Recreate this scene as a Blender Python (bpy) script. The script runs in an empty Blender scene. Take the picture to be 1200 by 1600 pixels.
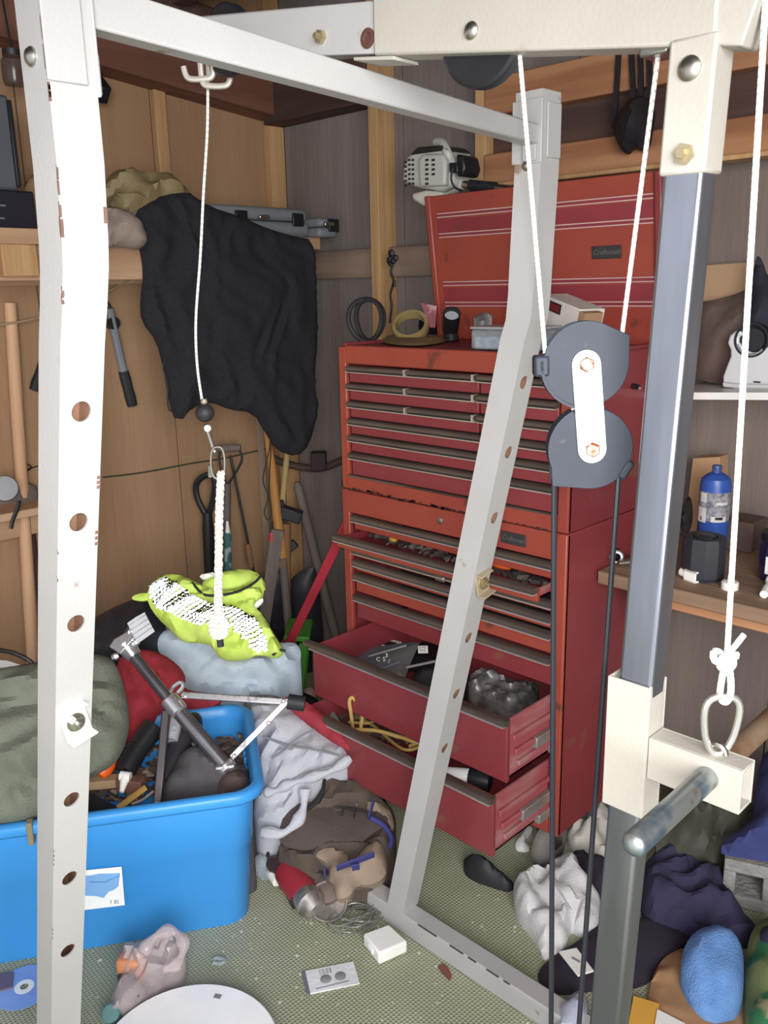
import bpy, bmesh, math, random
import numpy as np
from mathutils import Vector, Matrix, noise
from mathutils.geometry import delaunay_2d_cdt
random.seed(7)
C = bpy.context.scene.collection
SC = bpy.context.scene

# ---------------------------------------------------------------- camera
# room axes: X along the tool chest's front, Y towards the back wall, Z up; camera foot at the origin
F_PX, PITCH, ROLL, YAW, CAM_H = 1355.43, .254444, -.0206579, .7913137, 1.37
_cp, _sp, _c, _s = math.cos(PITCH), math.sin(PITCH), math.cos(ROLL), math.sin(ROLL)
CM = np.array([[_c, -_s, 0], [_s, _c, 0], [0, 0, 1]]) @ np.array([[1, 0, 0], [0, -_sp, -_cp], [0, _cp, -_sp]]) \
    @ np.array([[math.sin(YAW), math.cos(YAW), 0], [-math.cos(YAW), math.sin(YAW), 0], [0, 0, 1]])
cam = bpy.data.objects.new('camera', bpy.data.cameras.new('camera'))
C.objects.link(cam)
cam.data.sensor_fit = 'VERTICAL'
cam.data.sensor_height = 32
cam.data.sensor_width = 24
cam.data.lens = F_PX / 1600 * 32
cam.data.clip_start = .02
_R = Matrix((CM[0], -CM[1], -CM[2])).transposed()
cam.matrix_world = Matrix.Translation((0, 0, CAM_H)) @ _R.to_4x4()
SC.camera = cam

# ---------------------------------------------------------------- world, lights, exposure
SC.view_settings.view_transform = 'Standard'
SC.view_settings.look = 'None'
SC.view_settings.gamma = 1
SC.view_settings.use_curve_mapping = False
SC.view_settings.exposure = 0.85
W = bpy.data.worlds.new('world')
SC.world = W
W.use_nodes = True
W.node_tree.nodes['Background'].inputs[0].default_value = (.90, .94, 1, 1)
W.node_tree.nodes['Background'].inputs[1].default_value = .6

def area(name, loc, target, sx, sy, power, col):
    l = bpy.data.lights.new(name, 'AREA')
    l.shape = 'RECTANGLE'; l.size = sx; l.size_y = sy; l.energy = power; l.color = col
    o = bpy.data.objects.new(name, l); C.objects.link(o)
    o.location = loc
    o.rotation_euler = (Vector(target) - Vector(loc)).to_track_quat('-Z', 'Y').to_euler()
    return o
area('door_daylight', (.95, -.55, 1.45), (-1.25, .55, .1), 1.4, 1.4, 52, (1, .99, .985))
fl = bpy.data.lights.new('phone_flash', 'SPOT')
fl.energy = 30; fl.shadow_soft_size = .03; fl.spot_size = math.radians(78); fl.spot_blend = 1.0; fl.color = (1, .98, .96)
fo = bpy.data.objects.new('phone_flash', fl); C.objects.link(fo)
fo.location = (0.012, -.012, CAM_H + .012)
fo.rotation_euler = cam.rotation_euler

# ---------------------------------------------------------------- rays from photo coordinates to points on real planes
def ray(x, y):
    return CM.T @ np.array([(x - 600) / F_PX, (y - 800) / F_PX, 1.])
CAMP = np.array([0, 0, CAM_H])
def PV(x, y, v):
    d = ray(x, y); return Vector(d * (v / d[1]) + CAMP)
def PU(x, y, u):
    d = ray(x, y); return Vector(d * (u / d[0]) + CAMP)
def PZ(x, y, z):
    d = ray(x, y); return Vector(d * ((z - CAM_H) / d[2]) + CAMP)
def PP(x, y, p0, n):
    d = Vector(ray(x, y)); n = Vector(n)
    return Vector(CAMP) + d * ((Vector(p0) - Vector(CAMP)).dot(n) / d.dot(n))

# ---------------------------------------------------------------- mesh helpers
class MB:
    def __init__(s): s.v = []; s.f = []
    def add(s, vs, fs):
        b = len(s.v); s.v += [Vector(p) for p in vs]; s.f += [tuple(b + i for i in f) for f in fs]; return s
    def box(s, c, d, R=None):
        R = R or Matrix.Identity(3); c = Vector(c)
        vs = [c + R @ Vector((x * d[0] / 2, y * d[1] / 2, z * d[2] / 2)) for x in (-1, 1) for y in (-1, 1) for z in (-1, 1)]
        return s.add(vs, [(0, 1, 3, 2), (4, 6, 7, 5), (0, 4, 5, 1), (2, 3, 7, 6), (0, 2, 6, 4), (1, 5, 7, 3)])
    def bb(s, lo, hi):
        return s.box([(a + b) / 2 for a, b in zip(lo, hi)], [abs(b - a) for a, b in zip(lo, hi)])
    def hexa(s, p):   # 8 points: bottom ring then top ring
        return s.add(p, [(0, 3, 2, 1), (4, 5, 6, 7), (0, 1, 5, 4), (1, 2, 6, 5), (2, 3, 7, 6), (3, 0, 4, 7)])
    def bar(s, a, b, w, h, up=(0, 0, 1)):
        a, b = Vector(a), Vector(b); z = (b - a); L = z.length; z.normalize()
        x = Vector(up).cross(z)
        if x.length < 1e-4: x = Vector((1, 0, 0)).cross(z)
        x.normalize(); y = z.cross(x)
        return s.box((a + b) / 2, (w, h, L), Matrix((x, y, z)).transposed())
    def prism(s, poly, ext):
        n = len(poly); e = Vector(ext); p = [Vector(q) for q in poly]
        return s.add(p + [q + e for q in p], [tuple(range(n))[::-1], tuple(range(n, 2 * n))] + [(i, (i + 1) % n, n + (i + 1) % n, n + i) for i in range(n)])
    def tube(s, pts, r, seg=8, closed=False, caps=True):
        P = [Vector(p) for p in pts]; n = len(P); rr = r if isinstance(r, (list, tuple)) else [r] * n
        T = []
        for i in range(n):
            a = P[(i - 1) % n] if (closed or i > 0) else P[i]; b = P[(i + 1) % n] if (closed or i < n - 1) else P[i]
            t = b - a
            T.append(t.normalized() if t.length > 1e-9 else Vector((0, 0, 1)))
        x = T[0].orthogonal().normalized(); vs = []
        for i in range(n):
            x = (x - T[i] * x.dot(T[i]))
            x = x.normalized() if x.length > 1e-6 else T[i].orthogonal().normalized()
            y = T[i].cross(x)
            vs += [P[i] + (x * math.cos(k * 2 * math.pi / seg) + y * math.sin(k * 2 * math.pi / seg)) * rr[i] for k in range(seg)]
        fs = []
        for i in range(n if closed else n - 1):
            j = (i + 1) % n
            fs += [(i * seg + k, i * seg + (k + 1) % seg, j * seg + (k + 1) % seg, j * seg + k) for k in range(seg)]
        if not closed and caps: fs += [tuple(range(seg))[::-1], tuple(range((n - 1) * seg, n * seg))]
        return s.add(vs, fs)
    def lathe(s, prof, base, axis=(0, 0, 1), seg=20, cap=True):
        z = Vector(axis).normalized(); x = z.orthogonal().normalized(); y = z.cross(x); b = Vector(base); vs = []
        for r, h in prof:
            vs += [b + z * h + (x * math.cos(k * 2 * math.pi / seg) + y * math.sin(k * 2 * math.pi / seg)) * r for k in range(seg)]
        n = len(prof)
        fs = [(i * seg + k, i * seg + (k + 1) % seg, (i + 1) * seg + (k + 1) % seg, (i + 1) * seg + k) for i in range(n - 1) for k in range(seg)]
        if cap: fs += [tuple(range(seg))[::-1], tuple(range((n - 1) * seg, n * seg))]
        return s.add(vs, fs)
    def ball(s, c, r, seg=12, sq=(1, 1, 1)):
        vs = []; n = seg // 2; c = Vector(c)
        for i in range(1, n):
            a = math.pi * i / n
            vs += [c + Vector((math.sin(a) * math.cos(b * 2 * math.pi / seg) * sq[0], math.sin(a) * math.sin(b * 2 * math.pi / seg) * sq[1], math.cos(a) * sq[2])) * r for b in range(seg)]
        vs += [c + Vector((0, 0, r * sq[2])), c - Vector((0, 0, r * sq[2]))]
        t, b_ = len(vs) - 2, len(vs) - 1
        fs = [(i * seg + k, (i + 1) * seg + k, (i + 1) * seg + (k + 1) % seg, i * seg + (k + 1) % seg) for i in range(n - 2) for k in range(seg)]
        fs += [(t, k, (k + 1) % seg) for k in range(seg)] + [(b_, (n - 2) * seg + (k + 1) % seg, (n - 2) * seg + k) for k in range(seg)]
        return s.add(vs, fs)

def wpos(o):
    p = Vector((0, 0, 0))
    while o is not None: p += o.location; o = o.parent
    return p
def obj(name, mb, mat, parent=None, bevel=0, ang=35, seg=2, origin=None):
    me = bpy.data.meshes.new(name)
    if origin is None:
        if parent is not None: origin = wpos(parent)
        else:
            A = np.array(mb.v); origin = Vector(((A[:, 0].min() + A[:, 0].max()) / 2, (A[:, 1].min() + A[:, 1].max()) / 2, A[:, 2].min()))
    origin = Vector(origin)
    me.from_pydata([p - origin for p in mb.v], [], mb.f)
    bm = bmesh.new(); bm.from_mesh(me)
    bmesh.ops.recalc_face_normals(bm, faces=bm.faces)
    bm.to_mesh(me); bm.free()
    for p in me.polygons: p.use_smooth = True
    me.set_sharp_from_angle(angle=math.radians(ang))
    me.materials.append(mat)
    o = bpy.data.objects.new(name, me); C.objects.link(o)
    if parent is not None:
        o.parent = parent; o.location = origin - wpos(parent)
    else: o.location = origin
    if bevel:
        m = o.modifiers.new('bevel', 'BEVEL'); m.width = bevel; m.segments = seg; m.limit_method = 'ANGLE'; m.angle_limit = math.radians(40); m.harden_normals = False
    return o
def tag(o, label=None, cat=None, group=None, kind=None):
    if label: o['label'] = label
    if cat: o['category'] = cat
    if group: o['group'] = group
    if kind: o['kind'] = kind
    return o
def thing(name, label, cat, loc, group=None):
    o = bpy.data.objects.new(name, None); C.objects.link(o); o.location = Vector(loc); o.empty_display_size = .05
    return tag(o, label, cat, group)
def one(name, mb, mat, label, cat, group=None, **k):
    return tag(obj(name, mb, mat, None, **k), label, cat, group)
def struct(name, mb, mat, parent=None, **k):
    o = obj(name, mb, mat, parent, **k)
    if parent is None: o['kind'] = 'structure'
    return o
def copy_tree(o, parent=None, loc=None):
    c = o.copy(); C.objects.link(c); c.parent = parent
    if loc is not None: c.location = loc
    for ch in [q for q in bpy.data.objects if q.parent is o]: copy_tree(ch, c)
    return c

# ---------------------------------------------------------------- materials
def lin(h):
    h = h.lstrip('#'); out = []
    for i in (0, 2, 4):
        c = int(h[i:i + 2], 16) / 255
        out.append(c / 12.92 if c <= .04045 else ((c + .055) / 1.055) ** 2.4)
    return out
def mat(name, col, rough=.6, metal=0., var=.12, scale=9., bump=.0, bscale=60., col2=None, thr=(.45, .75), stretch=None, coat=0., trans=0., ior=1.45, alpha=1., spec=None, col3=None, thr3=(.6, .7), scale3=30., detail=5.):
    m = bpy.data.materials.new(name); m.use_nodes = True; nt = m.node_tree; N = nt.nodes; L = nt.links
    b = N['Principled BSDF']; b.inputs['Roughness'].default_value = rough; b.inputs['Metallic'].default_value = metal
    b.inputs['Coat Weight'].default_value = coat; b.inputs['Transmission Weight'].default_value = trans; b.inputs['IOR'].default_value = ior; b.inputs['Alpha'].default_value = alpha
    if spec is not None: b.inputs['Specular IOR Level'].default_value = spec
    tc = N.new('ShaderNodeTexCoord'); mp = N.new('ShaderNodeMapping'); L.new(tc.outputs['Object'], mp.inputs[0])
    if stretch: mp.inputs['Scale'].default_value = stretch
    nz = N.new('ShaderNodeTexNoise'); nz.inputs['Scale'].default_value = scale; nz.inputs['Detail'].default_value = detail; L.new(mp.outputs[0], nz.inputs['Vector'])
    cr = N.new('ShaderNodeValToRGB'); c = lin(col)
    if col2:
        d = lin(col2); cr.color_ramp.elements[0].position, cr.color_ramp.elements[1].position = thr
        cr.color_ramp.elements[0].color = (*c, 1); cr.color_ramp.elements[1].color = (*d, 1)
    else:
        cr.color_ramp.elements[0].position = .3; cr.color_ramp.elements[1].position = .7
        cr.color_ramp.elements[0].color = (*[q * (1 - var) for q in c], 1); cr.color_ramp.elements[1].color = (*[min(1, q * (1 + var)) for q in c], 1)
    L.new(nz.outputs['Fac'], cr.inputs['Fac']); src = cr.outputs[0]
    if col3:
        n3 = N.new('ShaderNodeTexNoise'); n3.inputs['Scale'].default_value = scale3; n3.inputs['Detail'].default_value = 6; L.new(mp.outputs[0], n3.inputs['Vector'])
        r3 = N.new('ShaderNodeValToRGB'); r3.color_ramp.elements[0].position, r3.color_ramp.elements[1].position = thr3; L.new(n3.outputs['Fac'], r3.inputs['Fac'])
        mx = N.new('ShaderNodeMix'); mx.data_type = 'RGBA'; L.new(r3.outputs[0], mx.inputs[0]); L.new(src, mx.inputs[6]); mx.inputs[7].default_value = (*lin(col3), 1); src = mx.outputs[2]
    L.new(src, b.inputs['Base Color'])
    if bump:
        n2 = N.new('ShaderNodeTexNoise'); n2.inputs['Scale'].default_value = bscale; n2.inputs['Detail'].default_value = 4; L.new(mp.outputs[0], n2.inputs['Vector'])
        bp = N.new('ShaderNodeBump'); bp.inputs['Strength'].default_value = bump; bp.inputs['Distance'].default_value = .01; L.new(n2.outputs['Fac'], bp.inputs['Height']); L.new(bp.outputs[0], b.inputs['Normal'])
    return m
def wood(name, col, col2, axis='Z', scale=7., rough=.75, knots=True, fine=1.):
    st = {'Z': (5 * fine, 5 * fine, .35), 'X': (.35, 5 * fine, 5 * fine), 'Y': (5 * fine, .35, 5 * fine)}[axis]
    return mat(name, col, rough, col2=col2, thr=(.35, .7), stretch=st, scale=scale / 2, bump=.25, bscale=18, detail=8)

# ---------------------------------------------------------------- cloth: a closed soft body over an outline on a plane
def _resample(P, s):
    out = []
    for i in range(len(P)):
        a, b = P[i], P[(i + 1) % len(P)]; n = max(1, int((b - a).length / s))
        out += [a + (b - a) * (k / n) for k in range(n)]
    return out
def _chaikin(P, it=2):
    for _ in range(it):
        Q = []
        for i in range(len(P)):
            a, b = P[i], P[(i + 1) % len(P)]; Q += [a * .75 + b * .25, a * .25 + b * .75]
        P = Q
    return P
def cloth(pts, n, s=.014, edge=.02, bulge=.03, fold=.015, L=.05, ang=0., str_=3., ground=None, seed=0, round_=2, back=0., mb=None, rough_edge=0.):
    """pts: 3-D outline lying roughly on a plane with normal n"""
    n = Vector(n).normalized(); pts = [Vector(p) for p in pts]; O = sum(pts, Vector()) / len(pts)
    ex = Vector((0, 0, 1)).cross(n)
    if ex.length < 1e-3: ex = Vector((1, 0, 0))
    ex.normalize(); ey = n.cross(ex)
    P = [Vector(((p - O).dot(ex), (p - O).dot(ey))) for p in pts]
    if round_: P = _chaikin(P, round_)
    P = _resample(P, s)
    if rough_edge:
        P = [p + Vector((noise.noise(Vector((p.x / L, p.y / L, seed + 3.3))), noise.noise(Vector((p.x / L, p.y / L, seed + 9.1))))) * rough_edge for p in P]
    A = np.array([(p.x, p.y) for p in P]); x0, y0 = A.min(0); x1, y1 = A.max(0)
    B = np.roll(A, -1, 0); D = B - A; DD = (D ** 2).sum(1) + 1e-12
    gx, gy = np.meshgrid(np.arange(x0, x1, s), np.arange(y0, y1, s)); gx[1::2] += s / 2
    G = np.stack([gx.ravel(), gy.ravel()], 1)
    def inside(q):
        c = ((A[:, 1] > q[1]) != (B[:, 1] > q[1])) & (q[0] < D[:, 0] * (q[1] - A[:, 1]) / (D[:, 1] + 1e-12) + A[:, 0]); return c.sum() % 2 == 1
    def dist(q):
        t = np.clip(((q - A) * D).sum(1) / DD, 0, 1); e = A + D * t[:, None] - q; return math.sqrt((e ** 2).sum(1).min())
    G = [q for q in G if inside(q)]; dG = [dist(q) for q in G]
    G2 = [(q, d) for q, d in zip(G, dG) if d > s * .45]
    allp = P + [Vector((q[0], q[1])) for q, d in G2]; nb = len(P)
    r = delaunay_2d_cdt(allp, [], [list(range(nb))], 1, 1e-6)
    V, Fc = r[0], r[2]; orig = r[3]
    dm = max([d for q, d in G2] + [1e-4]); ca, sa = math.cos(ang), math.sin(ang)
    top = []; bot = []; isb = []; hh = []; w3s = []
    for i, p in enumerate(V):
        d = dist(np.array((p.x, p.y))); b_ = d < s * .2
        t = min(d / edge, 1); e = math.sqrt(max(0, 1 - (1 - t) ** 2))
        t2 = min(d / (dm * .9), 1); sm = t2 * t2 * (3 - 2 * t2)
        a_, c_ = p.x * ca + p.y * sa, -p.x * sa + p.y * ca
        Lq = L * .75
        wx = noise.noise(Vector((p.x / L * .6, p.y / L * .6, seed * 7.7 + 2))) * L * .9
        wy = noise.noise(Vector((p.x / L * .6 + 9, p.y / L * .6, seed * 7.7 + 4))) * L * .9
        f1 = max(0, 1 - 2.2 * abs(noise.noise(Vector(((a_ + wx) / (Lq * str_), (c_ + wy) / Lq, seed * 3.1))))); f1 = f1 * f1 * (3 - 2 * f1)
        b_x, b_y = a_ * .8 + c_ * .6, -a_ * .6 + c_ * .8
        f2 = max(0, 1 - 2.4 * abs(noise.noise(Vector(((b_x + wx) / (Lq * str_ * .6) + 5, (b_y + wy) / (Lq * .55), seed * 5.3))))); f2 = f2 * f2 * (3 - 2 * f2)
        f3 = noise.noise(Vector((p.x / (L * 2.5), p.y / (L * 2.5), seed * 1.7)))
        h = edge * .5 * e + bulge * .75 * sm * (1 + .5 * f3) + fold * 1.7 * e * (f1 * .75 + f2 * .45 - .25)
        w3 = O + ex * p.x + ey * p.y
        hh.append(0. if b_ else max(h, .0008)); w3s.append(w3)
        q = w3 - n * back
        if ground is not None: q = Vector((w3.x, w3.y, min(ground, w3.z)))
        bot.append(q); isb.append(b_)
    nbr = [set() for _ in V]
    for f in Fc:
        for i in range(len(f)): nbr[f[i]].add(f[i - 1]); nbr[f[i - 1]].add(f[i])
    for _ in range(2):
        hh = [h if (isb[i] or not nbr[i]) else h * .62 + .38 * sum(hh[j] for j in nbr[i]) / len(nbr[i]) for i, h in enumerate(hh)]
    top = [w + n * h for w, h in zip(w3s, hh)]
    mb = mb or MB(); N_ = len(V)
    edges = {}
    for f in Fc:
        for i in range(len(f)):
            a, b = f[i], f[(i + 1) % len(f)]; edges[(a, b)] = 1
    bd = [(a, b) for (a, b) in edges if (b, a) not in edges]
    if ground is None and back == 0:      # share the rim
        idx = {}; vs = list(top)
        rim = {a for a, b in bd} | {b for a, b in bd}
        for i in range(N_):
            if i in rim: idx[i] = i
            else: idx[i] = len(vs); vs.append(bot[i])
        mb.add(vs, [tuple(f) for f in Fc] + [tuple(idx[i] for i in f)[::-1] for f in Fc])
    else:
        mb.add(top + bot, [tuple(f) for f in Fc] + [tuple(i + N_ for i in f)[::-1] for f in Fc] + [(b, a, a + N_, b + N_) for a, b in bd])
    return mb
def text_mb(txt, O, ex, ey, size, depth=.0006, shear=0.):
    cu = bpy.data.curves.new('txt', 'FONT'); cu.body = txt; cu.size = size; cu.extrude = depth / 2; cu.shear = shear; cu.align_x = 'CENTER'; cu.align_y = 'CENTER'; cu.resolution_u = 2
    t = bpy.data.objects.new('txt', cu); C.objects.link(t)
    me = bpy.data.meshes.new_from_object(t.evaluated_get(bpy.context.evaluated_depsgraph_get()))
    ex, ey = Vector(ex).normalized(), Vector(ey).normalized(); ez = ex.cross(ey); O = Vector(O)
    mb = MB(); mb.add([O + ex * v.co.x + ey * v.co.y + ez * v.co.z for v in me.vertices], [tuple(p.vertices) for p in me.polygons])
    bpy.data.objects.remove(t); bpy.data.curves.remove(cu); bpy.data.meshes.remove(me)
    return mb
def arc(c, r, a0, a1, n, x=(1, 0, 0), y=(0, 0, 1)):
    c, x, y = Vector(c), Vector(x), Vector(y)
    return [c + (x * math.cos(a0 + (a1 - a0) * i / n) + y * math.sin(a0 + (a1 - a0) * i / n)) * r for i in range(n + 1)]
def spline(P, n=6):
    P = [Vector(p) for p in P]; out = []
    for i in range(len(P) - 1):
        p0, p1, p2, p3 = P[max(i - 1, 0)], P[i], P[i + 1], P[min(i + 2, len(P) - 1)]
        for k in range(n):
            t = k / n
            out.append(.5 * ((2 * p1) + (p2 - p0) * t + (2 * p0 - 5 * p1 + 4 * p2 - p3) * t * t + (3 * p1 - p0 - 3 * p2 + p3) * t ** 3))
    return out + [P[-1]]

# ================================================================ the shed
ply_warm = wood('plywood_warm', '#9a785a', '#ac8a6a', 'Z', 4, fine=.45)
ply_grey = wood('plywood_weathered', '#736a66', '#857c76', 'Z', 5, fine=.8)
ply_brown = wood('plywood_brown', '#6f625c', '#82746d', 'Z', 5, fine=.6)
stud_wood = wood('stud_pine', '#a9825a', '#c9a273', 'Z', 7)
beam_x = wood('beam_pine_x', '#8f5f42', '#b98862', 'X', 7)
beam_dark_x = wood('beam_dark_x', '#3f2d29', '#5c423a', 'X', 7)
beam_dark_y = wood('beam_dark_y', '#6b4638', '#875c49', 'Y', 7)
shelf_wood = wood('shelf_pine_y', '#a98466', '#c4a182', 'Y', 7)
bench_wood = wood('bench_top', '#7a624f', '#9c8069', 'X', 6)
girt_wood = wood('girt_weathered', '#75645a', '#9a8474', 'X', 6)

def carpet_mat():
    m = mat('green_turf_carpet', '#9fa287', .95, col2='#acae96', thr=(.35, .65), scale=5, bump=0, col3='#b0af9c', thr3=(.58, .75), scale3=3.)
    nt = m.node_tree; N = nt.nodes; L = nt.links; b = N['Principled BSDF']
    tc = N.new('ShaderNodeTexCoord'); mp = N.new('ShaderNodeMapping'); L.new(tc.outputs['Object'], mp.inputs[0]); mp.inputs['Rotation'].default_value = (0, 0, .06)
    hs = []
    for d in ('X', 'Y'):
        w = N.new('ShaderNodeTexWave'); w.bands_direction = d; w.inputs['Scale'].default_value = 42; w.inputs['Distortion'].default_value = .8; w.inputs['Detail'].default_value = 1; L.new(mp.outputs[0], w.inputs['Vector']); hs.append(w)
    ml = N.new('ShaderNodeMath'); ml.operation = 'MULTIPLY'; L.new(hs[0].outputs['Fac'], ml.inputs[0]); L.new(hs[1].outputs['Fac'], ml.inputs[1])
    bp = N.new('ShaderNodeBump'); bp.inputs['Strength'].default_value = .6; bp.inputs['Distance'].default_value = .003; L.new(ml.outputs[0], bp.inputs['Height']); L.new(bp.outputs[0], b.inputs['Normal'])
    src = b.inputs['Base Color'].links[0].from_socket
    mx = N.new('ShaderNodeMix'); mx.data_type = 'RGBA'; mx.blend_type = 'MULTIPLY'; mx.inputs[0].default_value = 1
    r = N.new('ShaderNodeValToRGB'); r.color_ramp.elements[0].color = (.86, .86, .83, 1); L.new(ml.outputs[0], r.inputs['Fac'])
    L.new(src, mx.inputs[6]); L.new(r.outputs[0], mx.inputs[7]); L.new(mx.outputs[2], b.inputs['Base Color'])
    return m
UL, VB, UR, VF, ZC = -2.54, 2.08, 1.25, -1.3, 2.30      # left wall, back wall, right wall, front wall, roof
T = .05
struct('floor', MB().bb((UL - T, VF - T, -.06), (UR + T, VB + T, 0)), carpet_mat())
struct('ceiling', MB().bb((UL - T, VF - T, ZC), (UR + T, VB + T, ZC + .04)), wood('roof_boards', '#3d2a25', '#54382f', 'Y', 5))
# left wall: slab with plywood sheets, studs and plates
wl = struct('wall_left', MB().bb((UL - T, VF, 0), (UL, VB, ZC)), ply_warm)
seams = [VF, -.70, -.1, .52, PU(85, 700, UL).y + .0, PU(275, 700, UL).y, VB]
for i in range(len(seams) - 1):
    obj('plywood_panel', MB().bb((UL, seams[i] + .002, 0), (UL + .012, seams[i + 1] - .002, ZC)), ply_warm, wl, bevel=.0015)
for px, w in ((248, .04), ):
    y = PU(px, 230, UL).y
    obj('batten', MB().bb((UL + .012, y - w / 2, 1.64), (UL + .03, y + w / 2, ZC - .2)), stud_wood, wl, bevel=.002)
obj('corner_stud', MB().bb((UL + .012, VB - .075, 0), (UL + .05, VB - .012, ZC)), stud_wood, wl, bevel=.002)
a, b = PU(165, 105, -2.44), PU(440, 185, -2.44)
d = (b - a); a2 = a - d * 1.6
obj('top_plate', MB().bar(a2 + Vector((-.04, 0, .062)), b + Vector((-.04, 0, .062)), .10, .125), beam_dark_y, wl, bevel=.003)
obj('upper_plate', MB().bar(a2 + Vector((.0, 0, .185)), b + Vector((.0, 0, .185)), .12, .105), beam_dark_x, wl, bevel=.003)
# rear wall
wb = struct('wall_back', MB().bb((UL, VB, 0), (UR + T, VB + T, ZC)), ply_grey)
us = [UL + .05, -1.93, -1.32, -.71, -.1, .51, UR]
for i in range(len(us) - 1):
    obj('plywood_panel', MB().bb((us[i] + .002, VB - .012, 0), (us[i + 1] - .002, VB, ZC)), ply_grey if i < 2 else ply_brown, wb, bevel=.0015)
uS = PV(576, 250, VB - .09).x
for u in (uS, uS + .41):
    obj('stud', MB().bb((u, VB - .09, 0), (u + .038, VB - .012, ZC)), stud_wood, wb, bevel=.002)
zg = PV(560, 412, VB - .045).z
obj('girt', MB().bb((UL + .05, VB - .05, zg - .045), (uS, VB - .012, zg + .045)), girt_wood, wb, bevel=.003)
obj('girt', MB().bb((uS + .038, VB - .05, zg - .045), (uS + .41, VB - .012, zg + .045)), girt_wood, wb, bevel=.003)
zt = PV(446, 193, VB - .06).z
obj('top_plate', MB().bb((UL + .05, VB - .10, zt), (uS, VB - .012, zt + .13)), beam_dark_x, wb, bevel=.003)
# header boards over the chest lid
obj('header_board', MB().bb((uS + .45, VB - .10, PV(865, 278, 1.98).z), (.3, VB - .06, PV(865, 226, 1.98).z)), beam_x, wb, bevel=.003)
obj('header_board', MB().bb((uS + .45, VB - .10, PV(862, 163, 1.98).z), (.3, VB - .06, PV(862, 100, 1.98).z)), beam_x, wb, bevel=.003)
obj('dark_board', MB().bb((uS + .45, VB - .06, PV(865, 230, 1.98).z - .01), (.3, VB - .03, PV(862, 163, 1.98).z + .02)), beam_dark_x, wb, bevel=.003)
obj('header_ledge', MB().bb((uS + .45, VB - .115, PV(865, 283, 1.98).z), (.3, VB - .06, PV(865, 276, 1.98).z)), stud_wood, wb, bevel=.002)
# walls behind the camera, unseen doorways for daylight, front one widened to brighten chrome
wr = MB(); wr.bb((UR, VF, 0), (UR + T, -1.1, ZC)); wr.bb((UR, .4, 0), (UR + T, VB, ZC)); wr.bb((UR, -1.1, 1.98), (UR + T, .4, ZC))
struct('wall_right', wr, ply_brown)
wf = MB(); wf.bb((UL - T, VF - T, 0), (-2.2, VF, ZC)); wf.bb((.75, VF - T, 0), (UR + T, VF, ZC)); wf.bb((-2.2, VF - T, 2.1), (.75, VF, ZC))
struct('wall_front', wf, ply_brown)
# rafters under the roof
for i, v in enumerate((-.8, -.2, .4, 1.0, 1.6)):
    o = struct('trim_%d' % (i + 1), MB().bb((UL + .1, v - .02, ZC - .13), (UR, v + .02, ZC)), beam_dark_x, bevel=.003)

# ================================================================ power rack with cable tower
rack_paint = mat('rack_grey_paint', '#aeadac', .42, var=.05, scale=6, bump=.05, bscale=250, col3='#8d7768', thr3=(.70, .74), scale3=14)
rack_cream = mat('rack_cream_paint', '#aba79e', .45, var=.05, scale=6, bump=.06, bscale=200, col3='#8f7358', thr3=(.66, .80), scale3=9)
chrome = mat('worn_chrome', '#9a9ea9', .28, .9, var=.35, scale=16, stretch=(1, 1, .12))
steel = mat('bare_steel', '#b9b6ae', .35, 1., var=.15, scale=30)
steel_d = mat('dark_steel', '#4c4a4a', .45, .8, var=.2, scale=30)
brass_z = mat('yellow_zinc', '#b5a888', .4, .8, var=.2, scale=40)
rusty = mat('rusty_bolt', '#b8aea0', .6, .6, col2='#8d4a2a', thr=(.45, .6), scale=120)
white_pl = mat('white_paint', '#efeee9', .4, var=.03)
pulley_m = mat('pulley_nylon', '#262c38', .62, var=.12, scale=25, col3='#474c55', thr3=(.64, .72), scale3=35)
black_pl = mat('black_plastic', '#1f2024', .42, var=.15, scale=20)
black_rub = mat('black_rubber', '#26262a', .6, var=.15, scale=30)
def twist_mat(name, col, col2, sc):
    m = mat(name, col, .55); nt = m.node_tree; N = nt.nodes; L = nt.links; b = N['Principled BSDF']
    tc = N.new('ShaderNodeTexCoord'); mp = N.new('ShaderNodeMapping'); mp.inputs['Rotation'].default_value = (.5, .55, .2); L.new(tc.outputs['Object'], mp.inputs[0])
    w = N.new('ShaderNodeTexWave'); w.bands_direction = 'Z'; w.inputs['Scale'].default_value = sc; L.new(mp.outputs[0], w.inputs['Vector'])
    r = N.new('ShaderNodeValToRGB'); r.color_ramp.elements[0].color = (*lin(col2), 1); r.color_ramp.elements[1].color = (*lin(col), 1); r.color_ramp.elements[1].position = .5
    L.new(w.outputs['Fac'], r.inputs['Fac']); L.new(r.outputs[0], b.inputs['Base Color'])
    return m
cable_w = twist_mat('coated_cable_white', '#f1f0ec', '#b9b8b2', 60)
cable_k = mat('coated_cable_black', '#24262c', .4)

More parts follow.
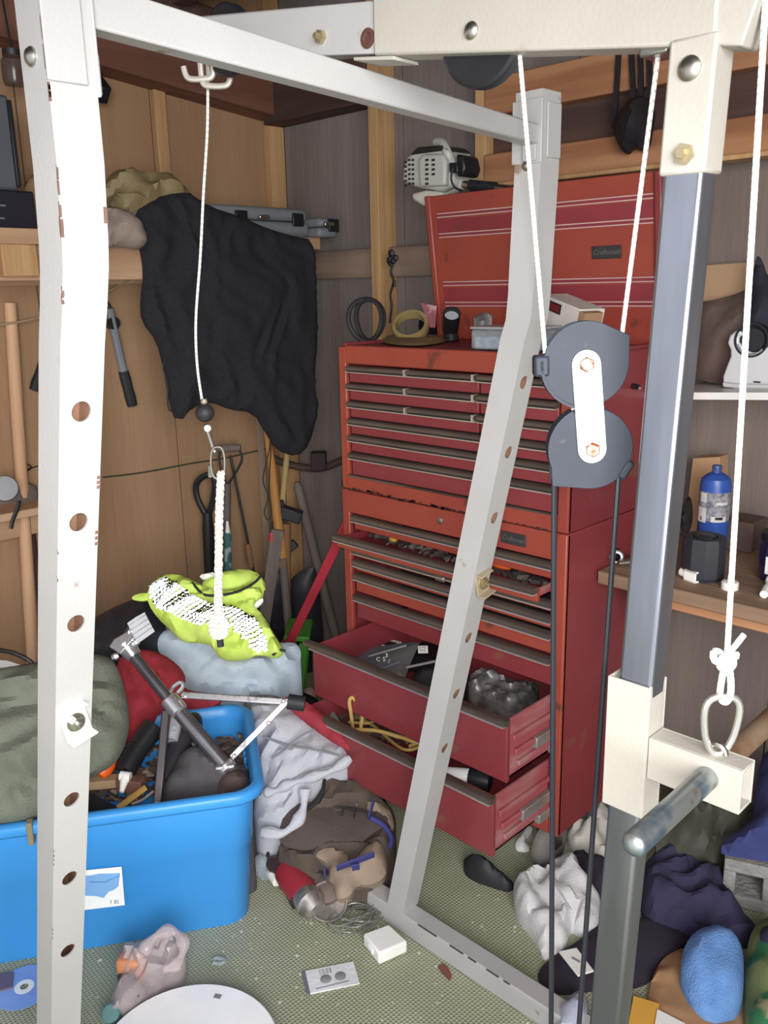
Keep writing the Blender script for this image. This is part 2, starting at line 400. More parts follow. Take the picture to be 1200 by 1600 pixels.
UF = -.797
def v_of(px, py, u): return PU(px, py, u).y
vL0, vL1 = v_of(88, 250, UF), v_of(162.5, 250, UF)
vF0, vF1 = 1.155, 1.203
TW = .048
rack = thing('power_rack', 'tall grey steel power rack with pulley tower standing on green carpet', 'exercise rack', (-.75, .8, 0))
def upright(v0, v1, path, holes, r=.0108):
    """path: list of (u,z) top to bottom of the face towards +X; holes: (z) on the lowest straight run"""
    mb = MB()
    n = len(path)
    for i in range(n - 1):
        (ua, za), (ub, zb) = path[i], path[i + 1]
        for v in (v0, v1): mb.add([(ua, v, za), (ub, v, zb), (ub - TW, v, zb), (ua - TW, v, za)], [(0, 1, 2, 3)])
        hs = holes if i == n - 2 else []
        for off, dep in ((0, -.003), (-TW, .003)):
            P = [Vector((v0, zb)), Vector((v1, zb)), Vector((v1, za)), Vector((v0, za))]; E = [(0, 1), (1, 2), (2, 3), (3, 0)]
            for hz in hs:
                b = len(P); P += [Vector(((v0 + v1) / 2 + r * math.cos(a * math.pi / 9), hz + r * math.sin(a * math.pi / 9))) for a in range(18)]
                E += [(b + k, b + (k + 1) % 18) for k in range(18)]
            V, _, Fc = delaunay_2d_cdt(P, E, [], 0, 1e-6)[:3]
            f3 = lambda p: (ua + (ub - ua) * (p.y - za) / (zb - za) + off, p.x, p.y)
            keep = []
            for f in Fc:
                c = sum((V[k] for k in f), Vector((0, 0))) / len(f)
                if all((c - Vector(((v0 + v1) / 2, hz))).length > r * .985 for hz in hs): keep.append(tuple(f))
            mb.add([f3(p) for p in V], keep)
            for hz in hs:
                ring = [f3(Vector(((v0 + v1) / 2 + r * math.cos(a * math.pi / 9), hz + r * math.sin(a * math.pi / 9)))) for a in range(18)]
                mb.add(ring + [(q[0] + dep, q[1], q[2]) for q in ring], [(k, (k + 1) % 18, 18 + (k + 1) % 18, 18 + k) for k in range(18)])
    u, z = path[0]; mb.add([(u, v0, z), (u, v1, z), (u - TW, v1, z), (u - TW, v0, z)], [(0, 1, 2, 3)])
    return mb
def liner(v0, v1, path):
    # the bare rusty inside of the tube, seen through the holes
    mb = MB(); (ua, za), (ub, zb) = path[-2], path[-1]; g = .0035
    A = [(v0 + g, -g), (v0 + g, -TW + g), (v1 - g, -TW + g), (v1 - g, -g)]
    mb.add([(ua + o, v, za) for v, o in A] + [(ub + o, v, zb) for v, o in A], [(0, 1, 5, 4), (1, 2, 6, 5), (2, 3, 7, 6)])
    return mb
rust_in = mat('bare_rusty_inside', '#a07a62', .9)
def path_from(px, v, ztop):
    P = [PV(x, y, v) for x, y in px]; out = [(P[0].x, ztop)] + [(p.x, p.z) for p in P]
    return out
ZT = PV(846, 138, vF0).z
farpx = [(845, 260), (836, 405), (833, 460), (829, 500), (820, 530)]
pf = [(UF, ZT)] + [(PV(x, y, vF0).x, PV(x, y, vF0).z) for x, y in farpx]; pf += [(PV(629.5, 1427, vF0).x, .05)]
leftpx = [(88, 250), (96.5, 375), (98, 420), (97, 480), (94.5, 540)]
pl = [(UF, ZT)] + [(PV(x, y, vL0).x, PV(x, y, vL0).z) for x, y in leftpx]
pe = PV(80, 1600, vL0); (ua, za) = pl[-1]; pl += [(ua + (pe.x - ua) * (za - .05) / (za - pe.z), .05)]
def holes_for(hp, v0, v1, path):
    (ua, za), (ub, zb) = path[-2], path[-1]; vm = (v0 + v1) / 2
    return [PV(x, y, vm).z for x, y in hp]
hf = holes_for([(811.5, 597), (789, 706), (767, 808), (728, 995), (711, 1083), (693.5, 1168)], vF0, vF1, pf)
hl = holes_for([(127, 643), (124.5, 816.5), (120.5, 975), (115.5, 1252), (113, 1376), (109.5, 1489)], vL0, vL1, pl)
for v0, v1, p_, h_ in ((vF0, vF1, pf, hf), (vL0, vL1, pl, hl)):
    o_ = obj('upright', upright(v0, v1, p_, h_), rack_paint, rack, ang=25)
    obj('tube_inside', liner(v0, v1, p_), rust_in, o_)
# catch brackets bolted through a hole
def catch(px, py, v0, v1, path, m1, m2):
    vm = (v0 + v1) / 2; z = PV(px, py, vm).z; (ua, za), (ub, zb) = path[-2], path[-1]; u = ua + (ub - ua) * (z - za) / (zb - za)
    R = Matrix.Rotation(math.radians(12), 3, 'X'); c = Vector((u, vm, z))
    mb = MB(); mb.box(c + Vector((.003, 0, 0)), (.004, .034, .044), R)
    for s in (-1, 1): mb.box(c + R @ Vector((.010, 0, s * .021)), (.018, .034, .0035), R)
    o = obj('catch_bracket', mb, m1, rack, bevel=.001)
    nb = MB(); nb.lathe([(.0085, 0), (.0085, .002), (.0078, .008), (.0035, .0085), (.0035, .014), (.0028, .015)], c + Vector((.005, 0, 0)), (1, 0, 0), 6)
    nb.lathe([(.012, -.001), (.012, .001)], c + Vector((.006, 0, 0)), (1, 0, 0), 16)
    obj('nut', nb, m2, o)
catch(121, 1130, vL0, vL1, pl, mat('cream_bracket', '#d8d6cd', .5), steel)
catch(755, 911, vF0, vF1, pf, mat('tan_bracket', '#b3a48a', .5, .3), brass_z)
# crossbar between the uprights with its end plates
cz0, cz1 = PU(600, 166, -.80).z, PU(600, 104, -.80).z
def tilt(pa, pb):   # height along the bar from two sighted points on its face
    a, b = PU(*pa, -.80), PU(*pb, -.80); k = (b.z - a.z) / (b.y - a.y); return lambda v: a.z + k * (v - a.y)
zlo, zhi = tilt((160, 46.5), (805, 215.5)), tilt((245, 2), (795, 178))
va_, vb_ = vL1 - .002, vF0 + .002
obj('crossbar', MB().hexa([(-.826, va_, zlo(va_)), (-.800, va_, zlo(va_)), (-.800, vb_, zlo(vb_)), (-.826, vb_, zlo(vb_)), (-.826, va_, zhi(va_)), (-.800, va_, zhi(va_)), (-.800, vb_, zhi(vb_)), (-.826, vb_, zhi(vb_))]), rack_paint, rack, bevel=.0025)
for v0, v1, s in ((vL0, vL1, 1), (vF0, vF1, -1)):
    e = .0035
    mb = MB(); zb_ = cz0 - .05
    ve = v1 if s > 0 else v0
    mb.bb((-.847 - .002, ve, zb_ + .012), (-.797 + .002, ve + s * e, ZT - .012))
    mb.bb((-.797, v0 + .012 * (s < 0) - .001, zb_ + .02), (-.797 + e, v1 - .012 * (s > 0) + s * .002, ZT - .016))
    o = obj('end_plate', mb, rack_paint, rack, bevel=.0012)
    bo = MB().lathe([(.0085, 0), (.0085, .002), (.006, .005), (.002, .0065)], (-.822, v0, zb_ + .01 if s < 0 else ZT - .07), (0, -1, 0), 16)
    obj('bolt', bo, steel, rack)
    obj('gusset', MB().bb((-.826, ve + s * e, cz0 - .035), (-.802, ve + s * .008, cz0)), rack_paint, rack, bevel=.001)
# boom over the crossbar to the tower
BV0, BV1, TV1 = .775, .812, .806
sl = .157
def bz(u): return 1.568 + (-.404 - u) * sl
def boom_hex(u0, u1, v0, v1, h, lift=0, cut0=0, cut1=0):
    return MB().hexa([(u0, v0, bz(u0) + lift), (u1, v0, bz(u1) + lift), (u1, v1, bz(u1) + lift), (u0, v1, bz(u0) + lift),
                      (u0 - cut0, v0, bz(u0) + lift + h), (u1 - cut1, v0, bz(u1) + lift + h), (u1 - cut1, v1, bz(u1) + lift + h), (u0 - cut0, v1, bz(u0) + lift + h)])
obj('boom', boom_hex(-1.13, -.70, BV0 + .004, BV1 - .004, .055, .003), rack_paint, rack, bevel=.0025)
obj('boom_sleeve', boom_hex(-.768, -.362, BV0, BV1, .062), rack_cream, rack, bevel=.003)
obj('sleeve_plate', boom_hex(-.80, -.735, BV0 - .001, BV1 + .004, .004, -.0045), rack_cream, rack, bevel=.001)
obj('end_cap', MB().hexa([(-.366, BV0 + .002, bz(-.366)), (-.340, BV0 + .002, bz(-.36) - .004), (-.340, BV1 - .002, bz(-.36) - .004), (-.366, BV1 - .002, bz(-.366)),
                          (-.366, BV0 + .002, 1.632), (-.322, BV0 + .006, 1.618), (-.322, BV1 - .006, 1.618), (-.366, BV1 - .002, 1.632)]), rack_cream, rack, bevel=.002)
def bolt_v(px, py, v, r, m, hexn=18, h=.006):
    p = PV(px, py, v)
    obj('bolt', MB().lathe([(r, 0), (r, h * .35), (r * .72, h * .8), (r * .2, h)] if hexn > 6 else [(r, 0), (r, h), (r * .5, h), (r * .45, h * 2)], p, (0, -1, 0), hexn), m, rack)
bolt_v(737, 48, BV0, .0088, steel)
bolt_v(1078, 107, BV0 - .003, .0105, steel)
bolt_v(1070, 241, BV0 - .003, .0095, brass_z, 6, .005)
bolt_v(503, 58, BV0 + .004, .008, brass_z, 6, .006)
obj('bolt_hole', MB().lathe([(.011, 0), (.011, .0015), (.0065, .002), (.005, .0005)], PV(575, 60, BV0 + .004), (0, -1, 0), 16), mat('rust_hole', '#54342c', .8), rack)
def pulley(c, r, ax, w=.016, parent=None, name='pulley_wheel'):
    c = Vector(c); ax = Vector(ax).normalized()
    mb = MB().lathe([(.006, -w / 2 - .001), (.010, -w / 2 - .001), (.011, -w / 2), (r * .93, -w / 2), (r, -w / 2 + .002), (r * .84, -.001), (r * .84, .001), (r, w / 2 - .002), (r * .93, w / 2), (.011, w / 2), (.010, w / 2 + .001), (.006, w / 2 + .001)], c, ax, 36)
    return obj(name, mb, pulley_m if parent is not rack else black_pl, parent, ang=18)
pc = PV(757, 52, .80); pulley(pc, .054, (0, 1, 0), .017, rack)
pc2 = PV(1043, 40, .80)
# tower post, its upper sleeve
PW = .040
def tower(z0, z1, du, dv, m, name, bev=.004, seg=3):
    f = lambda z: -.3645 + (z - 1.46) * .0345
    return obj(name, MB().hexa([(f(z0) - PW - du, BV0 - dv, z0), (f(z0) + du, BV0 - dv, z0), (f(z0) + du, TV1 + dv, z0), (f(z0) - PW - du, TV1 + dv, z0),
                                (f(z1) - PW - du, BV0 - dv, z1), (f(z1) + du, BV0 - dv, z1), (f(z1) + du, TV1 + dv, z1), (f(z1) - PW - du, TV1 + dv, z1)]), m, rack, bevel=bev, seg=seg), f
_, fu = tower(.05, 1.50, -.0008, 0, chrome, 'tower_post', .0045)
tower(1.461, 1.572, .0018, .003, rack_cream, 'tower_sleeve', .003, 2)
# floor tubes
obj('base_tube', MB().bb((-1.30, vF0, 0), (-.20, vF1 - .003, .05)), rack_paint, rack, bevel=.004)
obj('base_tube', MB().bb((-1.30, vL0, 0), (-.20, vL1 - .003, .05)), rack_paint, rack, bevel=.004)
obj('front_tube', MB().bb((fu(.05) - PW - .005, vL1, 0), (fu(.05) + .005, vF0, .05)), rack_paint, rack, bevel=.004)
# guide hooks under the far end of the boom
hk = MB(); q = PV(327, 137, .80)
ub = q.x
def hook(c, dv, flip):
    c = Vector(c); hx = Vector((.70, .71, 0)) * flip
    return spline([c + Vector((0, 0, .05)) - hx * .012, c + Vector((0, 0, .02)) - hx * .012, c - hx * .010 + Vector((0, 0, .004)), c, c + hx * .024 + Vector((0, 0, .001)), c + hx * .030 + Vector((0, 0, .016))], 5)
hk.tube(hook((ub + .014, .792, q.z - .001), 0, 1), .0042, 8); hk.tube(hook((ub + .012, .786, q.z + .008), 0, -1), .0042, 8)
hk.tube([(ub, .80, q.z + .05), (ub, .80, q.z + .01)], .0036, 8)
obj('guide_hook', hk, mat('hook_steel', '#b9b3aa', .5, .4), rack)
obj('hook_mount', MB().bb((ub - .02, BV0 + .008, q.z + .035), (ub + .03, BV1 - .008, bz(ub) + .006)), black_pl, rack, bevel=.002)
pulley(Vector((ub + .050, .80, bz(ub) + .022)), .046, (0, 1, 0), .017, rack)
obj('cable_slot', MB().bb((PV(1030, 74, .8).x - .012, .785, bz(-.42) - .004), (PV(1030, 74, .8).x + .016, .815, bz(-.42) + .004)), steel, rack, bevel=.002)

# ---- lat pulldown cable with stop ball, carabiner and rope
def line(a, b, n=2): return [a + (b - a) * (i / n) for i in range(n + 1)]
VC = .80
cb = MB().tube(spline([Vector((ub, VC, q.z + .03)), PV(324, 200, VC), PV(318, 300, VC), PV(313, 400, VC), PV(306, 500, VC), PV(308, 570, VC), PV(316, 628, VC)], 6), .0021, 8)
one('pulldown_cable', cb, cable_w, 'thin white coated cable hanging from steel hooks in front of the black jacket', 'cable')
stop = thing('cable_stop', 'black rubber stop ball with steel swivel at the lower end of the white pulldown cable', 'cable stop', PV(320, 662, VC))
p = PV(320, 645, VC)
obj('ball', MB().ball(p, .0155, 20), black_rub, stop)
obj('collar', MB().lathe([(.004, 0), (.006, .003), (.004, .008)], p + Vector((0, 0, .0145)), (0, 0, 1), 14), rusty, stop)
p1, p2 = PV(323, 668, VC), PV(335, 705, VC)
sw = MB(); sw.tube([p1 + Vector((-.008, .004, 0)), p1 + Vector((.008, -.004, 0))], .0055, 12); sw.tube([p1, p2], .0042, 10); sw.ball(p2, .0055, 10)
obj('swivel', sw, steel, stop)
def carabiner(name, top, bot, wid, r, side, m, label, cat, pear=0):
    top, bot = Vector(top), Vector(bot); ax = (bot - top); L = ax.length; ax.normalize(); x = Vector(side).normalized(); x = (x - ax * x.dot(ax)).normalized(); pts = []
    for i in range(28):
        a = i * 2 * math.pi / 28; cx, sy = math.cos(a), math.sin(a)
        w = wid / 2 * (1 + pear * sy)
        sgn = lambda t, k: math.copysign(abs(t) ** k, t)
        pts.append((top + bot) / 2 + x * w * sgn(cx, .75) - ax * L / 2 * sgn(sy, .8))
    t = thing(name, label, cat, bot)
    obj('ring', MB().tube(pts, r, 10, closed=True), m, t)
    return t, x, ax, pts
side = Vector((.703, .711, 0))
t, x, ax, pts = carabiner('quick_link', PV(340, 698, VC), PV(341, 748, VC), .0225, .0023, side, steel, 'small steel screw link joining the pulldown swivel to the white rope', 'carabiner')
obj('screw_sleeve', MB().lathe([(.0042, 0), (.0042, .02)], PV(329, 745, VC), PV(329, 712, VC) - PV(329, 745, VC), 8), steel, t)
rope_m = twist_mat('white_twisted_rope', '#eeeae0', '#b5aea2', 55)
rt = thing('rope', 'thick white twisted rope hanging from the screw link above the yellow vest', 'rope', PV(341, 985, VC))
def twist_rope(path, r, turns):
    mbr = MB(); P = spline(path, 10)
    for k in range(3):
        pts = []
        for i, c in enumerate(P):
            a = turns * .62 * 2 * math.pi * i / len(P) + k * 2 * math.pi / 3
            pts.append(c + side * math.cos(a) * r * .5 + Vector((-.711, .703, 0)) * math.sin(a) * r * .5)
        mbr.tube(pts, r * .62, 7)
    return mbr
ro = twist_rope([PV(345, 738, VC), PV(342, 800, VC), PV(341, 870, VC), PV(339, 960, VC)], .0062, 11)
ro2 = twist_rope([PV(346, 740, VC), PV(344, 800, VC), PV(343, 870, VC), PV(343, 962, VC)], .0056, 11)
obj('strand', ro, rope_m, rt); obj('strand', ro2, rope_m, rt)
kn = MB(); pk = PV(342, 978, VC)
for k in range(4):
    kn.tube([pk + Vector((math.cos(a) * .012 * side.x, math.cos(a) * .012 * side.y, math.sin(a) * .007 + (k - 1.5) * .007)) + Vector((-.711, .703, 0)) * math.sin(a * 1 + k) * .008 for a in [i * math.pi / 6 for i in range(12)]], .0058, 7, closed=True)
obj('knot', kn, rope_m, rt)
obj('taped_end', MB().tube([PV(342, 988, VC), PV(345, 1010, VC)], .006, 10), black_rub, rt)

# ---- hanging double pulley block
fc = Vector((.703, -.711, 0)); rt_ = side
pb = PV(913, 568, VC); n_ = Vector((.66, -.75, .02)).normalized()
c2 = PP(922, 699, pb, n_)
blk = thing('pulley_block', 'double dark grey pulley block with white plate hanging on cables before the red chest', 'pulley', c2 - Vector((0, 0, .045)))
R1, R2 = .0425, .0415
pulley(pb, R1, n_, .017, blk); pulley(c2, R2, n_, .017, blk)
ux = n_.cross(Vector((0, 0, 1))).normalized() * -1; uy = ux.cross(n_).normalized()
if uy.z < 0: uy = -uy
if ux.dot(side) < 0: ux = -ux
def plate2(a, b, w, off, th):
    d = (b - a).normalized(); pr = d.cross(n_).normalized(); pts = []
    for i in range(13): t_ = math.pi * i / 12; pts.append(a + pr * math.cos(t_) * w - d * math.sin(t_) * w)
    for i in range(13): t_ = math.pi * i / 12; pts.append(b - pr * math.cos(t_) * w + d * math.sin(t_) * w)
    return MB().prism([q_ + n_ * off for q_ in pts], n_ * th)
obj('link_plate', plate2(pb, c2, .0147, .0105, .003), white_pl, blk, bevel=.0006)
obj('link_plate', plate2(pb, c2, .0147, -.0135, .003), white_pl, blk, bevel=.0006)
for c in (pb, c2):
    obj('bolt', MB().lathe([(.0082, 0), (.0082, .0045), (.0066, .006), (.002, .0065)], c + n_ * .0135, n_, 6), rusty, blk)
def guard(c, r, a0, a1):
    mbg = MB(); pts = [c + ux * math.cos(a0 + (a1 - a0) * i / 14) * r + uy * math.sin(a0 + (a1 - a0) * i / 14) * r for i in range(15)]
    outer = pts; w = .012
    for i in range(14):
        a, b = outer[i], outer[i + 1]; m1 = (a - c).normalized(); m2 = (b - c).normalized()
        mbg.hexa([a - n_ * w, b - n_ * w, b + n_ * w, a + n_ * w, a + m1 * .003 - n_ * w, b + m2 * .003 - n_ * w, b + m2 * .003 + n_ * w, a + m1 * .003 + n_ * w])
    # small tails where the cable is kept
    return mbg
obj('cable_guard', guard(pb, R1 + .0012, math.radians(175), math.radians(262)), pulley_m, blk)
obj('cable_guard', guard(c2, R2 + .0012, math.radians(118), math.radians(205)), pulley_m, blk)
def teardrop(c, r, corner, off, th):
    d = corner - c; D = d.length; phi = math.atan2(d.dot(uy), d.dot(ux)); al = math.acos(r / D)
    pts = [c + (ux * math.cos(t) + uy * math.sin(t)) * r for t in [phi + al + (2 * math.pi - 2 * al) * i / 40 for i in range(41)]] + [corner]
    return MB().prism([q_ + n_ * off for q_ in pts], n_ * th)
k1, k2 = PP(981, 523, pb, n_), PP(861, 757, pb, n_)
for c, r, k in ((pb, R1 + .0015, k1), (c2, R2 + .0015, k2)):
    obj('side_cover', teardrop(c, r, k, .0082, .002), pulley_m, blk, bevel=.0006); obj('side_cover', teardrop(c, r, k, -.0102, .002), pulley_m, blk, bevel=.0006)
for c, a, l in ((pb, 182, .016), (c2, -32, .010)):
    a = math.radians(a); d = ux * math.cos(a) + uy * math.sin(a); tg = -ux * math.sin(a) + uy * math.cos(a); r = .041
    obj('guard_tab', MB().box(c + d * (r + l * .25), (l, .024, .022), Matrix((d, n_, tg)).transposed()), pulley_m, blk, bevel=.003)
hc = thing('boom_cable', 'white braided cable in a V from the boom down around the upper pulley', 'cable', PV(850, 545, VC))
a = pb - ux * (R1 * .88); b = pb + ux * (R1 * .88)
obj('cable_run', MB().tube(line(PV(812, 84, VC), PP(852, 552, pb, n_), 8), .0024, 8), cable_w, hc)
obj('cable_run', MB().tube(line(PV(1030, 74, VC), PP(972, 522, pb, n_), 8), .0024, 8), cable_w, hc)
lc = thing('lower_cable', 'black coated cable falling in two runs from the lower pulley to the floor', 'cable', (fu(.1) - .06, VC, .04))
obj('cable_run', MB().tube(line(PP(866, 748, pb, n_), PV(861, 1640, VC - .03), 8), .0032, 8), cable_k, lc)
obj('cable_run', MB().tube(line(PP(967, 738, pb, n_), PV(902, 1640, VC - .03), 8), .0032, 8), cable_k, lc)

# ---- weight carriage on the chrome post
car = thing('weight_carriage', 'cream steel weight carriage sleeve with side arm on the chrome tower post', 'weight carriage', (-.35, .8, .73))
zc0, zc1 = PV(990, 1275, BV0 - .004).z, PV(1010, 1075, BV0 - .004).z
def sleeve(z0, z1, t, m, nm, par):
    mb = MB(); ed = .0028
    U0, U1 = fu(z0) - PW - .004, fu(z0) + .004; V0, V1 = BV0 - .004, TV1 + .004
    for lo, hi in (((U0, V0, z0), (U1, V0 + ed, z1)), ((U0, V1 - ed, z0), (U1, V1, z1)), ((U0, V0 + ed, z0), (U0 + ed, V1 - ed, z1)), ((U1 - ed, V0 + ed, z0), (U1, V1 - ed, z1))):
        mb.bb(lo, hi)
    return obj(nm, mb, m, par, bevel=.0008)
sleeve(zc0, zc1, .003, rack_cream, 'sleeve', car)
az1 = PV(1021, 1155, BV0 + .0).z; az0 = az1 - .048; uE = PV(1160, 1212, BV0).x; uB = fu(az0) + .003
am = MB(); e = .003; V0, V1 = BV0 + .0, TV1
for lo, hi in (((uB, V0, az0), (uE, V0 + e, az1)), ((uB, V1 - e, az0), (uE, V1, az1)), ((uB, V0 + e, az0), (uE, V1 - e, az0 + e)), ((uB, V0 + e, az1 - e), (uE, V1 - e, az1))): am.bb(lo, hi)
obj('arm', am, rack_cream, car, bevel=.001)
pin_m = mat('worn_zinc_pipe', '#a3a9a8', .38, .85, col2='#6a7f92', thr=(.5, .62), scale=22, col3='#8d7560', thr3=(.6, .7), scale3=40)
pin_r = mat('rusty_pipe', '#8d7a66', .6, .4, col2='#7c5a40', thr=(.4, .6), scale=14)
pc_ = PV(1105, 1215, BV0); tip = PU(990, 1330, pc_.x); rp = .0118
obj('weight_pin', MB().lathe([(rp, 0), (rp, 1.0 * (BV0 - tip.y)), (rp * .85, BV0 - tip.y + .004), (rp * .45, BV0 - tip.y + .007), (.001, BV0 - tip.y + .008)], (pc_.x, BV0 + .001, pc_.z), (0, -1, 0), 24), pin_m, car)
obj('weight_pin', MB().lathe([(rp, 0), (rp, .26), (rp * .6, .266)], (pc_.x, TV1 - .001, pc_.z), (0, 1, 0), 24), pin_r, car)
el = PV(1122, 1180, (V0 + V1) / 2)
obj('eye_loop', MB().tube([Vector((el.x + math.cos(a) * .008, (V0 + V1) / 2, az1 + .002 + math.sin(a) * .009)) for a in [i * math.pi / 7 for i in range(8)]], .003, 8), steel, car)
vm = (V0 + V1) / 2
t, x, ax, pts = carabiner('carabiner', PV(1131, 1088, vm), PV(1121, 1178, vm), .033, .0036, side, mat('galvanised', '#c3c1bc', .4, .8, col3='#8e5a38', thr3=(.66, .72), scale3=60), 'pear shaped galvanised snap hook tied to the white cable above the weight carriage', 'carabiner', .35)
wc = thing('tower_cable', 'white coated cable with a knotted loop hanging at the right edge beside the chrome post', 'cable', PV(1128, 1092, vm))
obj('cable_run', MB().tube(line(PV(1200, -60, vm), PV(1136, 1022, vm), 10), .0029, 8), cable_w, wc)
obj('loop', MB().tube(spline([PV(1134, 1030, vm), PV(1128, 1060, vm), PV(1125, 1085, vm), PV(1131, 1097, vm), PV(1140, 1090, vm), PV(1142, 1065, vm), PV(1137, 1030, vm)], 5), .0034, 8), cable_w, wc)
pk = PV(1132, 1026, vm)
obj('knot', MB().tube([pk + side * math.cos(a) * .011 + Vector((0, 0, math.sin(a * 2) * .004)) + fc * math.sin(a) * .006 for a in [i * math.pi / 8 for i in range(16)]], .0038, 8, closed=True).tube([pk + side * math.cos(a) * .007 + Vector((0, 0, -.004 + math.sin(a) * .007)) + fc * .006 for a in [i * math.pi / 8 for i in range(16)]], .0034, 8, closed=True), cable_w, wc)
obj('cable_tail', MB().tube([pk, PV(1148, 1010, vm), PV(1162, 992, vm)], .003, 8), cable_w, wc)

# chipped paint: bare brown metal along the near upright's edge, dark chips along the floor tube
chip = mat('bare_chipped_metal', '#6f574d', .8, var=.2, scale=60); chipd = mat('dark_chip', '#4b4548', .8)
cm2 = MB(); random.seed(21)
def corner_u(z):
    for (ua, za), (ub_, zb_) in zip(pl, pl[1:]):
        if zb_ <= z <= za: return ua + (ub_ - ua) * (z - za) / (zb_ - za)
    return pl[0][0]
for y0, y1, w in ((15, 48, .005), (62, 95, .006), (100, 112, .003), (128, 150, .004), (262, 300, .003), (322, 342, .004), (345, 372, .006), (455, 474, .004), (862, 868, .002), (905, 910, .002), (1335, 1360, .002), (1460, 1475, .002)):
    y = y0
    while y < y1:
        p = PV(90, y, vL0); u = corner_u(p.z); h = random.uniform(.004, .009)
        cm2.box((u - w * .21, vL0 + w * .21, p.z), (w * .46, w * random.uniform(.44, .5), h)); y += 7
for y0, y1 in ((328, 345), (745, 760), (832, 850)):
    for k in range(3):
        p = PV(160, y0 + (y1 - y0) * k / 2, vL1); u = corner_u(p.z); cm2.box((u - .0018, vL1 - .0016, p.z), (.004, .004, .006))
o_ = obj('chipped_paint', cm2, chip, rack); o_['kind'] = 'stuff'
cm3 = MB()
for x0, x1 in ((650, 680), (702, 724), (732, 745), (762, 782), (790, 800)):
    a, b = PZ(x0, 1447 + (x0 - 650) * .585, .05), PZ(x1, 1447 + (x1 - 650) * .585, .05)
    cm3.bb((a.x, vF0 - .0006, .0488), (b.x, vF0 + .002, .0506))
o_ = obj('chipped_edge', cm3, chipd, rack); o_['kind'] = 'stuff'

# ================================================================ red tool chest on its roller cabinet
red = mat('red_enamel', '#86383c', .42, col2='#793137', thr=(.35, .7), scale=4, bump=.02, bscale=120, col3='#7d4a3e', thr3=(.66, .74), scale3=10, coat=.15)
red_o = mat('red_enamel_orange', '#9b4737', .42, col2='#8e3c35', thr=(.35, .7), scale=4, bump=.02, bscale=120, col3='#6c3a2e', thr3=(.66, .72), scale3=12, coat=.15)  # more orange red for posts, rails, lid and upper cabinet drawers
red_in = mat('red_enamel_inside', '#8d3640', .5, col2='#7b3036', thr=(.4, .7), scale=5, col3='#63413c', thr3=(.6, .75), scale3=9)
red_d = mat('dusty_red_side', '#984a50', .6, col2='#a07574', thr=(.45, .7), scale=8, stretch=(1, 1, 3))
dust = mat('dusty_aluminium', '#6f6259', .55, .25, col2='#453b36', thr=(.35, .65), scale=16, stretch=(.2, 1, 1))
trim_c = mat('bright_trim', '#c9c2be', .3, .55, var=.1)
trim_l = mat('pale_trim_line', '#c8a9a4', .4, .1)
gap_shade = mat('painted_gap_shade', '#2a2120', .9)  # near-black sheets put behind the drawers to paint shade into the gaps
slide_m = mat('zinc_slide', '#a5a19c', .45, .6, col2='#8a7f78', thr=(.4, .7), scale=14)
badge_m = mat('badge_plate', '#3b3a3b', .5, .2, var=.2, scale=40)
badge_t = mat('badge_letters', '#77736f', .45, .5)
A0, A1, V0C, V1C = -1.619, -.9375, 1.488, 1.885
chest = thing('tool_chest', 'red steel top chest with open lid and rows of dusty drawers, on the roller cabinet', 'tool chest', ((A0 + A1) / 2, (V0C + V1C) / 2, .868))
cab = thing('roller_cabinet', 'red steel roller cabinet on casters with two lower drawers pulled open', 'tool cabinet', ((A0 + A1) / 2, (V0C + V1C) / 2, 0))
def shell(par, z0, z1, a0, a1, top=False):
    t = .012
    obj('side_panel', MB().bb((a0, V0C, z0), (a0 + t, V1C, z1)), red, par, bevel=.002)
    obj('side_panel', MB().bb((a1 - t, V0C, z0), (a1, V1C, z1)), red, par, bevel=.002)
    obj('back_panel', MB().bb((a0 + t, V1C - .006, z0), (a1 - t, V1C, z1)), red, par)
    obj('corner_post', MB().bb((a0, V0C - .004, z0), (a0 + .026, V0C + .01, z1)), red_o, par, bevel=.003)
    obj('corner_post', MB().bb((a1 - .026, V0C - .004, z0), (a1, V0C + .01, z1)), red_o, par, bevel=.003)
    obj('bottom_panel', MB().bb((a0 + t, V0C + .02, z0), (a1 - t, V1C - .006, z0 + .006)), red_in, par)
shell(chest, .868, 1.228, A0 + .003, A1)
D0, D1 = A0 + .042, A1 - .030
def lip_profile(u0, u1, v, z, dep=.016, h=.0095, open_=0):
    # rolled pull along the top of a drawer front, profile in (v,z)
    pr = [(v, z - h), (v - dep * .55, z - h), (v - dep, z - h * .55), (v - dep, z - h * .1), (v - dep * .8, z + h * .25), (v - dep * .2, z + h * .35), (v + .004, z + h * .35), (v + .004, z - h)]
    return MB().prism([(u0, a, b) for a, b in pr], (u1 - u0, 0, 0))
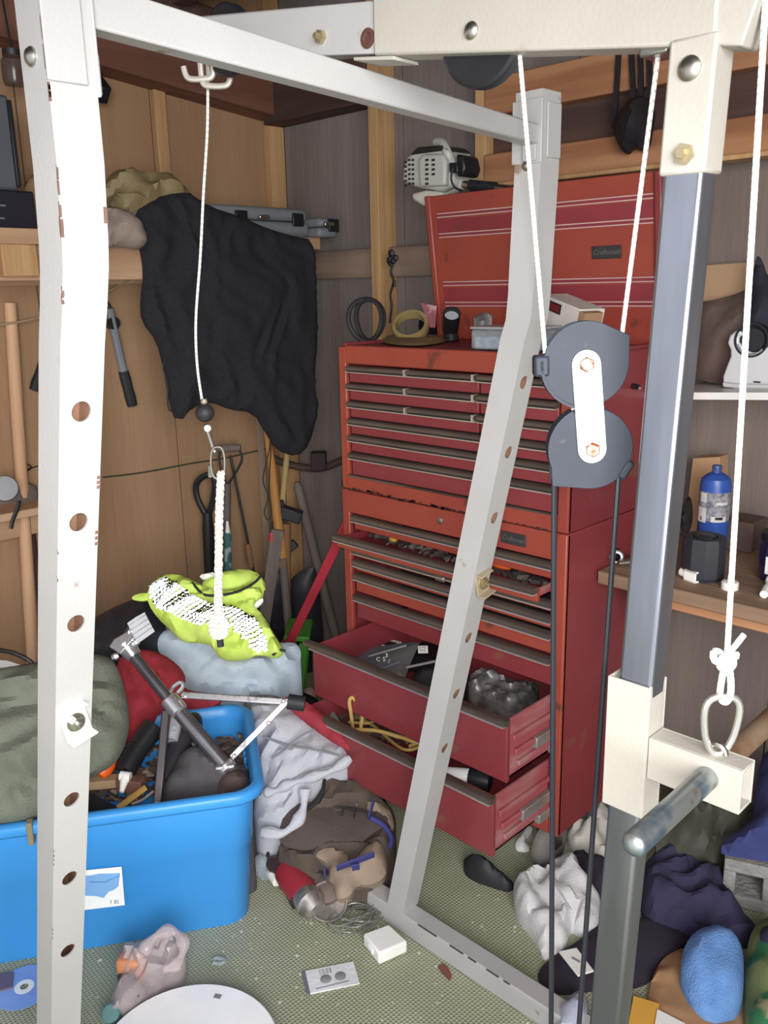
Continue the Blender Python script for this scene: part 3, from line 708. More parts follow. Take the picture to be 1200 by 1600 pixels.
def drawer(par, u0, u1, ztop, zbot, out=0., m=red, depth=.33, joints=(), trimz=None, full=False):
    v = V0C - .004 - out
    d = thing_part('drawer', par, (u0 + u1) / 2, v, zbot)
    obj('front_panel', MB().bb((u0, v, zbot), (u1, v + .012, ztop)), m, d, bevel=.002)
    obj('drawer_pull', lip_profile(u0 - (.02 if full else 0), u1 + (.004 if full else 0), v, ztop), dust, d, ang=50)
    tm = MB().bb((u0, v - .0150, ztop - .0125), (u1, v - .001, ztop - .0102))
    obj('trim_strip', tm, trim_c, d)
    for j in joints: obj('pull_joint', MB().bb((j - .0025, v - .0168, ztop - .010), (j + .003, v, ztop + .004)), trim_c, d)
    if out > .02:
        t = .004; vb = v + depth
        for lo_ in (u0 + .006, u1 - .006 - t): obj('drawer_side', MB().bb((lo_, v + .012, zbot + .004), (lo_ + t, vb, ztop - .004)), red_d if lo_ > u0 + .1 else red_in, d)
        obj('drawer_floor', MB().bb((u0 + .006, v + .012, zbot + .004), (u1 - .006, vb, zbot + .008)).bb((u0 + .006, vb - .004, zbot), (u1 - .006, vb, ztop - .004)), red_in, d)
        if ztop - zbot > .09:
            rl = MB(); h = ztop - zbot
            for k, (zz, hh, s0) in enumerate(((.62, .012, .012), (.36, .014, .02), (.16, .012, .03))):
                rl.bb((u1 - .006, v + .012 + s0, zbot + h * zz), (u1 + .003, vb, zbot + h * zz + hh))
            obj('side_rib', rl, red_d, d, bevel=.002)
            obj('slide_rail', MB().bb((u1 - .006, v + .10, zbot + h * .28), (u1 + .007, vb, zbot + h * .28 + .026)).bb((u1 - .006, v + .16, zbot + h * .02), (u1 + .009, vb, zbot + h * .02 + .022)), slide_m, d, bevel=.002)
    return d
def thing_part(name, par, x, y, z):
    # a part that has pieces of its own: an Empty under its thing
    o = bpy.data.objects.new(name, None); C.objects.link(o); o.parent = par; o.location = Vector((x, y, z)) - wpos(par); o.empty_display_size = .03
    return o
rows = [1.179, 1.136, 1.092, 1.049, 1.007, .962]
us_ = PV(751, 610, V0C).x; uj = PV(640, 585, V0C).x
zb = rows[1:] + [.907]
for i, z in enumerate(rows):
    bot = zb[i] + .006 if i < 5 else .908
    if i < 3:
        drawer(chest, D0, us_ - .003, z, bot, joints=(uj, us_ - .008)); drawer(chest, us_ + .003, D1, z, bot)
    else: drawer(chest, D0, D1, z, bot)
obj('shade_sheet', MB().bb((A0 + .015, V0C + .012, .874), (A1 - .012, V0C + .016, 1.18)), gap_shade, chest)
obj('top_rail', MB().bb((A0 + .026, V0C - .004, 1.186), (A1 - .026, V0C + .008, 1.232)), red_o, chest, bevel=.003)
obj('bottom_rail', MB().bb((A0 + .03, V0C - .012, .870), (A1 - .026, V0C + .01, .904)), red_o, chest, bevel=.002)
obj('rail_ledge', MB().bb((A0 + .03, V0C - .012, .9035), (A1 - .026, V0C + .01, .9075)), dust, chest)
obj('tray_floor', MB().bb((A0 + .015, V0C + .008, 1.222), (A1 - .012, V1C - .006, 1.228)), red_in, chest)
obj('tray_rim', MB().bb((A0 + .003, V0C + .01, 1.228), (A0 + .018, V1C, 1.236)).bb((A1 - .018, V0C + .01, 1.228), (A1, V1C, 1.236)), red, chest, bevel=.002)
obj('side_handle', MB().box((A0 - .012, V0C + .05, .868), (.03, .05, .022)).lathe([(.012, 0), (.012, .012)], (A0 - .028, V0C + .03, .868), (0, 1, 0), 14), steel_d, chest, bevel=.003)
rustm = mat('rust_edge', '#3c211b', .9); rmb = MB(); random.seed(4)
for i in range(70):
    u = A0 + .03 + (A1 - A0 - .07) * (i / 70 if i % 2 else random.random() * .6); rmb.box((u, V0C - .0125, .870 + random.uniform(0, .006) * (1 - .6 * i / 70)), (random.uniform(.004, .016), .002, random.uniform(.001, .006)))
o_ = obj('rust_edge', rmb, rustm, chest); o_['kind'] = 'stuff'
sk = PU(988, 603, A1)
obj('side_knob', MB().tube([sk - Vector((.004, 0, 0)), sk + Vector((.02, -.01, 0))], .006, 10).tube([sk + Vector((.02, -.01, 0)), sk + Vector((.034, -.03, .0))], .0035, 8), steel_d, chest)
# the raised lid
lid = thing_part('lid', chest, (A0 + A1) / 2, 1.85, 1.23)
lz0, lz1, lv0, lv1 = 1.228, PV(1025, 266, 1.80).z, 1.852, 1.800
def lv(z): return lv0 + (lv1 - lv0) * (z - lz0) / (lz1 - lz0)
def lpan(u0, u1, z0, z1, o0, o1):
    return MB().hexa([(u0, lv(z0) + o0, z0), (u1, lv(z0) + o0, z0), (u1, lv(z0) + o1, z0), (u0, lv(z0) + o1, z0), (u0, lv(z1) + o0, z1), (u1, lv(z1) + o0, z1), (u1, lv(z1) + o1, z1), (u0, lv(z1) + o1, z1)])
L0, L1 = PV(665, 308, 1.80).x, PV(1036, 266, 1.80).x
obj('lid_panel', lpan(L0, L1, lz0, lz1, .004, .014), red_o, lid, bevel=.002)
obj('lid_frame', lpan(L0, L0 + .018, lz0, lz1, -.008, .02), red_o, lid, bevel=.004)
obj('lid_frame', lpan(L1 - .018, L1, lz0, lz1, -.008, .02), red, lid, bevel=.004)
for y0 in (335, 366, 441, 473):
    z = PV(682, y0, lv(1.5)).z; zz = PV(682, y0 + 5.5, lv(1.5)).z
    for q_ in (z, zz):
        a_ = L0 + .034; b_ = L1 - .022
        obj('trim_line', lpan(a_, b_, q_ - .0013, q_ + .0013, -.0012, .005), trim_l, lid)
    obj('groove', lpan(L0 + .03, L1 - .02, zz - .0005, z + .0005, .001, .0045), red_in, lid)
for ya, yb in ((344, 364), (450, 471)):
    obj('dark_band', lpan(L0 + .03, L1 - .02, PV(682, yb, lv(1.5)).z, PV(682, ya, lv(1.5)).z, .002, .0045), red_in, lid)
bp_ = PV(945, 394, 1.815)
bd = obj('badge', lpan(bp_.x - .038, bp_.x + .036, bp_.z - .014, bp_.z + .014, -.001, .004), badge_m, lid, bevel=.001)
obj('badge_lettering', text_mb('Craftsman', (bp_.x, lv(bp_.z) - .002, bp_.z), (1, 0, 0), (0, .0, 1), .0165, .0015, .25), badge_t, lid)

# roller cabinet
shell(cab, .153, .866, A0, A1)
CD0, CD1 = A0 + .045, A1 - .028
obj('shade_sheet', MB().bb((A0 + .015, V0C + .20, .165), (A1 - .012, V0C + .204, .86)), gap_shade, cab)
obj('top_panel', MB().bb((A0 + .012, V0C + .012, .857), (A1 - .012, V1C - .006, .864)), red, cab)
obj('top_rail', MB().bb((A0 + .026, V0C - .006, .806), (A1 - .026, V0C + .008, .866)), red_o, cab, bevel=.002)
lk = PV(688, 813, V0C - .006)
obj('lock', MB().lathe([(.0085, 0), (.0085, .003), (.006, .004), (.0015, .0042)], lk, (0, -1, 0), 18), steel, cab)
bq = PV(803, 842, V0C - .006)
obj('badge', MB().bb((bq.x - .034, V0C - .0085, bq.z - .0135), (bq.x + .032, V0C - .005, bq.z + .0135)), badge_m, cab, bevel=.001)
obj('badge_lettering', text_mb('Craftsman', (bq.x, V0C - .009, bq.z), (1, 0, 0), (0, 0, 1), .0145, .0012, .25), badge_t, cab)
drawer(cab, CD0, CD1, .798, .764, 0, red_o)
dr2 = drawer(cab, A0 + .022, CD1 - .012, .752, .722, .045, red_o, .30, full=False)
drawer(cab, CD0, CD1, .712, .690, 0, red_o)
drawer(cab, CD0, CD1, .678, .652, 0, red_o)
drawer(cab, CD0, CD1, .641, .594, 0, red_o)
drawer(cab, CD0, CD1, .583, .520, 0, red)
VA, VBt = 1.33, 1.285
dA = drawer(cab, CD0 - .002, CD1, .497, .352, V0C - VA, red, .36, full=True)
dB = drawer(cab, CD0 - .002, CD1, .338, .196, V0C - VBt, red, .36, full=True)
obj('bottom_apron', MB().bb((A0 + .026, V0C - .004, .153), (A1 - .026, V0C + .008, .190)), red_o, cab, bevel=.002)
obj('drawer_latch', MB().bb((PV(692, 885, V0C).x - .014, V0C - .016, .690), (PV(692, 885, V0C).x + .016, V0C - .004, .716)), steel, cab, bevel=.004)
def caster(u, v):
    c = thing_part('caster', cab, u, v, 0)
    obj('wheel', MB().lathe([(.02, -.017), (.045, -.017), (.058, -.012), (.060, -.004), (.060, .004), (.058, .012), (.045, .017), (.02, .017)], (u, v, .060), (1, 0, 0), 28), mat_caster, c)
    obj('fork', MB().bb((u - .024, v - .02, .06), (u - .020, v + .02, .145)).bb((u + .020, v - .02, .06), (u + .024, v + .02, .145)).bb((u - .03, v - .035, .142), (u + .03, v + .035, .153)), steel, c, bevel=.001)
mat_caster = mat('caster_rubber', '#77716d', .7, col2='#55504f', thr=(.4, .7), scale=12)
for u in (A0 + .07, A1 - .07):
    for v in (V0C + .075, V1C - .07): caster(u, v)

# ================================================================ left wall: shelf and what lies, hangs and leans there
def PPs(pxs, p0, n): return [PP(x, y, p0, n) for x, y in pxs]
US = -2.2
zs = PU(30, 356, US).z
shelf = thing('wall_shelf', 'rough pine plank shelf along the left wall carrying cases, cloth and a black jacket', 'shelf', (-2.36, 1.2, zs - .15))
obj('plank', MB().bb((UL + .012, .25, zs - .038), (US, 1.96, zs)), shelf_wood, shelf, bevel=.003)
obj('ledger', MB().bb((UL + .012, .25, zs - .135), (UL + .05, 1.96, zs - .038)), shelf_wood, shelf, bevel=.003)
obj('front_joist', MB().bb((US - .075, .25, zs - .125), (US - .037, 1.96, zs - .038)), shelf_wood, shelf, bevel=.003)
for v in (PU(33, 400, US).y, 1.85):
    obj('bracket_block', MB().bb((UL + .05, v - .045, zs - .115), (US - .005, v + .045, zs - .038)), stud_wood, shelf, bevel=.003)
    if v > 1.5: obj('brace', MB().bar((UL + .03, v, zs - .42), (US - .10, v, zs - .12), .038, .06), beam_dark_y, shelf, bevel=.003)
# grey and black electronics at the far left end
m_grey = mat('grey_case_plastic', '#7d8186', .45, var=.06)
m_dgrey = mat('dark_grey_panel', '#5a5d66', .4, var=.08)
v1 = PU(21, 220, US - .06).y
el = thing('stereo_speaker', 'dark grey speaker cabinet standing on a black deck at the shelf\'s left end', 'speaker', (US - .16, v1 - .09, zs + .09))
zt_ = PU(10, 148, US - .06).z; zb_ = zs + .092
obj('cabinet', MB().bb((US - .27, v1 - .19, zb_), (US - .06, v1, zt_)), m_dgrey, el, bevel=.008)
obj('front_edge', MB().bb((US - .07, v1 - .006, zb_ + .01), (US - .052, v1 + .004, zt_ - .012)), black_pl, el, bevel=.002)
v2 = PU(56, 330, US - .03).y
dk = thing('audio_deck', 'low black audio deck with small white print under the grey speaker', 'audio deck', (US - .17, v2 - .2, zs))
obj('body', MB().bb((US - .31, v2 - .42, zs), (US - .03, v2, zs + .09)), mat('deck_navy_black', '#23222d', .4), dk, bevel=.004)
pr = PU(5, 322, US - .029)
obj('print_mark', MB().bb((US - .0303, pr.y - .012, pr.z), (US - .0293, pr.y + .006, pr.z + .003)).bb((US - .0303, pr.y - .012, pr.z - .03), (US - .0293, pr.y, pr.z - .027)), m_grey, dk)
# brown and olive tarp in a crumpled heap, brown paper beside it
tarp_m = mat('olive_brown_tarp', '#7d6d4e', .6, col2='#94845f', thr=(.35, .65), scale=12, bump=.2, bscale=30)
p0 = (US - .06, 1.15, zs + .02)
tn = (.75, -.25, .6)
tb = cloth(PPs([(150, 385), (150, 330), (160, 290), (178, 265), (196, 268), (215, 282), (250, 278), (285, 288), (300, 300), (270, 318), (230, 335), (200, 350), (195, 385)], p0, tn), tn, s=.014, edge=.03, bulge=.04, fold=.04, L=.06, ang=.4, str_=4, ground=zs, seed=4)
one('crumpled_tarp', tb, tarp_m, 'crumpled olive brown tarp heaped on the shelf behind the rack\'s left upright', 'tarp')
tb = cloth(PPs([(150, 392), (150, 322), (180, 322), (205, 332), (225, 352), (232, 380), (215, 392), (190, 384)], (US + .008, 1.1, zs), (1, -.15, .1)), (1, -.15, .1), s=.010, edge=.012, bulge=.012, fold=.022, L=.05, seed=5, back=.008)
one('canvas_bag', tb, mat('dusty_canvas', '#94847a', .85, bump=.2), 'dusty beige canvas bag draped over the shelf edge left of the black jacket', 'bag')
tb = cloth(PPs([(34, 298), (42, 280), (58, 272), (75, 278), (80, 300)], (US - .12, 1.0, zs + .05), tn), tn, s=.012, edge=.02, bulge=.04, fold=.02, L=.04, ground=zs, seed=6)
one('paper_bag', tb, mat('brown_paper', '#8d6f52', .8, bump=.2), 'crumpled brown paper bag behind the black deck on the shelf', 'paper bag')
# hard cases
def hard_case(name, label, v0, v1, z0, h, u0, u1, lat):
    t = thing(name, label, 'tool case', ((u0 + u1) / 2, (v0 + v1) / 2, z0), None)
    zm = z0 + h * .55
    obj('case_bottom', MB().bb((u0, v0, z0), (u1, v1, zm - .002)), m_grey, t, bevel=.014, seg=3)
    obj('case_lid', MB().bb((u0 + .003, v0 + .003, zm), (u1 - .003, v1 - .003, z0 + h)), m_grey, t, bevel=.016, seg=3)
    for v in lat:
        obj('latch', MB().bb((u1 - .004, v - .022, zm - .016), (u1 + .005, v + .022, zm + .024)), black_pl, t, bevel=.003)
    obj('lid_handle', MB().bb((u1 - .004, (v0 + v1) / 2 - .02, zm + .002), (u1 + .007, (v0 + v1) / 2 + .02, zm + .014)), steel, t, bevel=.003)
    return t
va, vb = PU(322, 305, US - .05).y, PU(484, 345, US - .02).y
ztc = PU(400, 322, US - .03).z
hard_case('hard_case', 'long grey plastic tool case lying under the black jacket on the shelf', va, vb, zs, ztc - zs, -2.5, US - .02, (vb - .05, va + .1))
v3 = min(PU(512, 350, US + .02).y, 1.95)
hard_case('hard_case', 'short grey olive plastic case at the shelf\'s right end beside the corner', vb + .008, max(v3, vb + .09), zs, PU(495, 340, US).z - zs, -2.48, US + .015, (vb + .07,))
# the black jacket
jk_m = mat('black_fleece', '#24242a', .95, var=.18, scale=120, bump=.35, bscale=220)
jt = thing('black_jacket', 'black fleece jacket hanging over the shelf\'s edge in front of the grey cases', 'jacket', PU(370, 700, US + .03))
jn = Vector((1, -.12, .06))
jo = [(205, 332), (222, 318), (258, 304), (296, 300), (302, 306), (330, 324), (375, 338), (420, 358), (462, 370), (488, 374), (493, 420), (497, 520), (491, 590), (496, 645), (484, 695), (464, 714), (438, 704), (420, 676), (402, 645), (365, 641), (336, 628), (300, 636), (281, 661), (270, 632), (262, 580), (250, 532), (226, 502), (224, 470), (230, 425), (222, 380)]
jp = PPs(jo, PU(360, 480, US + .034), jn)
obj('jacket_body', cloth(jp, jn, s=.012, edge=.03, bulge=.03, fold=.016, L=.09, ang=1.45, str_=5, seed=11, round_=1, back=.025), jk_m, jt)
obj('zip_cord', MB().tube(spline([PU(258, 560, US + .045), PU(255, 575, US + .045), PU(262, 600, US + .045), PU(262, 630, US + .045), PU(266, 642, US + .045), PU(270, 636, US + .045)], 4), .0022, 6), black_rub, jt)
# small jar and a dark peg under the roof beam
jq = PU(22, 112, -2.36)
hj = thing('hanging_jar', 'small smoky glass jar hanging under the roof beam at the top left', 'jar', jq - Vector((0, 0, .03)))
obj('glass', MB().lathe([(.001, -.032), (.026, -.032), (.030, -.02), (.030, .024), (.022, .034), (.022, .042)], jq, (0, 0, 1), 20), mat('smoky_glass', '#5b4a45', .15, alpha=.7), hj)
obj('jar_lid', MB().lathe([(.024, .036), (.024, .05), (.001, .052)], jq, (0, 0, 1), 18), steel_d, hj)
obj('hanger', MB().tube([jq + Vector((0, 0, .05)), jq + Vector((-.02, 0, .18))], .003, 6), steel_d, hj)
pq_ = PU(163, 138, -2.44)
one('dark_peg', MB().bar(pq_ + Vector((-.09, 0, .06)), pq_ + Vector((.0, 0, -.02)), .03, .05), black_pl, 'dark peg on the wall beam just right of the near upright', 'peg', bevel=.004)
# loppers hanging on the wall
lp = thing('loppers', 'grey steel loppers with black grips hanging on the plywood behind the left upright', 'loppers', PU(130, 636, UL + .03))
uu = UL + .035
def lop(a, b, c, m):
    a, b, c = (PU(*q, uu) for q in (a, b, c))
    obj('handle_tube', MB().tube([a, b], .0135, 10), m_grey, lp); obj('grip', MB().tube(line(b, c, 4), [.016, .0175, .0165, .018, .016], 10), black_rub, lp)
lop((171, 482), (193, 580), (207, 634), 0); lop((110, 478), (72, 560), (54, 610), 0)
pv_ = PU(141, 440, uu)
obj('blade', MB().prism([pv_ + Vector((0, y, z)) for y, z in ((-.03, -.04), (.035, -.045), (.03, .02), (.01, .10), (-.005, .11), (-.02, .05))], (.008, 0, 0)), steel_d, lp, bevel=.001)
obj('arm', MB().tube([PU(171, 482, uu), PU(150, 450, uu)], .009, 8).tube([PU(110, 478, uu), PU(134, 448, uu)], .009, 8).lathe([(.02, -.012), (.02, .012)], PU(176, 505, uu), (1, 0, 0), 14), steel_d, lp)
obj('nail', MB().tube([(UL + .01, pv_.y, pv_.z + .115), (UL + .05, pv_.y, pv_.z + .12)], .003, 6), steel_d, wl)
# wooden handle leaning on the wall at far left
wh = wood('handle_wood', '#c49a78', '#d5ad8a', 'Z', 9)
a, b = PU(16, 474, UL + .035), PU(34, 752, UL + .06)
d = (b - a).normalized(); foot = a + d * ((a.z - .0) / -d.z)
one('wooden_pole', MB().tube(line(a, foot, 6), [.017, .018, .0175, .018, .0185, .019, .019], 12), wh, 'long pale wooden tool handle leaning on the plywood at the photo\'s left edge', 'tool handle')
# small low shelf with a dusty rag and a steel disc
zl = PU(30, 792, UL + .12).z
ls = thing('low_shelf', 'narrow wooden ledge on the left wall below the wooden handle\'s middle', 'shelf', (UL + .07, PU(20, 790, UL + .12).y, zl - .03))
vq = PU(75, 790, UL + .12).y
obj('ledge_board', MB().bb((UL + .075, vq - .40, zl - .022), (UL + .17, vq + .02, zl)), shelf_wood, ls, bevel=.002)
obj('ledge_cleat', MB().bb((UL + .012, vq - .38, zl - .10), (UL + .075, vq, zl - .0)), shelf_wood, ls, bevel=.002)
zz = PU(30, 775, UL + .14)
rg = cloth(PPs([(-30, 790), (-20, 765), (15, 757), (45, 754), (62, 762), (45, 778), (36, 785)], (UL + .10, vq, zl + .012), (.5, -.3, .8)), (.5, -.3, .8), s=.012, edge=.012, bulge=.02, fold=.012, L=.04, ground=zl, seed=8)
one('dusty_rag', rg, mat('grey_brown_rag', '#6d615c', .95, bump=.3), 'grey brown rag lying on the narrow ledge at the left', 'rag')
pc_d = PU(4, 737, UL + .13)
one('steel_disc', MB().lathe([(.004, -.008), (.034, -.008), (.036, -.004), (.036, .004), (.034, .008), (.01, .0095), (.004, .0095)], (pc_d.x, pc_d.y, zl + .062), (.9, -.35, .2), 24), mat('dull_grey_disc', '#77777a', .5, .3), 'grey steel disc standing on the ledge at the photo\'s left edge', 'disc')
one('wire_hook', MB().tube(spline([PU(37, 740, UL + .04), PU(38, 726, UL + .05), PU(48, 728, UL + .05), PU(46, 734, UL + .04), PU(37, 735, UL + .02), PU(60, 728, UL + .012)], 4), .002, 6), steel_d, 'bent thin wire hook on the plywood above the low ledge', 'hook')
one('hanging_strap', MB().tube(spline([PU(30, 782, UL + .175), PU(27, 795, UL + .178), PU(20, 812, UL + .178), PU(17, 826, UL + .178)], 4), [.006] * 13, 6), steel_d, 'short frayed dark strap hanging off the low ledge', 'strap')
a, b = PU(49, 808, UL + .02), PU(59, 905, UL + .03); d = (b - a).normalized(); foot = a + d * (a.z / -d.z)
one('iron_stake', MB().bar(a, foot, .012, .014), mat('rust_iron', '#4a302b', .8), 'thin rusty iron stake leaning on the wall left of the rack upright', 'stake')
# cords along the wall
one('jute_line', MB().tube(spline([PU(-20, 510, UL + .05), PU(30, 503, UL + .06), PU(62, 496, UL + .06), PU(120, 480, UL + .06), PU(170, 455, UL + .05), PU(200, 438, UL + .05), PU(226, 420, UL + .05)], 5), .0032, 6), mat('jute', '#a08a72', .9), 'frayed beige cord strung along the plywood below the shelf', 'cord')
gc = [PU(160, 746, UL + .016), PU(225, 738, UL + .016), PU(300, 724, UL + .02), PU(350, 716, UL + .016), PU(425, 699, UL + .02)]
one('wall_string', MB().tube(spline(gc, 5), .0026, 6), mat('dark_green_cord', '#3c4436', .8), 'thin dark green cord strung across the plywood behind the white rope', 'cord')
# dark hose bracket running across the corner
KP = Vector((-2.27, 1.86, 0)); KN = Vector((.703, -.711, 0)); KX = side
def K(x, y, off=0.): return PP(x, y, KP + KN * off, KN)
pipe = thing('corner_pipe', 'dark rusty pipe with a square clamp across the corner left of the red chest', 'pipe', K(480, 735, -.12))
obj('pipe_run', MB().tube(spline([K(425, 715, -.10), K(445, 724, -.12), K(480, 731, -.13), K(512, 729, -.13), K(560, 705, -.12)], 6), .0135, 10), mat('rust_pipe_dark', '#42332e', .75, col2='#5a463c'), pipe)
obj('clamp', MB().box(K(498, 720, -.13), (.055, .05, .065), Matrix((KX, KN, (0, 0, 1))).transposed()), mat('rust_clamp', '#37262a', .75), pipe, bevel=.004)
# ---- tools standing in the corner
orange_wood = wood('ash_handle_orange', '#b07c42', '#c8965a', 'Z', 9)
pale_wood = wood('ash_handle_pale', '#b39a66', '#c9b283', 'Z', 9)
grey_wood = wood('weathered_handle', '#6a605c', '#82766f', 'Z', 9)
brown_wood = wood('brown_handle', '#7d573c', '#98704e', 'Z', 9)
shaft_g = mat('grey_shaft', '#66625f', .6, var=.2)
blade_k = mat('black_blade', '#25252c', .5, var=.2, scale=14)
def Kfoot(x0, y0, x1, y1, off):
    a, b = K(x0, y0, off), K(x1, y1, off); d = (b - a).normalized(); return a, a + d * (a.z / -d.z)
sp = thing('garden_spade', 'old garden spade with worn wooden grip and Y-shaped socket in the corner', 'spade', Kfoot(355, 755, 353, 880, 0.)[1])
obj('grip', MB().tube(line(K(341, 701), K(376, 699), 6), [.010, .013, .014, .0145, .014, .013, .010], 12), grey_wood, sp)
obj('yoke', MB().tube(spline([K(344, 706), K(343, 722), K(354, 757)], 5), .0042, 8).tube(spline([K(375, 704), K(377, 722), K(356, 757)], 5), .0042, 8), steel_d, sp)
a, f_ = Kfoot(355, 755, 353, 880, 0.)
obj('shaft', MB().tube([a, a + (f_ - a) * .25, a + (f_ - a) * .6], [.013, .0145, .0135], 12), shaft_g, sp)
g = a + (f_ - a) * .6
obj('spade_blade', MB().hexa([f_ - KX * .05 - KN * .004, f_ + KX * .05 - KN * .004, f_ + KX * .05, f_ - KX * .05, g - KX * .085 - KN * .004, g + KX * .085 - KN * .004, g + KX * .085, g - KX * .085]), steel_d, sp, bevel=.001)
dh = thing('snow_shovel', 'black plastic D-handle shovel beside the white rope in the corner', 'shovel', Kfoot(322, 800, 326, 880, .05)[1])
lo = [K(x, y, .05) for x, y in ((322, 806), (309, 780), (306, 760), (314, 747), (328, 742), (335, 750), (334, 775), (326, 806))]
obj('d_grip', MB().tube(spline(lo, 4), .0105, 8), black_pl, dh)
a, f_ = Kfoot(324, 800, 327, 880, .05)
obj('shaft', MB().tube([a, a + (f_ - a) * .1, a + (f_ - a) * .72], [.016, .020, .015], 12), black_pl, dh)
g = a + (f_ - a) * .72
obj('scoop', MB().hexa([f_ - KX * .05, f_ + KX * .07, f_ + KX * .07 - KN * .006, f_ - KX * .05 - KN * .006, g - KX * .04, g + KX * .06, g + KX * .06 - KN * .006, g - KX * .04 - KN * .006]), blade_k, dh, bevel=.002)
a, f_ = Kfoot(360, 712, 390, 860, -.06)
rk = thing('long_rod', 'thin dark steel rod with a small brown wooden handle in the corner', 'rod', f_)
obj('rod', MB().tube([a, f_], .005, 8), steel_d, rk)
obj('handle', MB().tube(line(K(387, 850, -.05), K(393, 886, -.05), 4), [.008, .011, .0105, .011, .008], 10), brown_wood, rk)
ct = thing('sealant_tube', 'white and teal sealant tube standing upright behind the yellow vest', 'tube', K(357, 885, .06))
za_ = K(355, 814, .06); zb2 = K(357, 960, .06)
obj('tube_body', MB().tube([zb2, K(356, 832, .06)], .0125, 14), mat('tube_teal_print', '#9fb5b2', .4, col2='#3f6f70', thr=(.45, .5), scale=26), ct)
obj('tube_nozzle', MB().tube([K(356, 832, .06), za_], [.009, .004], 10), white_pl, ct)
obj('corner_lath', MB().bar(PU(404, 640, UL + .03), PU(420, 905, UL + .03), .012, .02), wood('lath', '#93806c', '#a8957f', 'Z'), wl)
a, f_ = Kfoot(424, 684, 440, 862, .0)
mk = thing('sledge_hammer', 'long orange wooden handled hammer leaning head down in the corner', 'hammer', f_)
h0 = K(441, 866)
obj('handle', MB().tube([K(417, 672), K(426, 735), K(432, 800), h0 + (h0 - K(432, 800)).normalized() * .01], [.0125, .0145, .0165, .0185], 12), orange_wood, mk)
obj('lower_handle', MB().tube([h0, f_], [.016, .014], 10), grey_wood, mk)
obj('hammer_head', MB().box(K(453, 803, -.03), (.085, .045, .042), Matrix((KX, KN, (0, 0, 1))).transposed() @ Matrix.Rotation(.35, 3, 'Y')).bar(K(438, 782, -.03), K(447, 815, -.03), .02, .02), blade_k, mk, bevel=.004)
a, f_ = Kfoot(449, 704, 441, 790, -.08)
one('pale_rod', MB().tube([a, f_], .0105, 10), pale_wood, 'pale yellowish wooden rod leaning behind the black jacket\'s lower hem', 'rod')
a, f_ = Kfoot(434, 828, 414, 965, .03)
one('grey_board', MB().bar(a, f_, .012, .042, up=KX), grey_wood, 'narrow weathered grey board leaning in front of the corner tools', 'board')
a, f_ = Kfoot(448, 818, 449, 950, -.01)
pk_ = thing('mattock', 'short brown wooden mattock handle with dark iron head beside the grey board', 'mattock', f_)
obj('handle', MB().tube([a, a + (f_ - a) * .35, f_], [.014, .013, .010], 10), brown_wood, pk_)
obj('socket', MB().box(K(440, 880, .0), (.034, .03, .03), Matrix((KX, KN, (0, 0, 1))).transposed()), brown_wood, pk_, bevel=.004)
obj('iron_head', MB().bar(K(440, 866, -.03), K(462, 848, -.03), .02, .03), steel_d, pk_, bevel=.003)
a, f_ = Kfoot(464, 753, 498, 890, -.10)
one('grey_pole', MB().tube([a + (a - f_).normalized() * .0, a + (f_ - a) * .03, f_], [.009, .0165, .018], 12), grey_wood, 'round weathered grey pole leaning between corner and red chest', 'pole')
bs = thing('square_shovel', 'black square-mouth shovel blade standing upright left of the red bar', 'shovel', Kfoot(478, 900, 481, 985, -.02)[1])
bl = PPs([(447, 915), (462, 897), (482, 887), (493, 886), (500, 930), (505, 985), (506, 1010), (450, 1010), (448, 960)], KP - KN * .03, KN)
obj('shovel_blade', cloth(bl, KN, s=.02, edge=.03, bulge=.012, fold=.002, L=.1, round_=1, back=.004), blade_k, bs)
a, f_ = Kfoot(478, 900, 481, 985, -.035); obj('socket', MB().tube([a + Vector((0, 0, .02)), f_], .012, 8), blade_k, bs)
fk = PPs([(408, 900), (428, 890), (446, 905), (447, 1010), (405, 1010)], KP - KN * .02, KN)
one('black_scoop', cloth(fk, KN, s=.02, edge=.02, bulge=.01, fold=.002, L=.1, round_=1, back=.004), blade_k, 'dark blade of a second shovel behind the grey board, right of the vest', 'shovel')
ra, rb = PP(548, 806, (A0 - .05, 1.55, 0), KN), PP(487, 932, (A0 - .25, 1.50, 0), KN)
rd = (rb - ra).normalized(); rf = ra + rd * (ra.z / -rd.z)
one('red_bar', MB().bar(ra, rf, .012, .026, up=KX), mat('red_bar_paint', '#a3303c', .5), 'flat red steel bar leaning against the chest\'s left side', 'bar', bevel=.002)
cl = MB().tube(spline([K(424, 650, .04), K(421, 700, .04), K(411, 745, .04), K(414, 762, .04), K(419, 776, .04), K(413, 800, .04), K(419, 813, .04), K(424, 800, .04), K(420, 776, .04), K(421, 745, .04), K(424, 690, .04)], 5), .0018, 6)
lt = thing('loop_string', 'thin black string ending in a knotted loop beside the orange handle', 'string', K(419, 815, .04))
obj('string', cl, black_rub, lt)
rt2 = thing('red_tip_marker', 'small red tipped dark stick between the lath and the orange handle', 'stick', Kfoot(424, 822, 422, 850, .03)[1])
a, f_ = Kfoot(425, 815, 423, 850, .03)
obj('stick', MB().tube([a, f_], .004, 6), black_rub, rt2); obj('red_tip', MB().tube([K(424, 832, .035), K(424, 846, .035)], .006, 8), mat('neon_red', '#e2525a', .5), rt2)
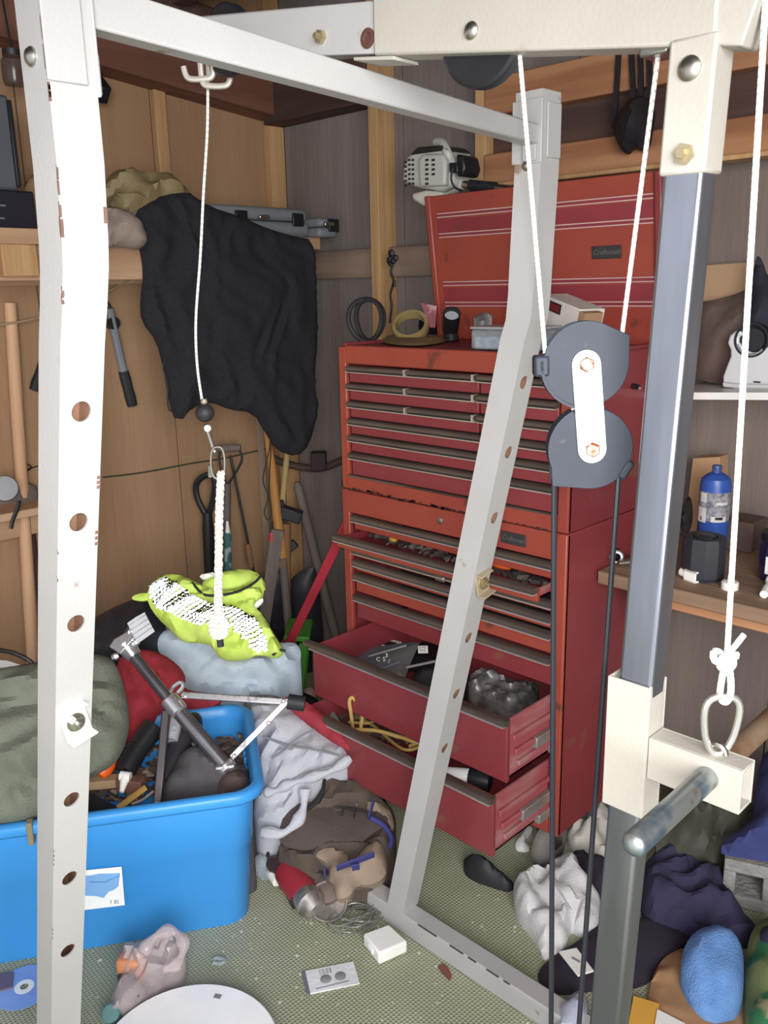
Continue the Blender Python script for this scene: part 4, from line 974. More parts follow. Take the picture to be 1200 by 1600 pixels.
# cobweb-laden string down the rear stud
cw = thing('dangling_string', 'dark cobwebbed string with a knotted clump hanging by the pine stud', 'string', PV(610, 503, VB - .13))
wv = VB - .115
pts = [PV(x, y, wv) for x, y in ((612, 396), (614, 410), (611, 425), (615, 440), (610, 460), (612, 478), (609, 505))]
obj('string', MB().tube(spline(pts, 5), .0035, 6), black_rub, cw)
cm_ = MB(); random.seed(3)
for i in range(9):
    c = PV(614 + random.uniform(-6, 6), 402 + random.uniform(-7, 10), wv); cm_.ball(c, random.uniform(.006, .013), 6)
for i in range(4): c = PV(616, 440 + i * 2, wv); cm_.ball(c, .006, 6)
obj('clump', cm_, steel_d, cw)

# ================================================================ things on and in the chest, and hung above it
zt_ = 1.2285
clear_m = mat('clear_plastic', '#dfe8ee', .12, var=.02, trans=.75, ior=1.3)
# coil of black cable
ck = thing('cable_coil', 'upright coil of black cable at the rear left of the chest top', 'cable', PZ(580, 530, zt_))
cc = PZ(577, 533, zt_) ; rr = .062
cmb = MB()
for k in range(2):
    cmb2 = MB(); ph = .5 * k; dirx = Vector((.75, .6 - .5 * k, 0)).normalized()
    cmb2.tube([cc + Vector((0, 0, .055)) + dirx * math.cos(a) * (.048 - .006 * k) + Vector((0, 0, math.sin(a) * (.055 - .001 * k))) + Vector((.01 * k - .01, .004 * math.sin(a * 2), 0)) for a in [i * math.pi / 12 for i in range(24)]], .0062, 8, closed=True)
    obj('coil_turn', cmb2, black_rub, ck)
# masking tape roll
tp = PZ(642, 530, zt_)
tm_ = thing('tape_roll', 'old yellowed masking tape roll lying tilted on the chest top', 'tape', tp)
ax = Vector((.35, -.62, .70)).normalized()
c = Vector((tp.x, tp.y, zt_ + .034))
obj('tape', MB().lathe([(.040, -.012), (.040, .012), (.050, .012), (.0515, .008), (.0515, -.008), (.050, -.012), (.040, -.012)], c, ax, 36, cap=False), mat('aged_tape', '#8d7d54', .5, col2='#a3925f', thr=(.4, .6), scale=14), tm_)
obj('loose_end', cloth([PZ(x, y, zt_ + .004) for x, y in ((590, 534), (612, 522), (640, 533), (700, 520), (702, 534), (660, 540), (625, 540))], (0, 0, 1), s=.012, edge=.003, bulge=.004, fold=.004, L=.03, seed=2), mat('aged_tape_end', '#85764f', .5), tm_)
# black spray can cap / cup lying towards the viewer
def cup(base, axis, r, h, m, mi, t):
    obj('cup_wall', MB().lathe([(r * .82, 0), (r * .94, h * .1), (r, h), (r * .9, h), (r * .82, h * .12), (.001, h * .1)], base, axis, 28, cap=True), m, t)
m0 = PP(706, 490, PV(706, 490, 1.72), KN); cax = (KN * .72 + Vector((0, 0, .62))).normalized(); b0 = m0 - cax * .068
tc_ = thing('cup_holder', 'black ribbed cup tilted towards the viewer in front of the lid', 'cup', Vector((b0.x, b0.y, zt_)))
obj('cup_wall', MB().lathe([(.018, 0), (.021, .008), (.0225, .068), (.0195, .068), (.0185, .012), (.001, .010)], b0, cax, 28), black_pl, tc_)
obj('cup_foot', MB().tube([b0 + cax * .004, Vector((b0.x + .008, b0.y - .004, zt_))], [.017, .020], 20), black_pl, tc_)
obj('cup_inside', MB().lathe([(.0185, 0), (.0185, .003)], m0 - cax * .016, cax, 24), mat('paper_inside', '#a9adb3', .7), tc_)
# second dark cup behind with a torn card
b1 = PZ(672, 515, zt_ + .0)
tc2 = thing('black_pot', 'dark round pot lying at the lid\'s left foot with a torn red card', 'pot', b1)
obj('pot', MB().lathe([(.02, 0), (.027, .004), (.029, .06), (.026, .06), (.025, .01), (.001, .008)], PZ(668, 510, zt_ + .028) + Vector((0, .06, 0)), (-.25, -.95, .1), 24), black_pl, tc2)
obj('torn_card', MB().prism([PV(x, y, 1.80) for x, y in ((657, 473), (680, 478), (678, 512), (672, 512))], (.002, .003, 0)), mat('faded_red_card', '#a0606a', .8, col2='#c9a3a3', thr=(.5, .6), scale=30), tc2)
# clear organiser box
ob_ = thing('clear_organizer', 'clear plastic organiser box with bluish parts at the chest\'s front edge', 'storage box', PZ(760, 545, zt_))
q0 = PZ(735, 546, zt_ + .002)
R = Matrix.Rotation(math.radians(6), 3, 'Z')
obj('box_shell', MB().box(q0 + R @ Vector((.085, .05, .022)), (.17, .10, .044), R), clear_m, ob_, bevel=.006)
obj('box_lid', MB().box(q0 + R @ Vector((.085, .05, .047)), (.174, .104, .006), R), mat('frosted_lid', '#c3c3c9', .3, trans=.35), ob_, bevel=.003)
obj('contents', MB().box(q0 + R @ Vector((.085, .05, .016)), (.155, .088, .026), R), mat('blue_bits', '#8fa7bb', .5, col2='#c5ccd2', thr=(.4, .6), scale=60), ob_, bevel=.003)
one('crumpled_foil', cloth([PP(x, y, (-1.3, 1.70, zt_ + .05), (.3, -.8, .4)) for x, y in ((738, 496), (755, 488), (770, 490), (768, 500), (745, 502))], (.3, -.8, .4), s=.008, edge=.008, bulge=.012, fold=.008, L=.02, ground=zt_, seed=9), mat('dull_foil', '#8d8a8a', .35, .6), 'small crumpled grey foil behind the clear organiser box', 'foil')
# white box with red window
wbx = thing('white_box', 'white cardboard box with a dark red framed panel behind the upper pulley', 'box', PZ(880, 500, zt_))
o = PZ(880, 520, zt_); R = Matrix.Rotation(math.radians(-18), 3, 'Z') @ Matrix.Rotation(math.radians(14), 3, 'Y')
cbx = PV(876, 489, 1.68)
obj('carton', MB().box(cbx + R @ Vector((0, .03, -.012)), (.135, .07, .075), R), mat('worn_white_card', '#cfc9c2', .7, col3='#9c8a78', thr3=(.6, .75), scale3=12), wbx, bevel=.002)
obj('red_window', MB().box(cbx + R @ Vector((-.028, -.006, .008)), (.058, .003, .016), R), mat('dark_red_print', '#6d2228', .4), wbx)
obj('window_frame', MB().box(cbx + R @ Vector((-.028, -.005, .008)), (.066, .003, .022), R), black_pl, wbx)
obj('side_flap', MB().box(cbx + R @ Vector((.075, .02, -.008)), (.02, .05, .06), R), mat('brown_card', '#9c7a5c', .8), wbx)
obj('stand_block', MB().bb((cbx.x - .07, cbx.y + .005, zt_), (cbx.x + .06, cbx.y + .065, cbx.z - .035)), mat('dark_book', '#3a3337', .7), wbx)
one('dark_pliers', MB().bar(PV(955, 604, 1.53), PV(1002, 598, 1.50), .008, .010).bar(PV(1000, 598, 1.50), PV(1012, 596, 1.50), .014, .016), steel, 'slim steel screwdriver resting at the chest\'s right end near the chrome post', 'tool') if False else None
# brush cutter engine hung on the wall
em = mat('off_white_engine_cover', '#b9b9b2', .45, var=.05)
eg = thing('trimmer_engine', 'off-white string trimmer engine hung on the rear wall above the chest lid', 'trimmer', PV(665, 318, 1.93))
ev = 1.93
eR = Matrix((Vector((.92, .1, -.12)).normalized(), Vector((0, 1, 0)), Vector((.12, 0, .95)).normalized())).transposed()
ec = PV(668, 264, ev)
def epoly(pxs, v, ext): return MB().prism([PV(x, y, v) for x, y in pxs], (0, ext, 0))
obj('engine_cover', epoly([(627, 286), (628, 262), (635, 243), (650, 233), (680, 230), (698, 236), (706, 252), (707, 290), (690, 299), (655, 294)], ev - .045, .11), em, eg, bevel=.012, seg=3)
obj('starter_cover', epoly([(655, 292), (652, 250), (660, 240), (690, 240), (696, 252), (695, 290)], ev - .062, .03), em, eg, bevel=.008, seg=3)
sl_ = mat('vent_slot', '#2b2b2b', .8)
for col in range(4):
    for rw in range(6):
        x, y = (633 + col * 5.6 if col < 3 else 668), 250 + rw * 7.4 + (3 if col == 0 else 0)
        if col < 3: obj('vent_slot', MB().box(PV(x + 1, y, ev - .046), (.0075, .003, .0055)), sl_, eg)
        else:
            obj('vent_slot', MB().box(PV(667, y, ev - .063), (.010, .003, .0055)), sl_, eg)
            if rw < 4: obj('vent_slot', MB().box(PV(677, y, ev - .063), (.010, .003, .0055)), sl_, eg)
obj('cowl_top', epoly([(640, 242), (652, 230), (690, 227), (700, 234)], ev - .05, .1), steel_d, eg, bevel=.003)
obj('spark_plug_cap', MB().tube(spline([PV(682, 222, ev - .02), PV(692, 224, ev - .03), PV(699, 238, ev - .04), PV(704, 250, ev - .03)], 4), .012, 10), em, eg)
obj('carburettor', epoly([(701, 254), (714, 254), (715, 270), (702, 270)], ev - .07, .05), black_pl, eg, bevel=.003)
obj('air_filter', epoly([(712, 240), (722, 243), (726, 262), (722, 275), (713, 276)], ev - .05, .07), black_pl, eg, bevel=.006)
obj('clutch_housing', MB().tube([PV(690, 285, ev), PV(712, 287, ev), PV(724, 288, ev)], [.034, .028, .013], 16), em, eg)
obj('shaft_tube', MB().tube([PV(722, 288, ev), PV(800, 296, ev + .02)], .0105, 12), steel, eg)
obj('foam_grip', MB().tube([PV(734, 289, ev), PV(775, 293, ev + .01)], .014, 12), black_rub, eg)
obj('fuel_tank', epoly([(642, 302), (664, 297), (690, 300), (692, 322), (660, 322), (643, 312)], ev - .04, .09), mat('translucent_tank', '#c9c7bd', .35), eg, bevel=.01, seg=3)
obj('throttle_cable', MB().tube(spline([PV(708, 262, ev - .075), PV(705, 278, ev - .08), PV(710, 292, ev - .075), PV(722, 298, ev - .05)], 5), .0028, 6), black_rub, eg)
# black bag hanging from the header
bgk = mat('black_nylon', '#211d24', .6, bump=.2, bscale=40)
hb = thing('hanging_bag', 'black nylon drawstring bag hanging from the beam behind the boom\'s right end', 'bag', PV(985, 238, VB - .13))
bn = Vector((.25, -1, .1))
obj('bag_body', cloth(PPs([(962, 180), (975, 165), (990, 150), (1010, 150), (1022, 170), (1018, 200), (1012, 232), (1000, 235), (990, 228), (978, 242), (966, 228), (958, 205)], PV(990, 190, VB - .135), bn), bn, s=.012, edge=.02, bulge=.05, fold=.03, L=.05, ang=1.4, seed=13, back=.02), bgk, hb)
for xs, ys in (((968, 60), (960, 200)), ((986, 60), (990, 165)), ((1000, 60), (1002, 155)), ((1014, 60), (1016, 165))):
    obj('strap', MB().bar(PV(xs[0], xs[1], VB - .104), PV(ys[0], ys[1], VB - .112), .006, .012, up=(1, 0, 0)), bgk, hb)
# ---- inside the drawers
def on_drawer(x, y, z): return PZ(x, y, z)
zA = .385
def slab(name, pxs, z, th, m, label, cat, tilt=(0, 0), bevel=.001):
    P = [PZ(x, y, z) for x, y in pxs]; c = sum(P, Vector()) / len(P)
    P = [p + Vector((0, 0, (p.x - c.x) * tilt[0] + (p.y - c.y) * tilt[1])) for p in P]
    return one(name, MB().prism(P, (0, 0, th)), m, label, cat, bevel=bevel)
slab('blue_card', [(555, 1030), (562, 1005), (588, 1008), (615, 1010), (650, 1014), (625, 1044), (600, 1050), (575, 1040)], .425, .004, mat('blue_grey_card', '#6d7480', .7), 'blue grey card sheet lying at the left of the upper open drawer', 'card', (.2, .1))
pk2 = thing('clear_packet', 'grey transparent packet with white marks leaning in the upper open drawer', 'packet', PZ(620, 1050, .39))
pk_n = Vector((.35, -.55, .75)).normalized()
po = PPs([(578, 1044), (600, 1022), (655, 1004), (652, 1012), (638, 1045), (632, 1063), (600, 1056)], PZ(615, 1045, .425), pk_n)
obj('packet_film', cloth(po, pk_n, s=.012, edge=.006, bulge=.004, fold=.004, L=.03, round_=0, seed=3, back=.002), mat('grey_film', '#5f5d5c', .25, trans=.15), pk2)
obj('white_strip', MB().bar(PP(577, 1029, PZ(615, 1045, .432), pk_n) + pk_n * .012, PP(636, 1012, PZ(615, 1045, .432), pk_n) + pk_n * .012, .002, .006, up=pk_n), mat('pale_strip', '#9a9894', .4), pk2)
mkx = MB()
for tx, (x, y) in (('C', (592, 1033)), ('S', (601, 1033)), ('/', (609, 1036)), ('3', (605, 1027))):
    o_ = PP(x, y, PZ(615, 1045, .425), pk_n) + pk_n * .0105
    t_ = text_mb(tx, o_, KX, pk_n.cross(KX), .016, .0006); mkx.add(t_.v, t_.f)
obj('white_marks', mkx, white_pl, pk2)
wd = thing('framed_card', 'dark card with white border lying at the back of the upper open drawer', 'card', PZ(612, 1004, .39))
obj('border', MB().prism([PZ(x, y, .415) for x, y in ((583, 1006), (590, 995), (628, 1004), (616, 1013))], (0, 0, .002)), white_pl, wd)
obj('dark_print', MB().prism([PZ(x, y, .4172) for x, y in ((594, 1006), (598, 1000), (620, 1005), (613, 1011))], (0, 0, .001)), black_pl, wd)
bc = thing('black_tool_box', 'black flat case with white label and a bright rod in the upper drawer', 'case', PZ(672, 1040, .37))
o0 = PZ(665, 1040, .40)
obj('case_body', MB().box(PZ(680, 1025, .40) + Vector((0, 0, -.012)), (.13, .10, .05), Matrix.Rotation(.25, 3, 'Z')), black_pl, bc, bevel=.004)
lbp = PZ(661, 1015, .432)
pl_n = Vector((.3, -.6, .74)).normalized(); lb0 = PP(661, 1015, PZ(661, 1015, .440), pl_n)
lx = KX; ly = pl_n.cross(lx)
if ly.z < 0: ly = -ly
obj('label', MB().prism([lb0 + lx * a + ly * b for a, b in ((-.013, -.011), (.013, -.011), (.013, .011), (-.013, .011))], pl_n * .001), white_pl, bc)
tt = text_mb('# PFZ.', lb0 + ly * .005 + pl_n * .0015, lx, ly, .0075, .0004); t2 = text_mb('BAG,', lb0 - ly * .003 + pl_n * .0015, lx, ly, .0075, .0004); tt.add(t2.v, t2.f)
obj('label_print', tt, black_pl, bc)
obj('bright_rod', MB().tube([PZ(634, 1043, .44), PZ(705, 1028, .44)], .0035, 8), trim_c, bc)
# greyish litter of bits in the right half of the upper drawer
random.seed(5)
def bits(name, region, z0, zh, n, m, label, cat, smin=.006, smax=.02):
    mbb = MB()
    for i in range(n):
        x = random.uniform(region[0], region[2]); y = random.uniform(region[1], region[3])
        if name.startswith('slim'): y += (x - 590) * .275
        p = PZ(x, y, z0) + Vector((0, 0, random.uniform(0, zh)))
        Rr = Matrix.Rotation(random.uniform(0, 6), 3, 'Z') @ Matrix.Rotation(random.uniform(-.8, .8), 3, 'X')
        mbb.box(p, (random.uniform(smin, smax * 2.2), random.uniform(smin, smax), random.uniform(.003, .01)), Rr)
    o_ = one(name, mbb, m, label, cat); o_['kind'] = 'stuff'; return o_
dA_n = Vector((.2, -.3, .9))
one('plastic_wrap', cloth([PP(x, y, PZ(790, 1085, .415), dA_n) for x, y in ((725, 1070), (740, 1045), (770, 1050), (810, 1065), (846, 1068), (835, 1090), (806, 1116), (770, 1100))], dA_n, s=.008, edge=.006, bulge=.004, fold=.020, L=.026, str_=4, ground=.37, seed=17), mat('smoky_wrap', '#4b4644', .3, col2='#767170', thr=(.4, .65), scale=30), 'smoky crumpled plastic wrap filling the right of the upper open drawer', 'plastic wrap')
one('dark_tool_roll', cloth([PP(x, y, PZ(690, 1050, .41), dA_n) for x, y in ((640, 1060), (655, 1045), (700, 1045), (735, 1060), (725, 1085), (700, 1090), (665, 1075))], dA_n, s=.014, edge=.015, bulge=.02, fold=.012, L=.04, ground=.36, seed=18), mat('black_cloth_roll', '#2b282a', .8), 'black cloth tool roll at the middle of the upper open drawer', 'tool roll')
bits('drawer_hardware', (560, 1010, 640, 1040), .36, .02, 60, steel_d, 'loose dark hardware bits covering the floor of the upper open drawer', 'hardware')
# lower drawer: yellow cord, bottle, bits
yc = mat('yellow_cord', '#b8995a', .6, var=.12)
zB = .235
yt = thing('extension_lead', 'yellow extension cord looped up and trailing across the lower open drawer', 'cord', PZ(590, 1140, zB + .02))
obj('cord', MB().tube(spline([PZ(552, 1140, zB + .06), PP(548, 1112, PZ(560, 1135, zB + .08), KN), PP(546, 1096, PZ(560, 1135, zB + .08), KN), PP(551, 1090, PZ(560, 1135, zB + .08), KN), PP(560, 1102, PZ(565, 1135, zB + .08), KN), PP(566, 1120, PZ(565, 1135, zB + .08), KN), PZ(565, 1140, zB + .07), PZ(585, 1141, zB + .07), PZ(615, 1148, zB + .07), PZ(650, 1160, zB + .07), PZ(690, 1168, zB + .06)], 6), .0048, 8), yc, yt)
obj('cord', MB().tube(spline([PZ(555, 1140, zB + .07), PZ(590, 1142, zB + .075), PZ(625, 1152, zB + .07), PZ(655, 1158, zB + .07), PZ(640, 1166, zB + .05)], 6), .0048, 8), yc, yt)
obj('cord', MB().tube(spline([PZ(545, 1128, zB + .05), PZ(575, 1130, zB + .05), PZ(590, 1122, zB + .04), PZ(560, 1120, zB + .04), PZ(585, 1135, zB + .05), PZ(620, 1165, zB + .06), PZ(640, 1172, zB + .06), PZ(665, 1165, zB + .06), PZ(690, 1175, zB + .06)], 6), .004, 8), yc, yt)
bt = thing('spray_bottle', 'white bottle with black ribbed cap lying in the lower drawer\'s right front', 'bottle', PZ(735, 1212, zB))
bb0, bb1, bb2 = PZ(690, 1212, zB + .055), PZ(733, 1215, zB + .055), PZ(766, 1222, zB + .055)
obj('bottle_body', MB().tube([bb0, bb1], .021, 18), mat('white_bottle', '#d8d8d8', .4), bt)
obj('cap', MB().tube(line(bb1, bb2, 3), [.021, .024, .024, .022], 20), black_pl, bt)
bits('bottom_drawer_litter', (500, 1095, 720, 1175), zB, .03, 170, mat('dark_mixed_bits', '#4b423c', .6, col2='#857a70', thr=(.55, .62), scale=25), 'dark mixed fittings and scraps filling the lower open drawer', 'hardware')
bits('slim_drawer_litter', (572, 838, 850, 843), .738, .006, 110, mat('dark_bits_two', '#3b3330', .6, col2='#6d645c', thr=(.5, .6), scale=30), 'dark small tools and dust filling the slim drawer pulled open a little', 'hardware')
zd = .752
one('yellow_plug', MB().tube(line(PZ(610, 841, zd), PZ(621, 843, zd), 3), [.006, .009, .009, .006], 12), mat('yellow_amber', '#c79a3a', .45), 'small amber yellow plug lying in the slim open drawer', 'plug')
one('orange_screwdriver', MB().tube(line(PZ(768, 878, zd + .002), PZ(796, 886, zd + .002), 4), [.007, .010, .0105, .0095, .007], 12), mat('orange_plastic', '#e2622a', .4), 'orange screwdriver grip lying in the slim open drawer right of the upright', 'screwdriver')
slab('paint_card', [(505, 1128), (520, 1112), (528, 1125), (535, 1140)], zB + .05, .003, mat('pale_teal_card', '#8fa09a', .6), 'small pale grey green card standing in the lower drawer\'s left corner', 'card', (.3, .4))
one('metal_strip', MB().bar(PZ(608, 1137, zB + .07), PZ(622, 1146, zB + .06), .003, .012), steel, 'short bright metal blade among the scraps of the lower drawer', 'blade')

# ================================================================ blue storage bin and the heap around it
blue = mat('blue_tote_plastic', '#3f98e2', .38, var=.05, scale=3, bump=.03, bscale=200)
RC = PZ(415, 1237, .35); e1 = Vector((-.545, -.838, 0)).normalized(); e2 = Vector((-.838, .545, 0)).normalized()
BL, BW, BH = .74, .43, .35
bin_ = thing('storage_bin', 'large blue plastic storage bin full of tools and clothes in front of the left upright', 'storage bin', (RC.x + e1.x * BL / 2 + e2.x * BW / 2, RC.y + e1.y * BL / 2 + e2.y * BW / 2, 0))
def rr_(inset, z, rad, n=6):
    a0, a1, b0, b1 = inset, BL - inset, inset, BW - inset; P = []
    for cx, cy, st in ((a1 - rad, b1 - rad, 0), (a0 + rad, b1 - rad, 1), (a0 + rad, b0 + rad, 2), (a1 - rad, b0 + rad, 3)):
        for i in range(n + 1):
            t = (st + i / n) * math.pi / 2; P.append((cx + math.cos(t) * rad, cy + math.sin(t) * rad))
    return [Vector((RC.x, RC.y, 0)) + e1 * x + e2 * y + Vector((0, 0, z)) for x, y in P]
def rings(rs, close0=True, close1=False):
    mb = MB(); n = len(rs[0]); vs = [p for r in rs for p in r]
    fs = [(i * n + k, i * n + (k + 1) % n, (i + 1) * n + (k + 1) % n, (i + 1) * n + k) for i in range(len(rs) - 1) for k in range(n)]
    if close0: fs.append(tuple(range(n)))
    if close1: fs.append(tuple(range((len(rs) - 1) * n, len(rs) * n)))
    return mb.add(vs, fs)
R_ = .05
obj('tub', rings([rr_(.050, 0, R_), rr_(.048, .004, R_), rr_(.032, .20, R_), rr_(.0295, .203, R_), rr_(.022, .325, R_), rr_(.026, .325, R_ - .004), rr_(.036, .20, R_ - .004), rr_(.054, .006, R_ - .004)], True, True), blue, bin_, ang=50)
obj('rim', rings([rr_(.022, .322, R_), rr_(.002, .324, R_ + .015), rr_(-.001, .330, R_ + .015), rr_(-.001, .343, R_ + .015), rr_(.004, .349, R_ + .012), rr_(.016, .350, R_), rr_(.022, .346, R_), rr_(.026, .322, R_ - .004)], False, False), blue, bin_, ang=60)
for k in (0, 1):   # handle ribs inside the right end
    for j in range(3):
        c_ = Vector((RC.x, RC.y, .27 - .0)) + e1 * .030 + e2 * (.13 + j * .028 + k * .10)
        obj('inner_rib', MB().box(c_, (.008, .012, .07), Matrix((e1, e2, (0, 0, 1))).transposed()), blue, bin_, bevel=.002)
# printed label on the front face
def front(x, y, off=0.):   # photo point on the bin's slanted front wall
    p0 = Vector((RC.x, RC.y, .10)) + e2 * .04; n = (-e2 + Vector((0, 0, -.07))).normalized()
    return PP(x, y, p0 + n * off, n)
fn = (-e2 + Vector((0, 0, -.07))).normalized()
def card(pxs, m, nm, par, off, th=.0006): return obj(nm, MB().prism([front(x, y, off) for x, y in pxs], fn * th), m, par)
lab = card([(110, 1362), (190, 1354), (195, 1414), (112, 1424)], mat('label_white', '#f2f6f8', .5), 'label', bin_, .0065)
card([(112, 1368), (140, 1368), (155, 1365), (188, 1364), (185, 1385), (177, 1391), (170, 1393), (162, 1403), (150, 1400), (112, 1399)], mat('label_bin_print', '#7fb0e4', .5), 'printed_bin', lab, .0072, .0003)
card([(140, 1377), (164, 1377), (187, 1367), (187, 1368.5), (165, 1379), (140, 1379)], mat('label_bin_rim', '#5f92cc', .5), 'printed_rim', lab, .0075, .0003)
for x in (172.5, 178.5, 180.5, 183.5): card([(x, 1406), (x + 1.3, 1406), (x + 1.3, 1412), (x, 1412)], mat('barcode', '#8d9390', .6) if x < 173 else bpy.data.materials['barcode'], 'barcode_bar', lab, .0075, .0003)
one('rim_clip', MB().box(front(48, 1300, .02), (.012, .02, .05), Matrix((e1, e2, (0, 0, 1))).transposed()), mat('khaki_webbing', '#8a8268', .8), 'short khaki strap end hanging over the bin rim left of the upright', 'strap', bevel=.002)
# fabric of the heap
up_n = Vector((.50, -.42, .76)).normalized()
def heap(name, pxs, p0, n, m, label, cat, par=None, **k):
    mb = cloth(PPs(pxs, p0, n), n, **k)
    return obj(name, mb, m, par) if par is not None else one(name, mb, m, label, cat)
ol_m = mat('olive_fleece', '#6d7265', .95, col2='#7d8274', thr=(.35, .65), scale=10, bump=.3, bscale=160)
red_f = mat('red_cotton', '#a8343f', .9, var=.1, bump=.2, bscale=200)
jean = mat('light_blue_denim', '#b9c9d8', .9, col2='#c6d4e0', thr=(.35, .65), scale=14, bump=.2, bscale=260)
vest_m = mat('hi_vis_yellow', '#cbe960', .75, col2='#d6f07a', thr=(.3, .7), scale=20, bump=.1, bscale=300)
BC = Vector((RC.x, RC.y, 0)) + e1 * .45 + e2 * .2
oln = Vector((.66, -.42, .62)).normalized()
olp = Vector((RC.x, RC.y, .36)) + e1 * .60 + e2 * .02
heap('olive_blanket', [(-90, 1060), (-40, 1050), (40, 1038), (75, 1030), (150, 1020), (178, 1030), (190, 1062), (200, 1108), (196, 1150), (176, 1190), (140, 1208), (105, 1232), (60, 1276), (0, 1288), (-90, 1288)], olp, oln, ol_m,
     'olive green fleece blanket heaped over the bin\'s left end', 'blanket', s=.011, edge=.05, bulge=.05, fold=.034, L=.07, ang=-.5, str_=5, seed=21, back=.05)
bp0 = Vector(PU(200, 985, -2.06))
heap('black_bag', [(120, 985), (152, 962), (200, 938), (236, 932), (256, 958), (262, 1000), (225, 1040), (160, 1050), (110, 1030)], bp0, Vector((.66, -.6, .45)), mat('black_vinyl', '#2c2c33', .4, bump=.15), 'black vinyl bag slumped behind the bin under the yellow vest', 'bag', s=.016, edge=.05, bulge=.06, fold=.02, L=.1, ang=.6, seed=22, ground=0)
rp0 = Vector((RC.x, RC.y, .40)) + e1 * .14 + e2 * .46
heap('red_shirt', [(180, 1040), (192, 1022), (218, 1012), (258, 1022), (292, 1052), (282, 1078), (345, 1085), (345, 1100), (300, 1112), (262, 1108), (228, 1150), (205, 1170), (190, 1160), (190, 1100)], PP(240, 1080, rp0, Vector((.6, -.5, .62))), Vector((.6, -.5, .62)), red_f, 'crimson red shirt stuffed into the bin beneath the chrome stand', 'shirt', s=.011, edge=.03, bulge=.03, fold=.024, L=.06, ang=-.9, str_=4, seed=23, back=.02)
jp0 = Vector(PU(360, 1040, -1.86)); jn2 = Vector((.6, -.48, .64)).normalized()
heap('blue_jeans', [(228, 985), (250, 962), (290, 985), (345, 1004), (440, 1004), (464, 1004), (472, 1022), (464, 1046), (442, 1064), (430, 1090), (382, 1087), (340, 1084), (298, 1072), (288, 1050), (232, 1024)], jp0, jn2, jean, 'pale blue jeans lying crumpled under the yellow vest', 'jeans', s=.011, edge=.03, bulge=.03, fold=.026, L=.05, ang=-.35, str_=4.5, seed=24, ground=0)
vt = thing('safety_vest', 'bright yellow high visibility vest with silver bands thrown over the pale jeans', 'vest', PU(340, 1020, -1.86))
vn = Vector((.62, -.48, .62)).normalized(); vp0 = Vector(PU(335, 960, -1.85)) + vn * .045
vo = [(228, 922), (252, 896), (288, 899), (316, 914), (328, 920), (352, 923), (385, 914), (402, 896), (412, 912), (412, 934), (398, 948), (412, 962), (428, 990), (446, 1018), (432, 1029), (406, 1021), (380, 1031), (345, 1031), (330, 1006), (312, 1003), (285, 1002), (268, 985), (246, 965), (232, 945)]
obj('vest_front', cloth(PPs(vo, vp0, vn), vn, s=.010, edge=.02, bulge=.02, fold=.024, L=.05, ang=.3, seed=25, round_=1, back=.012), vest_m, vt)
obj('vest_back', cloth(PPs([(312, 914), (330, 898), (365, 889), (398, 891), (414, 908), (415, 925), (395, 915), (370, 926), (330, 928)], vp0 - vn * .03, vn), vn, s=.011, edge=.012, bulge=.012, fold=.01, L=.05, seed=26, round_=1, back=.01), vest_m, vt)
obj('side_tab', cloth(PPs([(203, 936), (212, 928), (232, 926), (236, 936), (222, 940)], vp0, vn), vn, s=.01, edge=.008, bulge=.006, fold=.003, L=.05, seed=27, back=.004), vest_m, vt)
refl = mat('silver_reflective_band', '#f4f6f2', .35, .0, var=.02)
from mathutils.bvhtree import BVHTree
_vf = [o for o in bpy.data.objects if o.name.startswith('vest_front')][0]
_bvh = BVHTree.FromPolygons([v.co + wpos(_vf) for v in _vf.data.vertices], [tuple(p.vertices) for p in _vf.data.polygons])
refl_m = mat('retroreflective_prism_film', '#f4f5f2', .03, 1., var=.0)
def band(pxs, off=0, nm='reflective_band', d=.0075):
    """prismatic retroreflective film: a sheet of small cube corners, as on real safety vests"""
    P = [PP(x, y, vp0, vn) for x, y in pxs]; ex = Vector((0, 0, 1)).cross(vn).normalized(); ey = vn.cross(ex)
    P2 = [((p - vp0).dot(ex), (p - vp0).dot(ey)) for p in P]
    def ins(x, y):
        c = False
        for (x1, y1), (x2, y2) in zip(P2, P2[1:] + P2[:1]):
            if (y1 > y) != (y2 > y) and x < (x2 - x1) * (y - y1) / (y2 - y1) + x1: c = not c
        return c
    a = d * math.sqrt(2 / 3); mb = MB(); l1, l2 = d / math.sqrt(3), 2 * d / math.sqrt(3)
    xs = [p[0] for p in P2]; ys = [p[1] for p in P2]
    b1, b2 = Vector((a * 1.5, a * math.sqrt(3) / 2)), Vector((0, a * math.sqrt(3)))
    for i in range(-80, 80):
        for j in range(-120, 120):
            x = min(xs) + b1.x * i; y = min(ys) + b1.y * i + b2.y * j
            if x > max(xs) or y > max(ys) or y < min(ys) - a or not ins(x, y): continue
            o = vp0 + ex * x + ey * y
            hit = _bvh.ray_cast(o + vn * .3, -vn)
            c = (hit[0] if hit[0] is not None else o) + vn * .0015
            ring = [c + (ex * math.cos(k * math.pi / 3) + ey * math.sin(k * math.pi / 3)) * a + vn * (l1 if k % 2 == 0 else l2) for k in range(6)]
            b = len(mb.v); mb.v += [c] + ring
            mb.f += [(b, b + 1 + k, b + 1 + (k + 1) % 6, b + 1 + (k + 2) % 6) for k in (0, 2, 4)]
    if mb.v: return obj(nm, mb, refl_m, vt, ang=5)
def cloth_band(pxs, off, nm='reflective_band'):
    return obj(nm, cloth(PPs(pxs, vp0 + vn * off, vn), vn, s=.010, edge=.012, bulge=.008, fold=.006, L=.07, ang=.3, seed=25, round_=1, back=.012), refl, vt)
band([(232, 926), (262, 905), (300, 935), (352, 958), (345, 985), (322, 986), (285, 972), (250, 958)])
band([(340, 958), (372, 955), (395, 968), (415, 1000), (420, 1020), (398, 1022), (382, 1005), (362, 985), (342, 982)])
